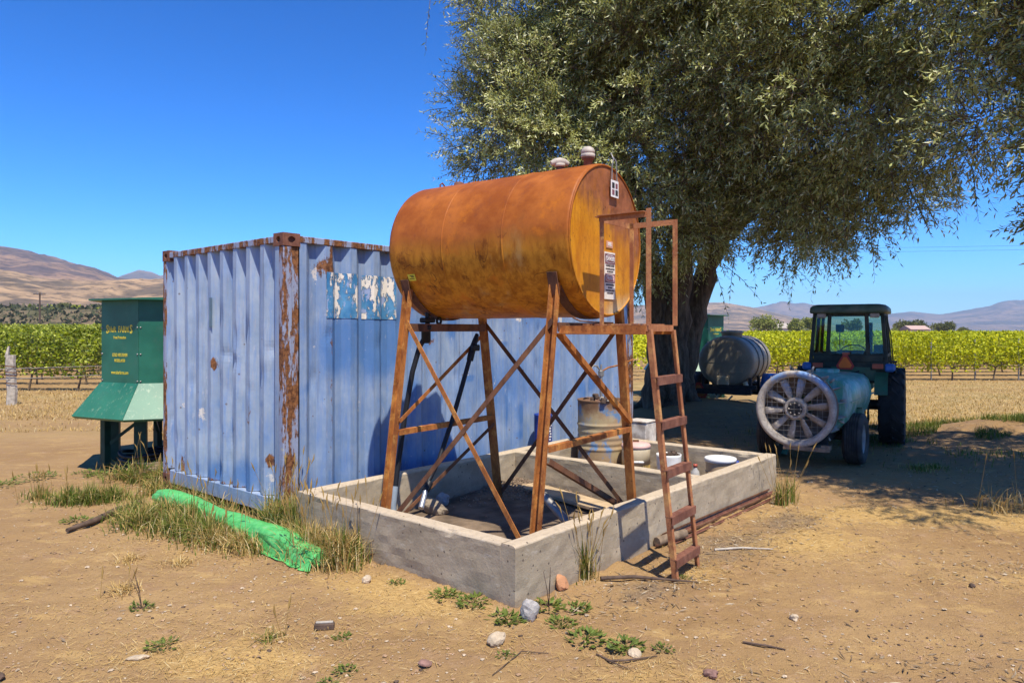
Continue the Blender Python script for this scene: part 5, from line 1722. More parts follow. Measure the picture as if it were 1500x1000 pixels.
def build_sprayer():
    # local: y forward (towards the tractor), x to the right; origin on the ground below the axle
    rz = -math.atan2(.574, .819)
    t = thing("air_blast_sprayer", "weathered green orchard sprayer with large round fan at its back", "sprayer", (4.11, 9.84, 0), rz)
    wheel(t, "wheel", (.545, 0, .335), .337, .245, .19, M['rubber'], (1, 0, 0), ribs=6)
    wheel(t, "wheel", (-.545, 0, .335), .337, .245, .19, M['rubber'], (-1, 0, 0), ribs=6)
    b = MB(); b.tube([(-.5, 0, .335), (.5, 0, .335)], .035, 10); b.build("axle", M['trailer'], t)
    b = MB()
    for s in (-1, 1): b.box((s * .30, .55, .40), (.06, 2.35, .10))
    b.box((0, -.62, .36), (.66, .05, .10)); b.box((0, 1.7, .40), (.54, .06, .10)); b.bar((-.27, 1.7, .40), (0, 2.2, .42), .06, .08); b.bar((.27, 1.7, .40), (0, 2.2, .42), .06, .08)
    b.build("chassis", M['trailer'], t)
    # tank body: rounded trapezoid section, bulging at mid-height, ends tapering
    ys = [-.42, -.36, .2, .9, 1.28, 1.44, 1.50]
    sc = [.93, 1.0, 1.0, 1.0, .97, .88, .74]
    def sect(k, zz):
        pts = []
        prof = [(.36, .44), (.50, .60), (.555, .78), (.565, .84), (.555, .96), (.52, 1.06), (.45, 1.125), (.27, 1.155), (0, 1.165)]
        full = [(x, z) for x, z in prof] + [(-x, z) for x, z in prof[-2::-1]]
        for x, z in full: pts.append((x * k, z if z < .9 else .9 + (z - .9) * (k if k < 1 else 1)))
        return pts
    b = MB()
    vs = []; m = len(sect(1, 0))
    for y, k in zip(ys, sc):
        for x, z in sect(k, 0): vs.append((x, y, z))
    fs = []
    for i in range(len(ys) - 1):
        for j in range(m - 1): fs.append((i * m + j, i * m + j + 1, (i + 1) * m + j + 1, (i + 1) * m + j))
        fs.append((i * m + m - 1, i * m, (i + 1) * m, (i + 1) * m + m - 1))
    b.add(vs, fs, True)
    b.add(vs[:m], [tuple(range(m))]); b.add(vs[-m:], [tuple(range(m))[::-1]])
    b.build("spray_tank", M['spray'], t)
    b = MB()
    for s in (-1, 1): b.box((s * .562, .50, .845), (.022, 1.78, .014))
    b.build("seam_flange", M['spray'], t)
    b = MB(); b.lathe([(.0001, .06), (.14, .06), (.16, .05), (.16, 0)], TR((.05, .75, 1.15)), 20); b.build("tank_lid", M['spray'], t)
    # mudguard cut over the wheel
    for s in (-1, 1):
        b = MB(); b.lathe([(.40, -.11), (.415, -.11), (.415, .11), (.40, .11)], Matrix.Translation((s * .50, 0, .335)) @ Matrix.Rotation(PI / 2, 4, 'Y') @ Matrix.Rotation(PI / 2, 4, 'Z') @ Matrix.Rotation(0, 4, 'Z'), 20, close=True, a0=-PI * .42 - PI / 2 + PI / 2, a1=PI * .42)
        b.build("mudguard", M['spray'], t)
    # fan housing: duct behind, round inlet with a rolled lip
    fy, fz, FR = -.90, .775, .475
    Fm = axis_m((0, fy, fz), (0, -1, 0))          # local z points back
    b = MB()
    b.lathe([(FR - .075, -.16), (FR - .080, 0), (FR - .066, .045), (FR - .025, .065), (FR, .055), (FR + .012, .025), (FR + .004, -.01), (FR - .012, -.03), (FR - .012, -.16)], Fm, 64, close=True)
    b.build("fan_ring", M['ring'], t)
    b = MB(); b.lathe([(FR - .02, -.16), (FR + .0, -.165), (FR + .0, -.185), (FR - .30, -.185), (FR - .30, -.165)], Fm, 48, close=True); b.build("duct_disc", M['duct'], t)
    # air outlet: vanes on radial ribs between disc and tank
    for k in range(14):
        a = math.radians(-60 + 300 * k / 13)
        ca, sa = math.cos(a), math.sin(a)
        b = MB()
        b.bar((ca * .45, fy + .17, fz + sa * .45), (ca * .49, fy + .50, fz + sa * .45), .010, .07, (ca, 0, sa))
        b.build("outlet_vane", M['rim'], t)
    b = MB(); b.lathe([(.36, -.50), (.38, -.40), (.37, -.19), (.33, -.19)], Fm, 32); b.build("inner_duct", M['spray'], t)
    for k in range(10):
        a = math.radians(-50 + 280 * k / 9)
        b = MB(); b.lathe([(.0001, 0), (.014, 0), (.014, .06), (.008, .075), (.0001, .075)], axis_m((math.cos(a) * .47, fy + .32, fz + math.sin(a) * .47), (math.cos(a), 0, math.sin(a))), 8); b.build("nozzle", M['vent'], t)
    # propeller: hub and ten blades
    hub = None
    b = MB(); b.lathe([(.135, -.10), (.140, .0), (.132, .03), (.105, .04), (.10, .035), (.0001, .02)], Fm, 36); hub = b.build("fan_hub", M['ring'], t)
    b = MB(); b.lathe([(.0001, .030), (.085, .032), (.09, .040), (.075, .044), (.0001, .044)], Fm, 28)
    b.build("hub_plate", M['trailer'], hub)
    for k in range(8):
        a = 2 * PI * k / 8
        b = MB(); b.lathe([(.0001, .056), (.010, .054), (.012, .040)], Fm @ TR((.072 * math.cos(a), .072 * math.sin(a), 0)), 8); b.build("hub_bolt", M['vent'], hub)
    for k in range(10):
        a = 2 * PI * k / 10 + .12
        vs = []
        R1 = FR - .085
        for r, w, tw in ((.13, .070, .70), (.22, .092, .55), (.32, .102, .42), (R1, .096, .34)):
            for e in (-.5, -.2, .2, .5):
                x = w * e * math.cos(tw); zz = w * e * math.sin(tw) - .035 + .010 * (1 - (2 * e) ** 2)
                vs.append(Fm @ (Matrix.Rotation(a, 4, 'Z') @ Vector((r, x, zz))))
        fs = []
        for i in range(3):
            for j in range(3): fs.append((i * 4 + j, i * 4 + j + 1, i * 4 + 5 + j, i * 4 + 4 + j))
        b = MB(); b.add(vs, fs, True)
        o = b.build("fan_blade", M['ring'], t)
        sm_ = o.modifiers.new("thick", 'SOLIDIFY'); sm_.thickness = .008
    # wire guard: a square mesh
    b = MB()
    for k in range(-6, 7):
        q = k * .068 + .008 * math.sin(k * 2.3)
        if abs(q) > FR - .06: continue
        w = math.sqrt((FR - .045) ** 2 - q * q)
        bow = lambda x, y: .075 - .03 * ((x * x + y * y) / FR ** 2)
        b.tube([Fm @ Vector((q, y, bow(q, y))) for y in np.linspace(-w, w, 7)], .0017, 4)
        b.tube([Fm @ Vector((x, q, bow(x, q) + .004)) for x in np.linspace(-w, w, 7)], .0017, 4)
    b.build("wire_guard", M['wire'], t)
    b = MB(); b.box((.12, -.80, .285), (.52, .30, .05)); b.box((.36, -.92, .30), (.10, .02, .08)); b.build("fan_cradle", M['wood'], t)
    b = MB(); b.lathe([(.0001, 0), (.022, 0), (.022, .02), (.012, .05), (.0001, .05)], TR((-.05, -.86, fz + FR + .0)), 10); b.build("top_nozzle", M['hose'], t)
    # hose and valve on the left
    b = MB(); b.tube([(-.40, -.3, .55), (-.46, -.55, .60), (-.44, -.62, .85), (-.30, -.55, 1.10)], .022, 8); b.build("delivery_hose", M['hose'], t)
    return t


build_sprayer()


def build_tractor():
    rz = -math.radians(30)
    t = thing("tractor", "narrow green orchard tractor with glazed cab seen from behind", "tractor", (5.40, 11.48, 0), rz)
    # local: y forward, x right, origin under rear axle
    for s in (1, -1):
        wheel(t, "wheel", (s * .60, 0, .595), .60, .36, .33, M['rubber2'], (s, 0, 0), lugs=18)
        wheel(t, "wheel", (s * .52, 1.75, .40), .40, .25, .21, M['rubber2'], (s, 0, 0), lugs=14)
    b = MB(); b.tube([(-.55, 0, .6), (.55, 0, .6)], .08, 12); b.box((0, .05, .62), (.42, .55, .50), bev=.04); b.box((0, .9, .62), (.36, 1.6, .34), bev=.03); b.tube([(-.45, 1.75, .4), (.45, 1.75, .4)], .05, 10)
    b.build("chassis", M['tr_dark'], t)
    b = MB(); b.box((0, 1.55, .98), (.56, 1.25, .52), bev=.07); b.build("bonnet", M['tr_green'], t)
    b = MB(); b.tube([(.22, 1.25, 1.2), (.22, 1.25, 1.9)], .035, 10); b.build("exhaust", M['trailer'], t)
    # hitch
    b = MB()
    for s in (-1, 1):
        b.bar((s * .28, -.18, .42), (s * .30, -.75, .40), .03, .06); b.bar((s * .28, -.15, .95), (s * .30, -.62, .46), .03, .03)
    b.bar((0, -.2, .85), (0, -.6, .75), .04, .04); b.build("hitch_arms", M['tr_dark'], t)
    # fenders
    for s in (1, -1):
        b = MB()
        n = 14
        vs = []
        for k in range(n + 1):
            a = math.radians(12 + 150 * k / n)
            for r in (.655, .672):
                for x in (.38, .56): vs.append((s * x, -.66 * 0 + r * math.cos(a), .595 + r * math.sin(a)))
        fs = []
        for k in range(n):
            i = k * 4
            fs += [(i, i + 1, i + 5, i + 4), (i + 2, i + 6, i + 7, i + 3), (i, i + 4, i + 6, i + 2), (i + 1, i + 3, i + 7, i + 5)]
        fs += [(0, 2, 3, 1), (n * 4, n * 4 + 1, n * 4 + 3, n * 4 + 2)]
        b.add(vs, fs, False); 
        fd = b.build("fender", M['tr_green'], t)
        b = MB(); b.box((s * .58, -.38, 1.20), (.15, .16, .12), bev=.04); b.build("fender_corner", M['tr_blue'], fd)
        b = MB(); b.box((s * .42, -.455, 1.22), (.15, .03, .075), bev=.01); b.build("tail_light", M['lamp'], fd)
        b = MB(); b.box((s * .42, -.435, 1.22), (.20, .03, .12), bev=.012); b.build("light_housing", M['tr_dark'], fd)
    # lower body behind the cab
    b = MB(); b.box((0, -.30, 1.14), (1.06, .20, .36), bev=.03); b.box((0, -.36, 1.33), (.98, .10, .13), bev=.02); b.build("rear_panel", M['tr_dark'], t)
    b = MB(); b.box((.08, -.41, 1.10), (.62, .02, .20)); b.build("rear_cover", M['tr_green'], t)
    b = MB(); b.box((-.02, -.432, 1.405), (.10, .015, .035)); b.build("plate_light", M['lamp'], t)
    smv(t, (-.03, -.44, 1.255), .135, M['orange'])
    # cab: posts lean in, panes between them
    zb, zt = 1.38, 2.04
    yb, yf = -.36, .86
    def pt(x, y, z):
        k = (z - zb) / (zt - zb)
        return Vector((x * (1 - .09 * k), y + (.05 * k if y < 0 else -.10 * k), z))
    X = .525; XI = .285
    posts = [(-X, yb), (-XI, yb - .02), (XI, yb - .02), (X, yb), (X, yf), (-X, yf), (X, .25), (-X, .25)]
    for x, y in posts:
        b = MB(); b.bar(pt(x, y, zb - .28 if abs(x) == X else zb), pt(x, y, zt), .055, .05, (0, 1, 0), .008); b.build("cab_post", M['tr_dark'], t)
    b = MB()
    for z, h in ((zb, .05), (zt - .01, .06)):
        b.bar(pt(-X, yb, z), pt(X, yb, z), .05, h); b.bar(pt(-X, yf, z), pt(X, yf, z), .05, h)
        for s in (-1, 1): b.bar(pt(s * X, yb, z), pt(s * X, yf, z), .05, h)
    b.build("cab_rail", M['tr_dark'], t)
    def pane(name, q):
        q = [Vector(p) for p in q]
        nr = (q[1] - q[0]).cross(q[-1] - q[0]).normalized() * .004
        n = len(q)
        b = MB(); b.add([p + nr for p in q] + [p - nr for p in q], [tuple(range(n)), tuple(range(n, 2 * n))[::-1]] + [(i, (i + 1) % n, n + (i + 1) % n, n + i) for i in range(n)])
        b.build(name, M['glass'], t)
    e = .03
    def rectpane(name, x0, x1, y0, y1, cut=0):
        p = [pt(x0, y0, zb + .03), pt(x1, y1, zb + .03), pt(x1, y1, zt - .04), pt(x0, y0, zt - .04)]
        pane(name, p)
    pane("rear_window", [pt(-XI + .07, yb - .02, zb + .01), pt(XI - .07, yb - .02, zb + .01), pt(XI - .02, yb - .02, zb + .11), pt(XI - .02, yb - .02, zt - .05), pt(-XI + .02, yb - .02, zt - .05), pt(-XI + .02, yb - .02, zb + .11)])
    b = MB()
    for s in (-1, 1):
        b.add([pt(s * (XI - .0), yb - .022, zb), pt(s * (XI - .09), yb - .022, zb), pt(s * XI, yb - .022, zb + .13)], [(0, 1, 2)])
    b.build("window_corner", M['tr_dark'], t)
    rectpane("quarter_window", -X + .03, -XI - .03, yb, yb - .02); rectpane("quarter_window", XI + .03, X - .03, yb - .02, yb)
    rectpane("side_window", X, X, yb + .03, .22); rectpane("door_window", X, X, .28, yf - .03)
    rectpane("side_window", -X, -X, .22, yb + .03); rectpane("door_window", -X, -X, yf - .03, .28)
    rectpane("windscreen", X - .03, -X + .03, yf, yf)
    # roof with a rounded rim
    b = MB()
    cy_ = (yb + yf) / 2
    def ring(hx, hy, z, r, n=6):
        pts = []
        for cx, cy, a0 in ((hx - r, hy - r, 0), (-hx + r, hy - r, 90), (-hx + r, -hy + r, 180), (hx - r, -hy + r, 270)):
            for k in range(n):
                a = math.radians(a0 + 90 * k / (n - 1)); pts.append((cx + r * math.cos(a), cy_ + cy + r * math.sin(a), z))
        return pts
    rings = [ring(.50, .60, 2.03, .10), ring(.545, .70, 2.035, .12), ring(.555, .715, 2.06, .13), ring(.55, .71, 2.12, .13), ring(.52, .68, 2.155, .13), ring(.44, .60, 2.172, .12), ring(.20, .3, 2.18, .10)]
    m = len(rings[0]); vs = [p for r in rings for p in r]
    fs = [(i * m + j, i * m + (j + 1) % m, (i + 1) * m + (j + 1) % m, (i + 1) * m + j) for i in range(len(rings) - 1) for j in range(m)]
    b.add(vs, fs, True); b.add(rings[0], [tuple(range(m))[::-1]]); b.add(rings[-1], [tuple(range(m))])
    b.build("cab_roof", M['tr_roof'], t)
    for s in (-1, 1):
        b = MB(); b.box((s * .375, yb - .02, 1.995), (.13, .06, .07), bev=.012); b.build("work_light", M['vent'], t)
    # hydraulic hoses and the drive shaft to the sprayer
    for k, (x0, z0) in enumerate(((-.20, 1.12), (-.12, 1.15), (.16, 1.14), (.24, 1.10))):
        b = MB(); b.tube([(x0, -.42, z0), (x0 * .8, -.58, z0 - .02), (x0 * .6, -.72, z0 - .25), (x0 * .5, -.80, z0 - .52)], .011, 6); b.build("hydraulic_hose", M['hose'], t)
    b = MB(); b.tube([(0, -.28, .62), (0, -.9, .50)], .045, 10); b.build("drive_shaft", M['yellow'], t)
    # inside: seat, steering wheel, levers
    b = MB(); b.box((.02, .12, 1.18), (.46, .44, .12), bev=.04); b.box((.02, -.08, 1.33), (.42, .10, .24), bev=.04); b.build("seat", M['seat'], t)
    b = MB(); b.box((.42, .05, 1.42), (.16, .16, .24), bev=.01); b.build("cab_box", M['tr_dark'], t)
    Sm = axis_m((0, .58, 1.42), (0, -.55, .84))
    b = MB(); b.lathe([(.185, -.012), (.197, 0), (.185, .012), (.173, 0)], Sm, 28, close=True); b.build("steering_wheel", M['seat'], t)
    b = MB(); b.tube([(0, .78, 1.1), (0, .58, 1.42)], .025, 8); b.build("steering_column", M['seat'], t)
    b = MB(); b.box((-.02, .72, 1.30), (.40, .14, .22), bev=.02); b.build("dashboard", M['tr_dark'], t)
    b = MB(); b.tube([(-.20, .70, 1.34), (-.215, .66, 1.55), (-.205, .62, 1.74)], .008, 6); b.box((-.205, .62, 1.80), (.13, .03, .13), bev=.02); b.build("mirror", M['seat'], t)
    b = MB(); b.tube([(.17, yf - .08, 1.97), (.25, yf - .04, 1.80), (.30, yf - .02, 1.66)], .008, 6); b.build("wiper", M['seat'], t)
    # outside right: grab rail and mirror arm
    b = MB(); b.tube([(X + .05, -.28, 1.24), (X + .13, -.30, 1.28), (X + .13, -.28, 1.02)], .010, 6); b.tube([(X - .0, .1, 1.95), (X + .05, .1, 1.7), (X + .09, .1, 1.2)], .009, 6); b.box((X + .09, -.30, 1.29), (.12, .03, .03)); b.build("grab_rail", M['tr_dark'], t)
    b = MB(); b.box((0, .25, 1.13), (.95, 1.15, .06)); b.build("cab_floor", M['tr_dark'], t)
    return t


build_tractor()


def build_trailer():
    rz = -math.radians(30)
    t = thing("water_trailer", "grey plastic water tank on a black two wheeled trailer under the willow", "water trailer", (4.60, 15.5, .02), rz)
    # local: y away from us, x right; tank from y = 0 to y = 2.0
    a_, c_, zc = .60, .555, 1.07
    def el(k, y, n=48):
        return [(a_ * k * math.cos(2 * PI * j / n), y, zc + c_ * k * math.sin(2 * PI * j / n)) for j in range(n)]
    secs = [(.55, -.045), (.80, -.035), (.93, -.005), (.985, .045), (1.0, .12)]
    for y in np.linspace(.25, 1.85, 17):
        g = min(abs(y - q) for q in (.55, 1.05, 1.55))
        secs.append((1.0 - (.018 if g < .06 else 0), y))
    secs += [(1.0, 1.9), (.97, 1.97), (.88, 2.02), (.5, 2.05)]
    b = MB(); n = 48
    vs = [p for k, y in secs for p in el(k, y)]
    fs = [(i * n + j, i * n + (j + 1) % n, (i + 1) * n + (j + 1) % n, (i + 1) * n + j) for i in range(len(secs) - 1) for j in range(n)]
    b.add(vs, fs, True); b.add(el(*secs[0]), [tuple(range(n))]); b.add(el(*secs[-1]), [tuple(range(n))[::-1]])
    b.build("tank_shell", M['poly'], t)
    for y in (.55, 1.05, 1.55):
        b = MB(); vs = []; 
        for k, yy in ((1.004, y - .03), (1.016, y - .03), (1.016, y + .03), (1.004, y + .03)): vs += el(k, yy)
        fs = [(i * n + j, i * n + (j + 1) % n, ((i + 1) % 4) * n + (j + 1) % n, ((i + 1) % 4) * n + j) for i in range(4) for j in range(n)]
        b.add(vs, fs, False); b.build("strap", M['trailer'], t)
    b = MB(); b.lathe([(.22, -.05), (.22, .06), (.25, .065), (.25, .10), (.20, .125), (.0001, .13)], TR((.0, .62, zc + c_ - .01)), 28); b.build("manhole_lid", M['poly'], t)
    b = MB(); b.box((0, -.045, zc - .01), (a_ * 1.7, .015, .018)); b.box((.24, -.055, zc - .22), (.26, .015, .03)); b.build("moulded_rib", M['poly'], t)
    b = MB(); b.box((-.04, -.05, zc - .43), (.26, .06, .24), bev=.02); b.build("outlet_boss", M['cream'], t)
    b = MB(); b.tube([(.42, -.02, zc - .42), (.46, -.03, zc - .56)], .05, 10); b.build("outlet_pipe", M['cream'], t)
    # cradle and frame
    b = MB()
    for s in (-1, 1): b.box((s * .45, .95, .44), (.08, 2.3, .12))
    for y in (-.16, .95, 2.05): b.box((0, y, .44), (1.15, .09, .115))
    b.box((0, -.12, .54), (1.35, .06, .08))
    for y in (.12, 1.0, 1.85):
        for s in (-1, 1): b.box((s * .50, y, .60), (.06, .10, .26))
    b.build("frame", M['trailer'], t)
    b = MB(); b.bar((-.45, 2.05, .44), (0, 3.0, .44), .08, .10); b.bar((.45, 2.05, .44), (0, 3.0, .44), .08, .10); b.build("drawbar", M['trailer'], t)
    for s in (-1, 1):
        wheel(t, "wheel", (s * .80, .75, .36), .36, .22, .2, M['rubber2'], (s, 0, 0), ribs=4)
        b = MB(); Mx = Matrix.Translation((s * .80, .75, .36)) @ Matrix.Rotation(PI / 2, 4, 'Y')
        b.lathe([(.43, -.14), (.445, -.14), (.445, .14), (.43, .14)], Mx, 18, close=True, a0=math.radians(95), a1=math.radians(265))
        b.build("fender", M['tr_blue' if s > 0 else 'trailer'], t)
    b = MB(); b.tube([(-.8, .75, .36), (.8, .75, .36)], .04, 10); b.build("axle", M['trailer'], t)
    smv(t, (-.52, -.20, .42), .20, M['orange_dull'])
    b = MB(); b.box((-.56, -.16, .30), (.05, .04, .5)); b.build("sign_post", M['trailer'], t)
    b = MB(); b.tube([(-.2, -.18, .40), (-.1, -.25, .28), (.1, -.22, .25), (.2, -.2, .36)], .02, 8); b.box((.35, -.17, .40), (.30, .03, .05)); b.build("light_bar", M['cream'], t)
    return t


build_trailer()
# ================================================================== foliage helpers
def unit(v): return v / (np.linalg.norm(v, axis=-1, keepdims=True) + 1e-9)


def leaves_mesh(name, base, dirn, side, length, width, m, tint, fold=.15):
    """one folded diamond leaf per row"""
    n = len(base)
    nr = np.cross(dirn, side)
    L = length[:, None]; Wd = width[:, None]
    mid = base + dirn * L * .45
    v = np.stack([base, mid + side * Wd * .5 + nr * Wd * fold, base + dirn * L, mid - side * Wd * .5 + nr * Wd * fold], 1).reshape(-1, 3)
    q = np.arange(n * 4).reshape(-1, 4)
    t = np.repeat(tint, 4, axis=0)
    return npmesh(name, v, q.ravel(), np.arange(n) * 4, m, False, {'tint': t})


def sprigs(P, D, L, per, ll, lw, droop=.25, r=None):
    """twigs at P along D (length L), each with 'per' narrow leaves; returns arrays for leaves_mesh"""
    r = r or rng
    n = len(P)
    k = np.tile((np.arange(per) + .6) / per, (n, 1)) + r.normal(0, .03, (n, per))
    D = unit(D)
    ref = r.normal(size=(n, 3)); S = unit(np.cross(D, ref)); T = np.cross(D, S)
    a = np.arange(per)[None, :] * 2.4 + r.uniform(0, 6.28, (n, 1))
    out = S[:, None, :] * np.cos(a)[..., None] + T[:, None, :] * np.sin(a)[..., None]
    base = P[:, None, :] + D[:, None, :] * (L[:, None] * k)[..., None]
    base[..., 2] -= droop * (L[:, None] * k) ** 2
    ld = unit(D[:, None, :] * .75 + out * .75 + r.normal(0, .18, (n, per, 3)) + np.array([0, 0, -.12]))
    sd = unit(np.cross(ld, np.array([.25, -.75, 1.1]) * 1.1 + r.normal(0, .55, (n, per, 3))))
    ln = ll * r.uniform(.65, 1.25, (n, per)); wd = lw * r.uniform(.75, 1.25, (n, per))
    return base.reshape(-1, 3), ld.reshape(-1, 3), sd.reshape(-1, 3), ln.ravel(), wd.ravel()


def twigs_mesh(name, P, D, L, m, droop=.25, w=.006):
    """thin three-point strips standing for the twigs"""
    n = len(P); D = unit(D)
    S = unit(np.cross(D, rng.normal(size=(n, 3))))
    pts = []
    for k in (-.3, .4, 1.0):
        p = P + D * (L * k)[:, None]; p[:, 2] -= droop * (L * k) ** 2 * np.sign(k) * (k > 0)
        pts.append(p)
    ww = w * (1, .8, .3)[0]
    v = np.stack([pts[0] - S * w, pts[0] + S * w, pts[1] + S * w * .7, pts[1] - S * w * .7, pts[2] + S * w * .2, pts[2] - S * w * .2], 1).reshape(-1, 3)
    b = np.arange(n)[:, None] * 6
    q = np.concatenate([b + np.array([[0, 1, 2, 3]]), b + np.array([[3, 2, 4, 5]])], 1).reshape(-1, 4)
    return npmesh(name, v, q.ravel(), np.arange(len(q)) * 4, m, False)


# ================================================================== the willow and its neighbour
def crown(parent, blobs, n_clump, per_clump, leaf_n, ll, lw, seed, m, up=.15, hang=.55, clump_s=.30):
    r = np.random.default_rng(seed)
    P = []; D = []; TI = []; LL = []
    wts = np.array([b[6] * (b[3] * b[4] + b[4] * b[5] + b[3] * b[5]) for b in blobs]); wts = wts / wts.sum()
    for b, w in zip(blobs, wts):
        cx, cy, cz, rx, ry, rz = b[:6]
        nc = int(n_clump * w)
        d = unit(r.normal(size=(nc, 3)))
        rad = np.where(r.random(nc) < .82, r.uniform(.78, 1.02, nc), r.uniform(.35, .78, nc))
        lump = 1 + .40 * fbm(d[:, 0] * 2.3 + seed, d[:, 2] * 2.3 + d[:, 1] * 1.7, seed, 3)
        C = np.array([cx, cy, cz]) + d * np.array([rx, ry, rz]) * (rad * lump)[:, None]
        cr = clump_s * r.uniform(.6, 1.35, nc)
        k = r.poisson(per_clump * (cr / clump_s) ** 2)
        idx = np.repeat(np.arange(nc), k)
        e = unit(r.normal(size=(len(idx), 3)) + np.array([0, 0, .25]))           # leafy dome of each clump
        pp = C[idx] + e * (cr[idx] * r.uniform(.35, 1.0, len(idx)) ** .7)[:, None] * np.array([1, 1, .72])
        dd = unit(e * .8 + d[idx] * .5 + np.array([0, 0, up]) + r.normal(0, .35, (len(idx), 3)))
        P.append(pp); D.append(dd); TI.append(r.beta(1.3, 1.3, nc)[idx]); LL.append(r.uniform(.20, .42, len(idx)))
        # strands hanging from the underside
        low = np.where(d[:, 2] < -.15)[0]
        if len(low):
            idx = r.choice(low, int(len(low) * hang * 7))
            pp = C[idx] + r.normal(0, cr[idx][:, None] * .6, (len(idx), 3)); pp[:, 2] -= cr[idx] * .3
            P.append(pp); D.append(unit(np.array([0, 0, -1.0]) + r.normal(0, .38, (len(idx), 3)) + d[idx] * .4)); TI.append(r.random(len(idx)) * .8); LL.append(r.uniform(.35, .75, len(idx)))
    P = np.concatenate(P); D = np.concatenate(D); TI = np.concatenate(TI); LL = np.concatenate(LL)
    # keep clear of the ground
    ok = P[:, 2] > 1.75 + .25 * r.random(len(P))
    P, D, TI, L = P[ok], D[ok], TI[ok], LL[ok]
    base, ld, sd_, ln, wd = sprigs(P, D, L, leaf_n, ll, lw, .35, r)
    t = np.repeat(TI, leaf_n) * .75 + r.random(len(base)) * .35
    tint = np.stack([np.clip(t, 0, 1), r.random(len(base)), 0 * t], 1)
    link("leaves", leaves_mesh("leaves", base, ld, sd_, ln, wd, m, tint), parent)
    link("twigs", twigs_mesh("twigs", P, D, L, M['bark'], .35), parent)
    return P


def limb(b, pts, r0, r1, n=10, jit=.04):
    """tapering limb through pts with a little wobble"""
    pts = [Vector(p) for p in pts]
    out = []; K = 7
    for i in range(len(pts) - 1):
        p0, p1, p2, p3 = pts[max(i - 1, 0)], pts[i], pts[i + 1], pts[min(i + 2, len(pts) - 1)]
        for k in range(K if i < len(pts) - 2 else K + 1):
            t = k / K
            q = .5 * ((2 * p1) + (p2 - p0) * t + (2 * p0 - 5 * p1 + 4 * p2 - p3) * t * t + (3 * p1 - p0 - 3 * p2 + p3) * t ** 3)
            out.append(q + Vector(rng.normal(0, jit * r0, 3)))
    m = len(out)
    rr = [r0 + (r1 - r0) * (k / (m - 1)) ** .8 for k in range(m)]
    rr = [v * (1 + .12 * math.sin(k * 1.7 + r0 * 9)) for k, v in enumerate(rr)]
    b.tube(out, rr, n)
    return out


TX, TY = 3.42, 15.3
willow = thing("willow_tree", "huge olive green willow with leaning twin trunks behind the container", "tree", (0, 0, 0))
tr = MB()
rt = limb(tr, [(TX - .05, TY, -.1), (TX - .02, TY, .8), (TX + .0, TY - .1, 2.2), (TX + .18, TY - .3, 4.0), (TX + .5, TY - .8, 6.2), (TX + .7, TY - 1.6, 8.6)], .47, .18, 16)
trunk = tr.build("trunk", M['bark'], willow)
tr = MB()
limb(tr, [(TX + .18, TY + .3, -.1), (TX + .24, TY + .25, .7), (TX + .52, TY + .2, 2.1), (TX + .95, TY, 3.6), (TX + 1.7, TY - .8, 5.6), (TX + 2.5, TY - 2.0, 7.4)], .36, .14, 14)
tag(tr.build("trunk", M['bark'], willow), "second trunk leaning to one side")
tr = MB()
limb(tr, [(TX - .35, TY - .1, -.1), (TX - .38, TY - .1, .5), (TX - .30, TY - .1, 1.4), (TX - .65, TY - .4, 3.6), (TX - 1.4, TY - 1.2, 5.6)], .36, .14, 12)
tag(tr.build("trunk", M['bark'], willow), "third stem behind the container end")
tr = MB()
for k in range(7):
    a = 2 * PI * k / 7 + .3
    limb(tr, [(TX + .25 * math.cos(a), TY + .25 * math.sin(a), .55), (TX + .55 * math.cos(a), TY + .5 * math.sin(a), .22), (TX + 1.0 * math.cos(a + .2), TY + .9 * math.sin(a + .2), .0)], .22, .06, 8)
tr.build("root_flare", M['bark'], willow)
tr = MB()
limbs = [
    [(3.6, 15.0, 4.2), (2.7, 13.9, 5.2), (1.8, 13.0, 5.8), (.9, 12.7, 6.0)],
    [(3.7, 14.8, 4.8), (4.6, 12.6, 6.0), (5.4, 10.6, 6.6), (5.9, 9.2, 6.4)],
    [(4.6, 15.2, 3.8), (5.8, 14.0, 5.0), (6.8, 13.0, 5.4), (7.4, 12.4, 5.2)],
    [(3.9, 14.6, 5.6), (3.5, 12.8, 7.0), (3.3, 11.8, 7.8), (3.2, 11.2, 8.2)],
    [(4.6, 14.9, 4.2), (5.0, 13.0, 4.6), (5.6, 11.8, 4.4), (5.9, 11.4, 3.6)],
    [(2.8, 14.9, 3.2), (1.8, 14.2, 4.4), (.8, 13.6, 4.8)],
    [(4.2, 14.0, 7.0), (5.0, 13.0, 9.0), (5.4, 12.6, 10.6)],
]
for L_ in limbs: limb(tr, L_, .15, .035, 8)
for k in range(150):                                   # finer branches feeding the crown
    L_ = limbs[rng.integers(len(limbs))]
    i = rng.integers(1, len(L_)); p = Vector(L_[i - 1]).lerp(Vector(L_[i]), rng.random())
    d = Vector(rng.normal(0, 1, 3)); d.z = abs(d.z) * .3; d.normalize()
    q = p + d * rng.uniform(.5, 1.1); s = q + Vector((d.x * .5, d.y * .5, -rng.uniform(.3, 1.1)))
    limb(tr, [p, p.lerp(q, .5) + Vector((0, 0, .15)), q, s], .028, .006, 5)
tr.build("limbs", M['bark'], willow)

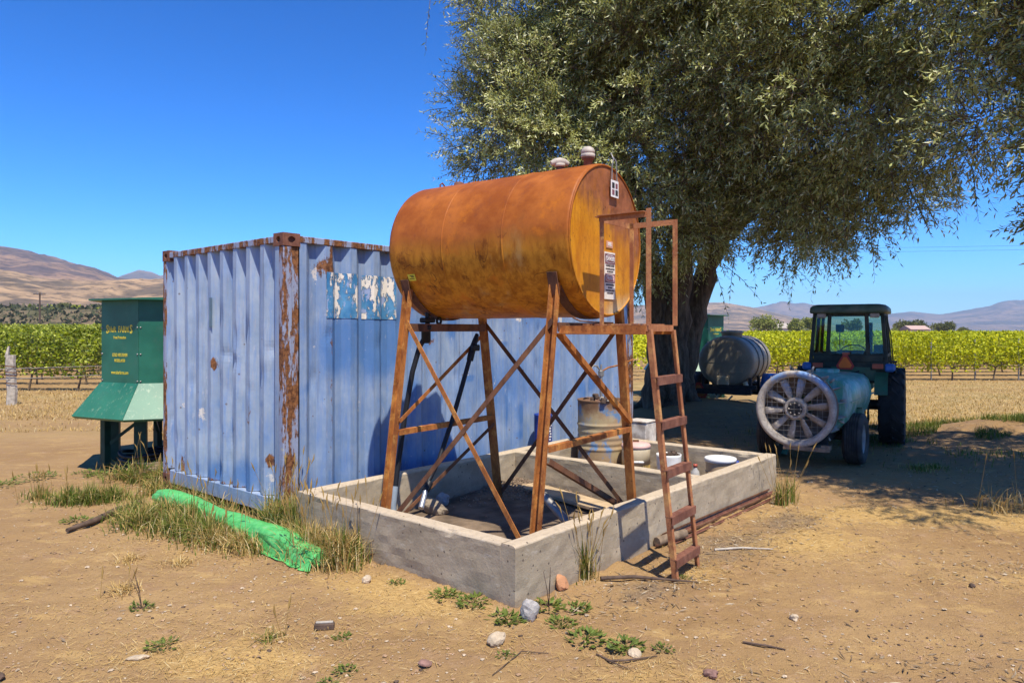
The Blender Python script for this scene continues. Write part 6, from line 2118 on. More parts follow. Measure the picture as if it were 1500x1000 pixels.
blobs = [   # cx cy cz rx ry rz weight
    (1.75, 12.9, 5.0, 2.6, 2.4, 2.6, 1.3),
    (1.8, 13.2, 8.0, 2.7, 2.5, 2.4, .9),
    (3.3, 11.2, 5.9, 1.9, 1.9, 1.7, .8),
    (4.1, 12.6, 8.6, 3.4, 3.6, 3.0, .38),
    (3.3, 10.9, 8.2, 2.3, 1.8, 1.8, .7),
    (5.05, 9.4, 5.7, 1.75, 2.0, 1.9, 1.05),
    (4.75, 11.2, 4.8, 1.35, 1.3, 1.5, .8),
    (5.3, 11.6, 4.6, 1.35, 1.6, 1.8, .8), (.95, 13.1, 6.7, 1.6, 1.6, 1.6, 1.1),
    (5.0, 13.7, 4.4, 1.3, 1.2, 1.8, .5),
    (5.4, 13.6, 5.4, 1.6, 1.5, 2.0, .2),
    (2.6, 14.6, 4.0, 1.3, 1.0, 1.6, .4),
]
crown(willow, blobs, 850, 46, 13, .092, .0245, 5, M['leaf'], hang=.30, clump_s=.45)

oak = thing("overhanging_tree", "dark leafy tree overhanging the yard at the right edge", "tree", (0, 0, 0))
tr = MB()
limb(tr, [(9.8, 8.0, -.1), (9.6, 7.9, 1.2), (9.3, 7.7, 3.0), (8.8, 7.4, 5.0)], .42, .2, 12); tr.build("trunk", M['bark'], oak)
tr = MB()
for L_ in ([(9.3, 7.7, 3.2), (8.2, 7.3, 4.6), (7.0, 7.0, 5.4), (5.7, 6.8, 5.2)], [(9.0, 7.5, 4.2), (8.2, 6.4, 5.6), (7.2, 5.6, 6.2)], [(9.1, 7.6, 3.8), (8.6, 8.6, 5.2), (7.6, 9.4, 5.8)], [(8.8, 7.4, 5), (8, 7.2, 6.6), (7.2, 7, 7.6)]): limb(tr, L_, .13, .03, 8)
tr.build("limbs", M['bark'], oak)
crown(oak, [(7.3, 7.0, 5.4, 2.2, 2.2, 2.0, 1.0), (5.55, 6.9, 4.2, 1.10, 1.1, 1.45, 1.8), (6.5, 7.1, 4.3, 1.2, 1.2, 1.8, 1.5), (5.5, 7.2, 5.8, 1.3, 1.3, 1.0, 1.0), (7.9, 7.6, 6.8, 2.5, 2.4, 2.0, .5), (8.6, 6.4, 4.6, 2.0, 2.0, 1.8, .5), (5.9, 7.6, 6.9, 1.3, 1.3, 1.1, .5), (6.9, 5.5, 5.1, 1.5, 1.2, .9, .9), (5.0, 5.2, 5.2, .9, .7, .5, .7)],
      240, 44, 12, .085, .024, 9, M['leaf'], hang=.12, clump_s=.38)


# ================================================================== vineyard
def vine_arrays(r, w, n, zlo, zhi, depth, ls):
    """leaf arrays for one vine's canopy, spilling shoots above and below the wire"""
    x = r.uniform(-w / 2, w / 2, n); t = r.beta(1.7, 1.5, n)
    z = zlo + (zhi - zlo) * t
    y = r.normal(0, depth, n) * (1.15 - .6 * np.abs(t - .4))
    sh = r.random(n) < .16
    z = np.where(sh, zhi + r.random(n) ** 1.5 * .28, z); y = np.where(sh, y * .6, y)
    x = np.where(sh, np.round(x * 9) / 9 + r.normal(0, .02, n), x)
    z = np.where(r.random(n) < .05, zlo - r.random(n) * .12, z)
    base = np.stack([x, y, z], 1)
    out = np.stack([r.normal(0, .6, n), np.sign(y) * np.abs(r.normal(.5, .5, n)), r.normal(.25, .5, n)], 1)
    d = unit(out); s = unit(np.cross(d, np.array([.15, -.75, .95]) * 1.25 + r.normal(0, .55, (n, 3))))
    ln = ls * r.uniform(.7, 1.3, n); wd = ln * r.uniform(.85, 1.1, n)
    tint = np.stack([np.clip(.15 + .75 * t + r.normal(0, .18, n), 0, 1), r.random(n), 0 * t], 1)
    return base, d, s, ln, wd, tint


def vine_protos(m, zlo, zhi, w, n, seed):
    out = []
    for k in range(6):
        r = np.random.default_rng(seed + k)
        b = MB()
        lean = r.uniform(-.14, .14)
        c = [(0 + r.uniform(-.02, .02), 0, -.05), (lean * .5, r.uniform(-.03, .03), zlo * .5), (lean, 0, zlo + .02)]
        b.tube(c, [.034, .026, .028], 7)
        for s in (-1, 1):
            b.tube([(lean, 0, zlo), (lean + s * .12, 0, zlo + .07), (lean + s * w * .25, r.uniform(-.03, .03), zlo + .10), (lean * .3 + s * w * .48, 0, zlo + .09)], [.026, .022, .018, .012], 6)
        for q in range(6):
            x = r.uniform(-w * .45, w * .45); b.tube([(x, 0, zlo + .09), (x + r.uniform(-.05, .05), r.uniform(-.06, .06), zlo + .4), (x + r.uniform(-.08, .08), r.uniform(-.1, .1), zhi + .1)], [.007, .005, .003], 4)
        tm = b.mesh("vine_trunk", M['bark'])
        cm = leaves_mesh("vine_canopy", *vine_arrays(r, w * 1.04, n, zlo + .0, zhi, .20, .092)[:5], m, vine_arrays(np.random.default_rng(seed + k), w * 1.04, n, zlo, zhi, .20, .092)[5], .22)
        out.append((tm, cm))
    return out


ORD = 'first second third fourth fifth sixth seventh eighth ninth tenth eleventh twelfth'.split()


def place_vines(protos, spots, label, group):
    for i, (x, y) in enumerate(spots):
        if '%s' in label: lab = label % ORD[i]
        else: lab = label
        tm, cm = protos[rng.integers(len(protos))]
        o = thing("grapevine", lab, "grapevine", (x, y, gz(x, y)), 0.0 if rng.random() < .5 else PI, group)
        o.scale = (1, 1, float(rng.uniform(.92, 1.10)))
        link("trunk", tm, o); link("canopy", cm, o)


def rows(y0, dy, nrow, xf, step, jit=.08):
    for j in range(nrow):
        y = y0 + j * dy
        xa, xb = xf(y)
        for x in np.arange(xa + (j % 3) * .43, xb, step): yield j, x + rng.normal(0, jit), y + rng.normal(0, .03)


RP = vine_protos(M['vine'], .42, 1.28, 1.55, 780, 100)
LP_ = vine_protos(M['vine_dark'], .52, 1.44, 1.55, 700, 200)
right_x = lambda y: (.245 * y, .735 * y)
left_x = lambda y: (-.745 * y, -.545 * y)
spots = [(x, y) for j, x, y in rows(25.4, 2.4, 13, right_x, 1.55)]
near, far = spots[:205], spots[205:]
fr = [(x, y) for x, y in near if y < 26.6]
place_vines(RP, fr, "front row grapevine beyond the tractor, %s from the left", "front row grapevines beyond the tractor")
place_vines(RP, [(x, y) for x, y in near if y >= 26.6], "bright green grapevine in the rows behind the tractor side front row", "grapevines in the field beyond the tractor")
lsp = [(x, y) for j, x, y in rows(21.0, 2.4, 14, left_x, 1.5)][:85]
place_vines(LP_, [(x, y) for x, y in lsp if y < 22.2], "front row grapevine behind the frost machine, %s from the left", "front row grapevines behind the frost machine")
place_vines(LP_, [(x, y) for x, y in lsp if y >= 22.2], "deep green grapevine in the rows farther back on the left", "grapevines in the field behind the frost machine")


def far_rows(name, label, m, spots_iter, zlo, zhi, seed, dens):
    r = np.random.default_rng(seed)
    A = [[], [], [], [], [], []]
    for x, y, n, ls in spots_iter:
        arr = vine_arrays(r, 1.7, n, zlo, zhi, .26, ls)
        o = np.array([x, y, gz(x, y)])
        A[0].append(arr[0] + o)
        for k in range(1, 6): A[k].append(arr[k])
    A = [np.concatenate(a) for a in A]
    tag(link(name, leaves_mesh(name, A[0], A[1], A[2], A[3], A[4], m, A[5], .2)), label, "vineyard", None, 'stuff')


def far_iter(y0, dy, y1, xf, skip):
    out = []
    k = 0
    y = y0
    while y < y1:
        xa, xb = xf(y)
        n = int(np.interp(y, [25, 60, 150], [150, 46, 16])); ls = float(np.interp(y, [25, 60, 150], [.125, .20, .36]))
        for x in np.arange(xa, xb, 1.55): out.append((x, y, n, ls))
        y += dy if y < 90 else dy * 1.5
    return out


fr_sp = [(x, y, 150, .13) for x, y in far]
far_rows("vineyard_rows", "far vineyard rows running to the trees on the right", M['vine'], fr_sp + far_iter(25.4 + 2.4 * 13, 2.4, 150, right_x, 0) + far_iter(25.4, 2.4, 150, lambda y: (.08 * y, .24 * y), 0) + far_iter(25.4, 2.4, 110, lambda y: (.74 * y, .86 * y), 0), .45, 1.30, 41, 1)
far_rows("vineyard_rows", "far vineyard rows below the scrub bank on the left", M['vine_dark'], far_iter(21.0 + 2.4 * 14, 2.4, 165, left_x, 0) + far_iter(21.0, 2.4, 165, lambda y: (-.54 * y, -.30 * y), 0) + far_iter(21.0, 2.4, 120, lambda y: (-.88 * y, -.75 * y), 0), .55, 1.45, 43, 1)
# strip of vines up on the terrace
r_ = np.random.default_rng(5)
n = 2600
ry = r_.uniform(262, 400, n); rx = ry * np.tan(r_.uniform(brg(-60), brg(420), n))
base = np.stack([rx, ry, np.full(n, 8.2) + (ry - 218) * .006 + r_.uniform(0, 1.6, n)], 1)
d = unit(r_.normal(size=(n, 3)) + np.array([0, 0, .5])); s = unit(np.cross(d, r_.normal(size=(n, 3))))
tag(link("terrace_vines", leaves_mesh("terrace_vines", base, d, s, r_.uniform(1.4, 2.6, n), r_.uniform(1.2, 2.2, n), M['vine'], r_.random((n, 3)))), "strip of green vines on top of the scrub bank", "vineyard", None, 'stuff')

# stakes and wires of the front rows, each stake on its own
for i, x in enumerate(np.arange(6.6, 18.6, 1.55)):
    t = thing("vine_stake", "thin metal stake in the front vine row beyond the tractor, %s from the left" % ORD[i], "stake", (x + .5, 25.45, gz(x, 25.4)), 0, "stakes in the front vine row")
    b = MB(); b.box((0, 0, .72), (.035, .03, 1.5)); b.build("post", M['wire'], t)
for z in (.55, .85, 1.2):
    b = MB(); b.tube([(5.8, 25.4, z), (12, 25.4, z - .02), (19, 25.4, z)], .003, 5)
    tag(b.build("trellis_wire", M['wire']), "trellis wire at %s height along the front vine row" % {.55: "knee", .85: "waist", 1.2: "chest"}[z], "wire", "trellis wires")
b = MB(); b.tube([(5.8, 25.0, .22), (12, 25.0, .19), (19, 25.0, .22)], .006, 6)
tag(b.build("drip_line", M['hose']), "black drip line sagging under the front vine row", "drip line")
# one old timber post stands in the right-hand row
t = thing("row_post", "brown timber post in the front vine row beyond the tractor", "post", (8.35, 25.2, 0), 0)
b = MB(); b.box((0, 0, .75), (.10, .10, 1.55), bev=.015); b.build("post", M['wood'], t)

# grey weathered end post with wraps of wire on the left
t = thing("fence_post", "bleached grey timber post wrapped with wire at the left edge", "post", (-11.85, 17.0, 0), .3)
b = MB()
vs = []
hs = (0, .3, .7, 1.0, 1.18)
for z, k in zip(hs, (1.0, .98, .95, .95, .92)):
    for a in range(8):
        th_ = 2 * PI * a / 8
        vs.append((.115 * k * math.cos(th_) + .02 * math.sin(z * 5), .10 * k * math.sin(th_), z))
fs = [(i * 8 + j, i * 8 + (j + 1) % 8, i * 8 + 8 + (j + 1) % 8, i * 8 + 8 + j) for i in range(4) for j in range(8)]
b.add(vs, fs); b.add(vs[-8:], [tuple(range(8))])
b.box((-.07, 0, 1.26), (.07, .10, .26), Matrix.Rotation(.18, 3, 'Y'), taper=(.4, .7)); b.build("timber", M['greywood'], t)
for z in (.52, .70, .78, .92):
    b = MB(); b.lathe([(.118, -.012), (.128, 0), (.118, .012)], TR((.02 * math.sin(z * 5), 0, z), 'Y', .12), 14); b.build("wire_wrap", M['steel_dark'], t)
for z, e in ((.62, 1.3), (.86, 1.25)):
    b = MB(); b.tube([(-3.5, -.2, z - .1), (0, -.1, z), (3.0, 2.6, z * .95)], .008, 5); b.build("strand", M['wire'], t)

# power pole and the line beyond
t = thing("power_pole", "tall brown utility pole with one crossarm beyond the left vineyard", "utility pole", (-98.6, 150, 0), 0)
b = MB(); b.tube([(0, 0, -1), (0, 0, 9.6)], [.20, .15], 10); b.build("pole", M['wood_dark'], t)
b = MB(); b.box((0, -.12, 9.25), (2.5, .16, .16)); b.build("crossarm", M['wood_dark'], t)
for x in (-1.1, -.4, .5, 1.1):
    b = MB(); b.tube([(x, -.12, 9.33), (x, -.12, 9.55)], .05, 8); b.build("insulator", M['wire'], t)
b = MB(); b.tube([(24 + 40 * k, 95 - 10 * k, 12.4 + .5 * k - 1.2 * math.sin(k * PI / 3)) for k in np.linspace(-.2, 2.4, 18)], .012, 5)
tag(b.build("overhead_wire", M['hose']), "thin overhead wire crossing the sky at the right", "wire", "overhead wires")
b = MB(); b.tube([(24 + 40 * k, 95 - 10 * k, 11.9 + .5 * k - 1.2 * math.sin(k * PI / 3)) for k in np.linspace(-.2, 2.4, 18)], .012, 5)
tag(b.build("overhead_wire", M['hose']), "lower of the two overhead wires at the right", "wire", "overhead wires")


# ------------------------------------------------------------------ trees on the horizon
def far_tree(name, label, px, R, w, h, m, seed, shape='round', lobes=7, n=1500, group="trees along the far edge of the vineyard", z0=None):
    r = np.random.default_rng(seed)
    x = math.tan(brg(px)) * R
    z0 = gz(x, R) if z0 is None else z0
    t = thing(name, label, "tree" if h > 2.5 else "bush", (x, R, z0), 0, group)
    b = MB(); b.tube([(0, 0, -.5), (.1, 0, h * .3), (.0, 0, h * .6)], [h * .05, h * .035, h * .02], 7)
    for k in range(4): a = k * 1.6; b.tube([(0, 0, h * .3), (math.cos(a) * w * .2, math.sin(a) * w * .2, h * .6)], [h * .025, h * .01], 6)
    b.build("trunk", M['bark'], t)
    P = []; T = []
    for k in range(lobes):
        a = r.uniform(0, 2 * PI); q = math.sqrt(r.random()) * .62
        c = np.array([math.cos(a) * q * w / 2, math.sin(a) * q * w / 2, h * r.uniform(.45, .76) * (1 - .25 * q)])
        rad = np.array([w * r.uniform(.18, .28), w * r.uniform(.18, .28), h * r.uniform(.18, .27)])
        d = unit(r.normal(size=(n // lobes, 3))); P.append(c + d * rad * r.uniform(.6, 1.08, (n // lobes, 1))); T.append(np.full(n // lobes, r.random()))
    P = np.concatenate(P); P[:, 2] = np.maximum(P[:, 2], .15 * h * r.random(len(P)))
    T = np.concatenate(T)
    d = unit(r.normal(size=P.shape) + np.array([0, 0, .3])); s = unit(np.cross(d, r.normal(size=P.shape)))
    ls = h * r.uniform(.06, .12, len(P))
    tint = np.stack([np.clip(T * .7 + r.random(len(P)) * .35, 0, 1), r.random(len(P)), 0 * T], 1)
    link("crown", leaves_mesh("crown", P, d, s, ls, ls * .8, m, tint, .2), t)


TF, TP = M['tree_far'], M['tree_pale']
far_tree("broad_tree", "airy olive tree with gaps farthest left on the far vineyard edge", 1124, 190, 8.5, 6.2, TP, 1, lobes=9)
far_tree("broad_tree", "round pale green tree just left of the tractor cab", 1166, 190, 5.0, 5.6, TP, 2)
far_tree("broad_tree", "second pale green tree touching the tractor cab edge", 1187, 192, 5.4, 5.8, TP, 3)
far_tree("broad_tree", "bushy tree seen through the tractor cab window", 1246, 185, 5.0, 5.4, TF, 13)
far_tree("oak_tree", "wide dark dome shaped oak right of the tractor cab", 1331, 200, 10.0, 5.2, TF, 4, lobes=12, n=2200)
far_tree("oak_tree", "smaller dark oak standing second from the tractor cab", 1382, 205, 7.4, 4.9, TF, 5, lobes=9)
far_tree("oak_tree", "small dark bushy tree rightmost on the vineyard edge", 1412, 200, 4.6, 3.0, TF, 6)
for i, (px, w, h, lb) in enumerate(((1143, 4, 2.2, "low pale bush under the airy olive tree"), (1178, 7, 2.4, "low bushes at the foot of the two pale trees"), (1303, 5, 2.4, "pale low bush between the cab and the wide oak"), (1350, 4, 2.0, "low bush beside the faded roof"), (1366, 4, 1.9, "low bush left of the smaller oak"), (1398, 4, 2.1, "grey green low bush between the small oak and rightmost tree"), (1312, 3.5, 2.7, "green bush in front of the wide oak"))):
    far_tree("bush", lb, px, 188, w, h, TP, 30 + i, lobes=5, n=700, group="bushes along the far edge of the vineyard")
t = thing("farm_shed", "small pinkish farm shed roof between the two oaks", "shed", (math.tan(brg(1340)) * 188, 188, 0), .2)
b = MB(); b.box((0, 0, 1.0), (5.6, 4, 2.0)); b.build("wall", M['roof_tile'], t)
b = MB(); b.prism([(-2.2, 2.0), (2.2, 2.0), (0, 3.0)], -3.0, 3.0, Matrix.Rotation(PI / 2, 4, 'Z') @ Matrix.Rotation(PI / 2, 4, 'X')); b.build("roof", M['roof_tile'], t)
t = thing("farm_house", "low white farmhouse between the pale trees", "house", (math.tan(brg(1152)) * 215, 215, 0), -.1)
b = MB(); b.box((0, 0, 1.2), (7.5, 5, 2.4)); b.build("wall", M['wall_white'], t)
b = MB(); b.prism([(-3.0, 2.4), (3.0, 2.4), (0, 3.9)], -4.2, 4.2, Matrix.Rotation(PI / 2, 4, 'Z') @ Matrix.Rotation(PI / 2, 4, 'X')); b.build("roof", M['vent'], t)
far_tree("bush", "lone dark bush on top of the scrub bank", 92, 262, 3.6 * 2.6, 4.4, TF, 50, group=None, z0=7.9)
far_tree("bush", "dark clump of trees at the foot of the brown hill", 8, 640, 26, 9, TF, 51, lobes=9, group=None, z0=12.0)
# scrub on the bank
n = 5200
ry = r_.uniform(176, 224, n); rx = ry * np.tan(r_.uniform(brg(-120), brg(520), n))
bank = np.clip((ry - 180) / 38, 0, 1); bank = bank * bank * (3 - 2 * bank)
keep = fbm(rx / 6, ry / 5, 12, 3) > -.06
base = np.stack([rx, ry, .8 + 7.2 * bank + r_.uniform(-.3, 1.1, n)], 1)[keep]
m_ = len(base)
d = unit(r_.normal(size=(m_, 3)) + np.array([0, 0, .5])); s = unit(np.cross(d, r_.normal(size=(m_, 3))))
tn = np.clip(.5 + 2.2 * fbm(base[:, 0] / 14, base[:, 1] / 9, 15, 3), 0, 1)
tag(link("bank_scrub", leaves_mesh("bank_scrub", base, d, s, r_.uniform(.7, 1.7, m_), r_.uniform(.6, 1.5, m_), M['scrub'], np.stack([tn, r_.random(m_), 0 * tn], 1))), "dense low scrub covering the bank", "scrub", None, 'stuff')


# ================================================================== grass, weeds, straw, pebbles
def blades_mesh(name, P, H, lean, width, m, tint, r):
    """bent blades: two quads and a tip"""
    n = len(P)
    a = r.uniform(0, 2 * PI, n)
    S = np.stack([np.cos(a), np.sin(a), 0 * a], 1)
    b_ = a + PI / 2 + r.normal(0, .5, n)
    F = np.stack([np.cos(b_), np.sin(b_), 0 * a], 1)
    def at(t): return P + np.array([0, 0, 1]) * (H * t * (1 - .35 * np.minimum(lean, 1.6) * t))[:, None] + F * (H * lean * t * t * .8)[:, None]
    w = width[:, None]
    p0, p1, p2, p3 = at(0), at(.4), at(.75), at(1.0)
    v = np.stack([p0 - S * w, p0 + S * w, p1 + S * w * .8, p1 - S * w * .8, p2 + S * w * .5, p2 - S * w * .5, p3], 1).reshape(-1, 3)
    b = np.arange(n)[:, None] * 7
    f = np.concatenate([b + np.array([[0, 1, 2, 3]]), b + np.array([[3, 2, 4, 5]]), b + np.array([[5, 4, 6]])], 1)
    st = (np.arange(n)[:, None] * 11 + np.array([[0, 4, 8]])).ravel()
    return npmesh(name, v, f.ravel(), st, m, False, {'tint': np.repeat(tint, 7, axis=0)})


def tuft(name, label, cat, spots, n, h, spread, m, seed, lean=.5, w=.0035, heads=0, drymix=.0, group=None, flat=False):
    """a clump of grass as one thing: green blades, dry blades, flowering stems"""
    r = np.random.default_rng(seed)
    c0 = np.array(spots[0][:2])
    t = thing(name, label, cat, (c0[0], c0[1], 0), 0, group)
    P = []; Hh = []
    for x, y, k in spots:
        q = np.abs(r.normal(0, 1, int(n * k))) * spread; a = r.uniform(0, 6.28, len(q))
        xx = x + q * np.cos(a); yy = y + q * np.sin(a)
        P.append(np.stack([xx, yy], 1)); Hh.append(h * r.uniform(.35, 1.1, len(q)) * np.exp(-(q / spread / 2.2) ** 2))
    P = np.concatenate(P); Hh = np.concatenate(Hh)
    Z = gh(P[:, 0], P[:, 1])
    B = np.stack([P[:, 0] - c0[0], P[:, 1] - c0[1], Z - .004], 1)
    dry = r.random(len(B)) < drymix
    for nm, sel, mm in (("blades", ~dry, m), ("dry_blades", dry, M['grass_dry'])):
        k = int(sel.sum())
        if k < 3: continue
        tag(link(nm, blades_mesh(nm, B[sel], Hh[sel], np.abs(r.normal(lean, lean * .6, k)), w * r.uniform(.7, 1.3, k), mm, r.random((k, 3)), r), t), None, None, None, 'stuff')
    if heads:
        b = MB()
        for k in range(heads):
            i = r.integers(len(B)); p = Vector(B[i]); hh = h * r.uniform(1.0, 1.6); d = Vector((r.normal(0, .18), r.normal(0, .18), 1))
            top = p + d * hh
            b.tube([p, p + d * hh * .6, top], [.0022, .0018, .0012], 4)
            b.tube([top - d * .01, top + d * .03, top + d * .075 + Vector((r.normal(0, .01), 0, 0))], [.003, .007, .001], 5)
        b.build("seed_stems", M['grass_dry'], t)
    return t


GG = M['grass_green']
tuft("grass_tuft", "bushy green grass tuft on bare dirt near the frost machine", "grass tuft", [(-4.36, 7.40, 1), (-4.15, 7.45, .8), (-4.55, 7.35, .7)], 560, .25, .14, GG, 1, .8, .0040, 8, .18)
tuft("grass_tuft", "small sparse green grass tuft left of the bushy one", "grass tuft", [(-5.0, 7.6, 1)], 160, .20, .12, GG, 2, .7, .004, 10, .3)
tuft("grass_clump", "long clump of half dry grass in front of the green tarp", "grass clump", [(-3.25, 6.72, 1), (-2.95, 6.60, 1), (-2.95, 6.30, .9), (-2.70, 6.22, 1), (-3.35, 6.45, .8), (-3.55, 6.75, .7), (-2.55, 6.05, .8)], 560, .28, .15, GG, 3, .85, .0038, 16, .30)
tuft("grass_clump", "dry golden grass clump at the middle of the tarp roll", "grass clump", [(-2.35, 5.90, 1), (-2.18, 5.78, 1), (-2.48, 5.92, .8), (-2.05, 5.70, .6)], 420, .21, .13, GG, 4, .8, .004, 14, .7)
tuft("grass_clump", "tall grass growing between the container corner and the basin", "grass clump", [(-2.02, 6.20, 1), (-1.85, 6.10, 1), (-1.92, 6.30, .8), (-2.12, 6.32, .7)], 420, .42, .12, GG, 5, .5, .0042, 22, .35)
tuft("grass_clump", "dry grass clump with long seed stems at the basin's left corner", "grass clump", [(-1.55, 5.55, 1), (-1.38, 5.48, 1), (-1.28, 5.38, .9), (-1.68, 5.72, .9), (-1.20, 5.52, .6)], 520, .34, .13, GG, 6, .6, .004, 34, .62)
tuft("grass_clump", "drooping grass hiding the frost machine's near leg", "grass clump", [(-4.35, 8.45, 1), (-4.05, 8.40, 1), (-3.95, 8.25, .8), (-4.6, 8.5, .5)], 330, .34, .15, GG, 7, 1.0, .005, 8, .3)
tuft("grass_clump", "grass along the underside of the container's left end", "grass clump", [(-3.55, 7.55, 1), (-3.2, 7.28, .7), (-2.9, 7.0, .6), (-2.6, 6.72, .5), (-3.85, 7.75, 1)], 240, .26, .12, GG, 8, .6, .004, 18, .45)
tuft("wild_oat", "green wild oat plant against the right basin wall", "weed", [(.52, 5.06, 1)], 90, .34, .055, GG, 9, .35, .0045, 16, .25)
tuft("wild_oat", "wild oat plant at the far corner of the basin", "weed", [(2.75, 7.28, 1), (2.85, 7.36, .6)], 100, .36, .07, GG, 10, .4, .0045, 10, .4)
tuft("dry_grass", "arching pale dry stalks at the right edge of the shade", "dry grass", [(4.75, 7.05, 1), (5.05, 7.1, .7)], 60, .34, .22, M['grass_dry'], 11, .9, .006, 4, 1.0)
tuft("grass_tuft", "green tuft with one upright stem in the lower left foreground", "grass tuft", [(-1.40, 4.08, 1)], 90, .11, .07, GG, 12, 1.0, .003, 2, .55)
tuft("grass_tuft", "flattened straw tuft in the far left foreground", "grass tuft", [(-2.62, 4.85, 1)], 130, .10, .10, M['grass_dry'], 13, 1.5, .003, 3, .9)
tuft("grass_tuft", "brown straw tuft near the left edge of the dirt", "grass tuft", [(-2.95, 5.55, 1)], 130, .09, .10, M['grass_dry'], 14, 1.4, .003, 0, .9)
tuft("grass_tuft", "tan straw tuft in front of the long grass clump", "grass tuft", [(-2.5, 5.42, 1)], 150, .09, .10, M['grass_dry'], 15, 1.4, .003, 0, .8)
tuft("grass_tuft", "dim green grass patch under the willow by the sprayer wheel", "grass tuft", [(5.15, 9.1, 1), (5.4, 9.2, .7)], 220, .12, .16, GG, 16, .8, .004, 0, .3)
tuft("grass_tuft", "tall dim grass patch in front of the water trailer", "grass tuft", [(4.4, 12.2, 1), (4.75, 12.3, 1)], 260, .26, .22, GG, 17, .5, .004, 20, .6)


def rosette(label, x, y, s, n, seed, stems=0):
    """broad-leaved weed lying on the dirt"""
    r = np.random.default_rng(seed)
    t = thing("broadleaf_weed", label, "weed", (x, y, gz(x, y)), 0, None)
    k = n
    a = r.uniform(0, 6.28, k); q = np.sqrt(r.random(k)) * s * .8
    base = np.stack([q * np.cos(a), q * np.sin(a), .006 + r.random(k) * min(s * .30, .035) * (1 - q / s)], 1)
    d = unit(np.stack([np.cos(a + r.normal(0, .6, k)), np.sin(a + r.normal(0, .6, k)), r.uniform(-.05, .65, k)], 1))
    sd_ = unit(np.cross(d, np.stack([r.normal(0, .3, k), r.normal(0, .3, k), np.ones(k)], 1)))
    ln = min(s * .36, .042) * r.uniform(.7, 1.4, k)
    link("leaves", leaves_mesh("leaves", base, d, sd_, ln, ln * r.uniform(.35, .6, k), M['weed'], r.random((k, 3)), .18), t)
    b = MB()
    for i in range(5): b.tube([(0, 0, 0), (base[i][0] * .6, base[i][1] * .6, base[i][2] + .01), tuple(base[i])], .0022, 4)
    for i in range(stems):
        dx, dy = r.normal(0, .12, 2); hh = r.uniform(.16, .30)
        b.tube([(0, 0, 0), (dx * .1, dy * .1, hh * .5), (dx * .3, dy * .3, hh)], [.003, .0025, .0012], 4)
    b.build("stems", M['weed'] if not stems else M['wood_dark'], t)


for i, (lb, x, y, s, n, st_) in enumerate((
        ("leafy weed at the right foot of the basin corner", .235, 4.58, .11, 90, 4), ("second leafy weed farther right along the basin corner", .42, 4.55, .10, 60, 0),
        ("low weed patch just left of the grey stone", -.03, 4.40, .13, 80, 0), ("green weed against the front basin wall near the corner", -.24, 4.62, .12, 80, 0), ("pale flowering weed along the front basin wall", -.44, 4.76, .11, 60, 0),
        ("low weed right of the grey stone", .30, 4.32, .10, 60, 0), ("spreading grey green weed on the dirt at centre", .42, 4.10, .14, 70, 0), ("bright green rosette right of centre in the foreground", .63, 3.98, .11, 80, 0), ("small rosette right of the bright one", .83, 3.96, .07, 40, 0),
        ("small weed below the tan stone", -.03, 3.88, .06, 30, 0), ("lone dark green weed in the left foreground dirt", -2.36, 4.58, .085, 50, 3), ("low weed beside the charred wood offcut", -.98, 4.14, .06, 40, 0), ("small weed by the bottom edge left of centre", -.86, 3.72, .07, 40, 0),
        ("green weed cut by the lower edge near centre", -.92, 3.58, .06, 40, 0), ("trailing weed in the lower left", -1.95, 4.02, .10, 40, 0), ("flat green patch on the dirt road at far left", -5.7, 8.6, .30, 110, 0), ("second green patch beside the far left one", -5.2, 8.9, .26, 90, 0),
        ("third green patch nearest the frost machine", -5.0, 8.75, .22, 70, 0), ("green patch at the very left edge of the yard", -5.85, 8.2, .26, 90, 0), ("tiny weed on bare dirt right of the basin", 1.22, 5.12, .05, 26, 0), ("olive weed on the dirt below the grass tuft", -4.05, 6.65, .14, 50, 0), ("green weed by the front wall beneath the dry grass", -.80, 4.98, .07, 34, 0))):
    rosette(lb, x, y, s, n, 300 + i, st_)


def scatter(n, f, x0, x1, y0, y1, r):
    """points kept with probability f(x, y); denser towards the camera"""
    k = n * 6
    y = y0 * (y1 / y0) ** r.random(k); x = r.uniform(x0, x1, k) * (y / y1) ** .75
    keep = r.random(k) < f(x, y)
    return x[keep][:n], y[keep][:n]


def outside_blocks(x, y):
    dx, dy = x - CX, y - CY
    a = dx * UX + dy * UY; b = dx * VX + dy * VY
    return ~(((a > -.18) & (a < 4.35) & (b > -2.90) & (b < -.38)) | ((a > 0) & (a < 6.06) & (b > 0) & (b < 2.44)))


def straw_f(x, y):
    g = np.zeros_like(x)
    for cx, cy, rx, ry, rot, w in ((2.45, 5.95, .85, .5, .2, .9), (3.6, 6.9, 1.7, .42, 0, 1), (5.2, 6.6, 1.2, .6, 0, 1), (-1.7, 4.0, .8, .45, .3, .45), (-.45, 4.5, .75, .35, -.4, .65), (-1.0, 5.0, .6, .3, -.4, .75), (1.35, 5.2, .35, .25, 0, .8), (-1.3, 3.75, .6, .25, 0, .5), (.1, 3.35, .8, .22, 0, .5), (.75, 3.7, .5, .2, 0, .45), (-2.6, 5.9, .9, .6, 0, .5), (3.6, 5.1, .6, .3, 0, .6), (-3.2, 4.4, .8, .25, 0, .35)):
        g += w * gauss(x, y, cx, cy, rx, ry, rot)
    g = g * np.clip(.75 + 2.2 * fbm(x * 3, y * 3, 91, 4), 0, 1.6)
    return np.clip(g + .022, 0, 1) * outside_blocks(x, y)


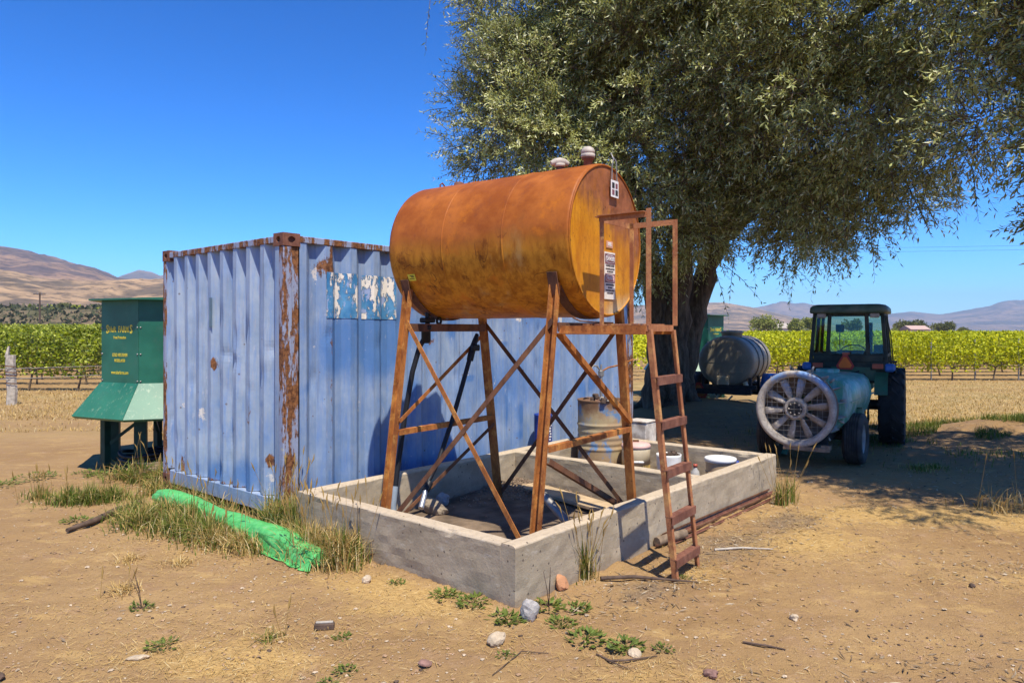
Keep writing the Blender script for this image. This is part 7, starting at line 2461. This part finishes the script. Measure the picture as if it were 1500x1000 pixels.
r_ = np.random.default_rng(77)
x, y = scatter(34000, straw_f, -7, 8.5, 2.9, 9.5, r_)
k = len(x)
a = r_.uniform(0, 6.28, k)
d = unit(np.stack([np.cos(a), np.sin(a), np.abs(r_.normal(0, .22, k))], 1)); s = unit(np.cross(d, np.array([0, 0, 1.0]) + r_.normal(0, .3, (k, 3))))
tag(link("dry_straw", leaves_mesh("dry_straw", np.stack([x, y, gh(x, y) + .003 + r_.random(k) * .006], 1), d, s, r_.uniform(.018, .075, k), r_.uniform(.0018, .0036, k), M['grass_dry'], r_.random((k, 3)), .05)),
    "loose dry straw strewn over the dirt", "straw", None, 'stuff')


def litter_f(x, y):
    g = .8 * gauss(x, y, 1.7, 5.85, .75, .42, .75) + .7 * gauss(x, y, .9, 4.85, .5, .28, .6) + .7 * gauss(x, y, 2.6, 6.7, .6, .35, .8) + .35 * gauss(x, y, 3.7, 5.3, .8, .45) + .30 * gauss(x, y, 2.7, 3.6, .9, .35) + .3 * gauss(x, y, 1.4, 3.3, .5, .25) \
        + .45 * np.clip(1.25 - np.hypot((x - 5.5) / 5.5, (y - 12.0) / 5.0), 0, 1) + .008
    return np.clip(g, 0, 1) * outside_blocks(x, y)


x, y = scatter(6500, litter_f, -7, 10, 2.9, 14, r_)
k = len(x); a = r_.uniform(0, 6.28, k)
d = unit(np.stack([np.cos(a), np.sin(a), np.abs(r_.normal(0, .25, k))], 1)); s = unit(np.cross(d, np.array([0, 0, 1.0]) + r_.normal(0, .4, (k, 3))))
tag(link("leaf_litter", leaves_mesh("leaf_litter", np.stack([x, y, gh(x, y) + .004], 1), d, s, r_.uniform(.03, .08, k), r_.uniform(.006, .015, k), M['litter'], r_.random((k, 3)), .15)),
    "dead willow leaves and chips littering the ground", "leaf litter", None, 'stuff')

# pebbles and clods
def pebbles(name, label, n, smin, smax, m, seed, f):
    r = np.random.default_rng(seed)
    x, y = scatter(n, f, -6.5, 7.5, 2.9, 9.5, r)
    k = len(x)
    s = smin * (smax / smin) ** (r.random(k) ** 2.2)
    oc = np.array([(1, 0, 0), (-1, 0, 0), (0, 1, 0), (0, -1, 0), (0, 0, 1), (0, 0, -1), (.7, .7, .45), (-.7, .7, .45), (.7, -.7, .45), (-.7, -.7, .45)], float)
    fa = np.array([(0, 6, 4), (6, 2, 4), (2, 7, 4), (7, 1, 4), (1, 9, 4), (9, 3, 4), (3, 8, 4), (8, 0, 4), (0, 2, 6), (2, 1, 7), (1, 3, 9), (3, 0, 8)])
    a = r.uniform(0, 6.28, k); ca, sa = np.cos(a), np.sin(a)
    sc = s[:, None] * r.uniform(.6, 1.35, (k, 3)) * np.array([1, 1, .65])
    V = oc[None] * sc[:, None, :] * r.uniform(.8, 1.15, (k, 10, 1))
    X = V[..., 0] * ca[:, None] - V[..., 1] * sa[:, None] + x[:, None]; Y = V[..., 0] * sa[:, None] + V[..., 1] * ca[:, None] + y[:, None]
    Z = V[..., 2] + (gh(x, y) + s * .22)[:, None]
    F = (fa[None] + (np.arange(k) * 10)[:, None, None]).reshape(-1, 3)
    tag(link(name, npmesh(name, np.stack([X, Y, Z], -1).reshape(-1, 3), F.ravel(), np.arange(len(F)) * 3, m, False)), label, "pebbles", None, 'stuff')


ev = lambda x, y: (.35 + .5 * np.clip(fbm(x * 1.5, y * 1.5, 55, 3) * 3, -.5, 1)) * outside_blocks(x, y)
pebbles("pebbles", "pale pebbles scattered over the dirt", 2200, .004, .015, M['pebble'], 88, ev)
pebbles("dirt_clods", "brown clods of dirt scattered over the yard", 9000, .003, .012, plain("dirt_clod", (.33, .205, .115), .95, .3), 89, ev)
pebbles("dark_chips", "dark chips and crumbs on the dirt", 700, .004, .014, M['wood_dark'], 90, ev)
# dim green grass on the bank at right, and the dry grass flat beyond
n = 22000
x = r_.normal(0, 1, n) * 1.5 + 8.6; y = r_.normal(0, 1, n) * .9 + 11.7
kp = fbm(x * 1.6, y * 1.6, 123, 4) > -.05
x, y = x[kp], y[kp]; k = n = len(x); hh = r_.uniform(.03, .15, k)
tag(link("bank_grass", blades_mesh("bank_grass", np.stack([x, y, gh(x, y)], 1), hh, np.abs(r_.normal(.5, .3, k)), r_.uniform(.003, .006, k), GG, r_.random((k, 3)), r_)), "shaded green grass on the low bank at right", "grass", None, 'stuff')
n = 16000
y = 12.8 * (25 / 12.8) ** r_.random(n); x = y * r_.uniform(.36, .76, n)
hh = r_.uniform(.03, .10, n)
tag(link("dry_grass_flat", blades_mesh("dry_grass_flat", np.stack([x, y, gh(x, y)], 1), hh, np.abs(r_.normal(.9, .5, n)), r_.uniform(.004, .009, n), M['grass_dry'], r_.random((n, 3)), r_)), "dry golden grass between the tractor and the vineyard", "dry grass", None, 'stuff')
n = 9000
y = 12.5 * (21 / 12.5) ** r_.random(n); x = y * r_.uniform(-.76, -.40, n)
kp = (np.abs(y - 13.4) > .7) | (r_.random(n) < .1)
x, y = x[kp], y[kp]; n = len(x)
hh = r_.uniform(.03, .12, n)
tag(link("dry_grass_verge", blades_mesh("dry_grass_verge", np.stack([x, y, gh(x, y)], 1), hh, np.abs(r_.normal(.9, .5, n)), r_.uniform(.004, .009, n), M['grass_dry'], r_.random((n, 3)), r_)), "dry grass verge in front of the left vineyard", "dry grass", None, 'stuff')
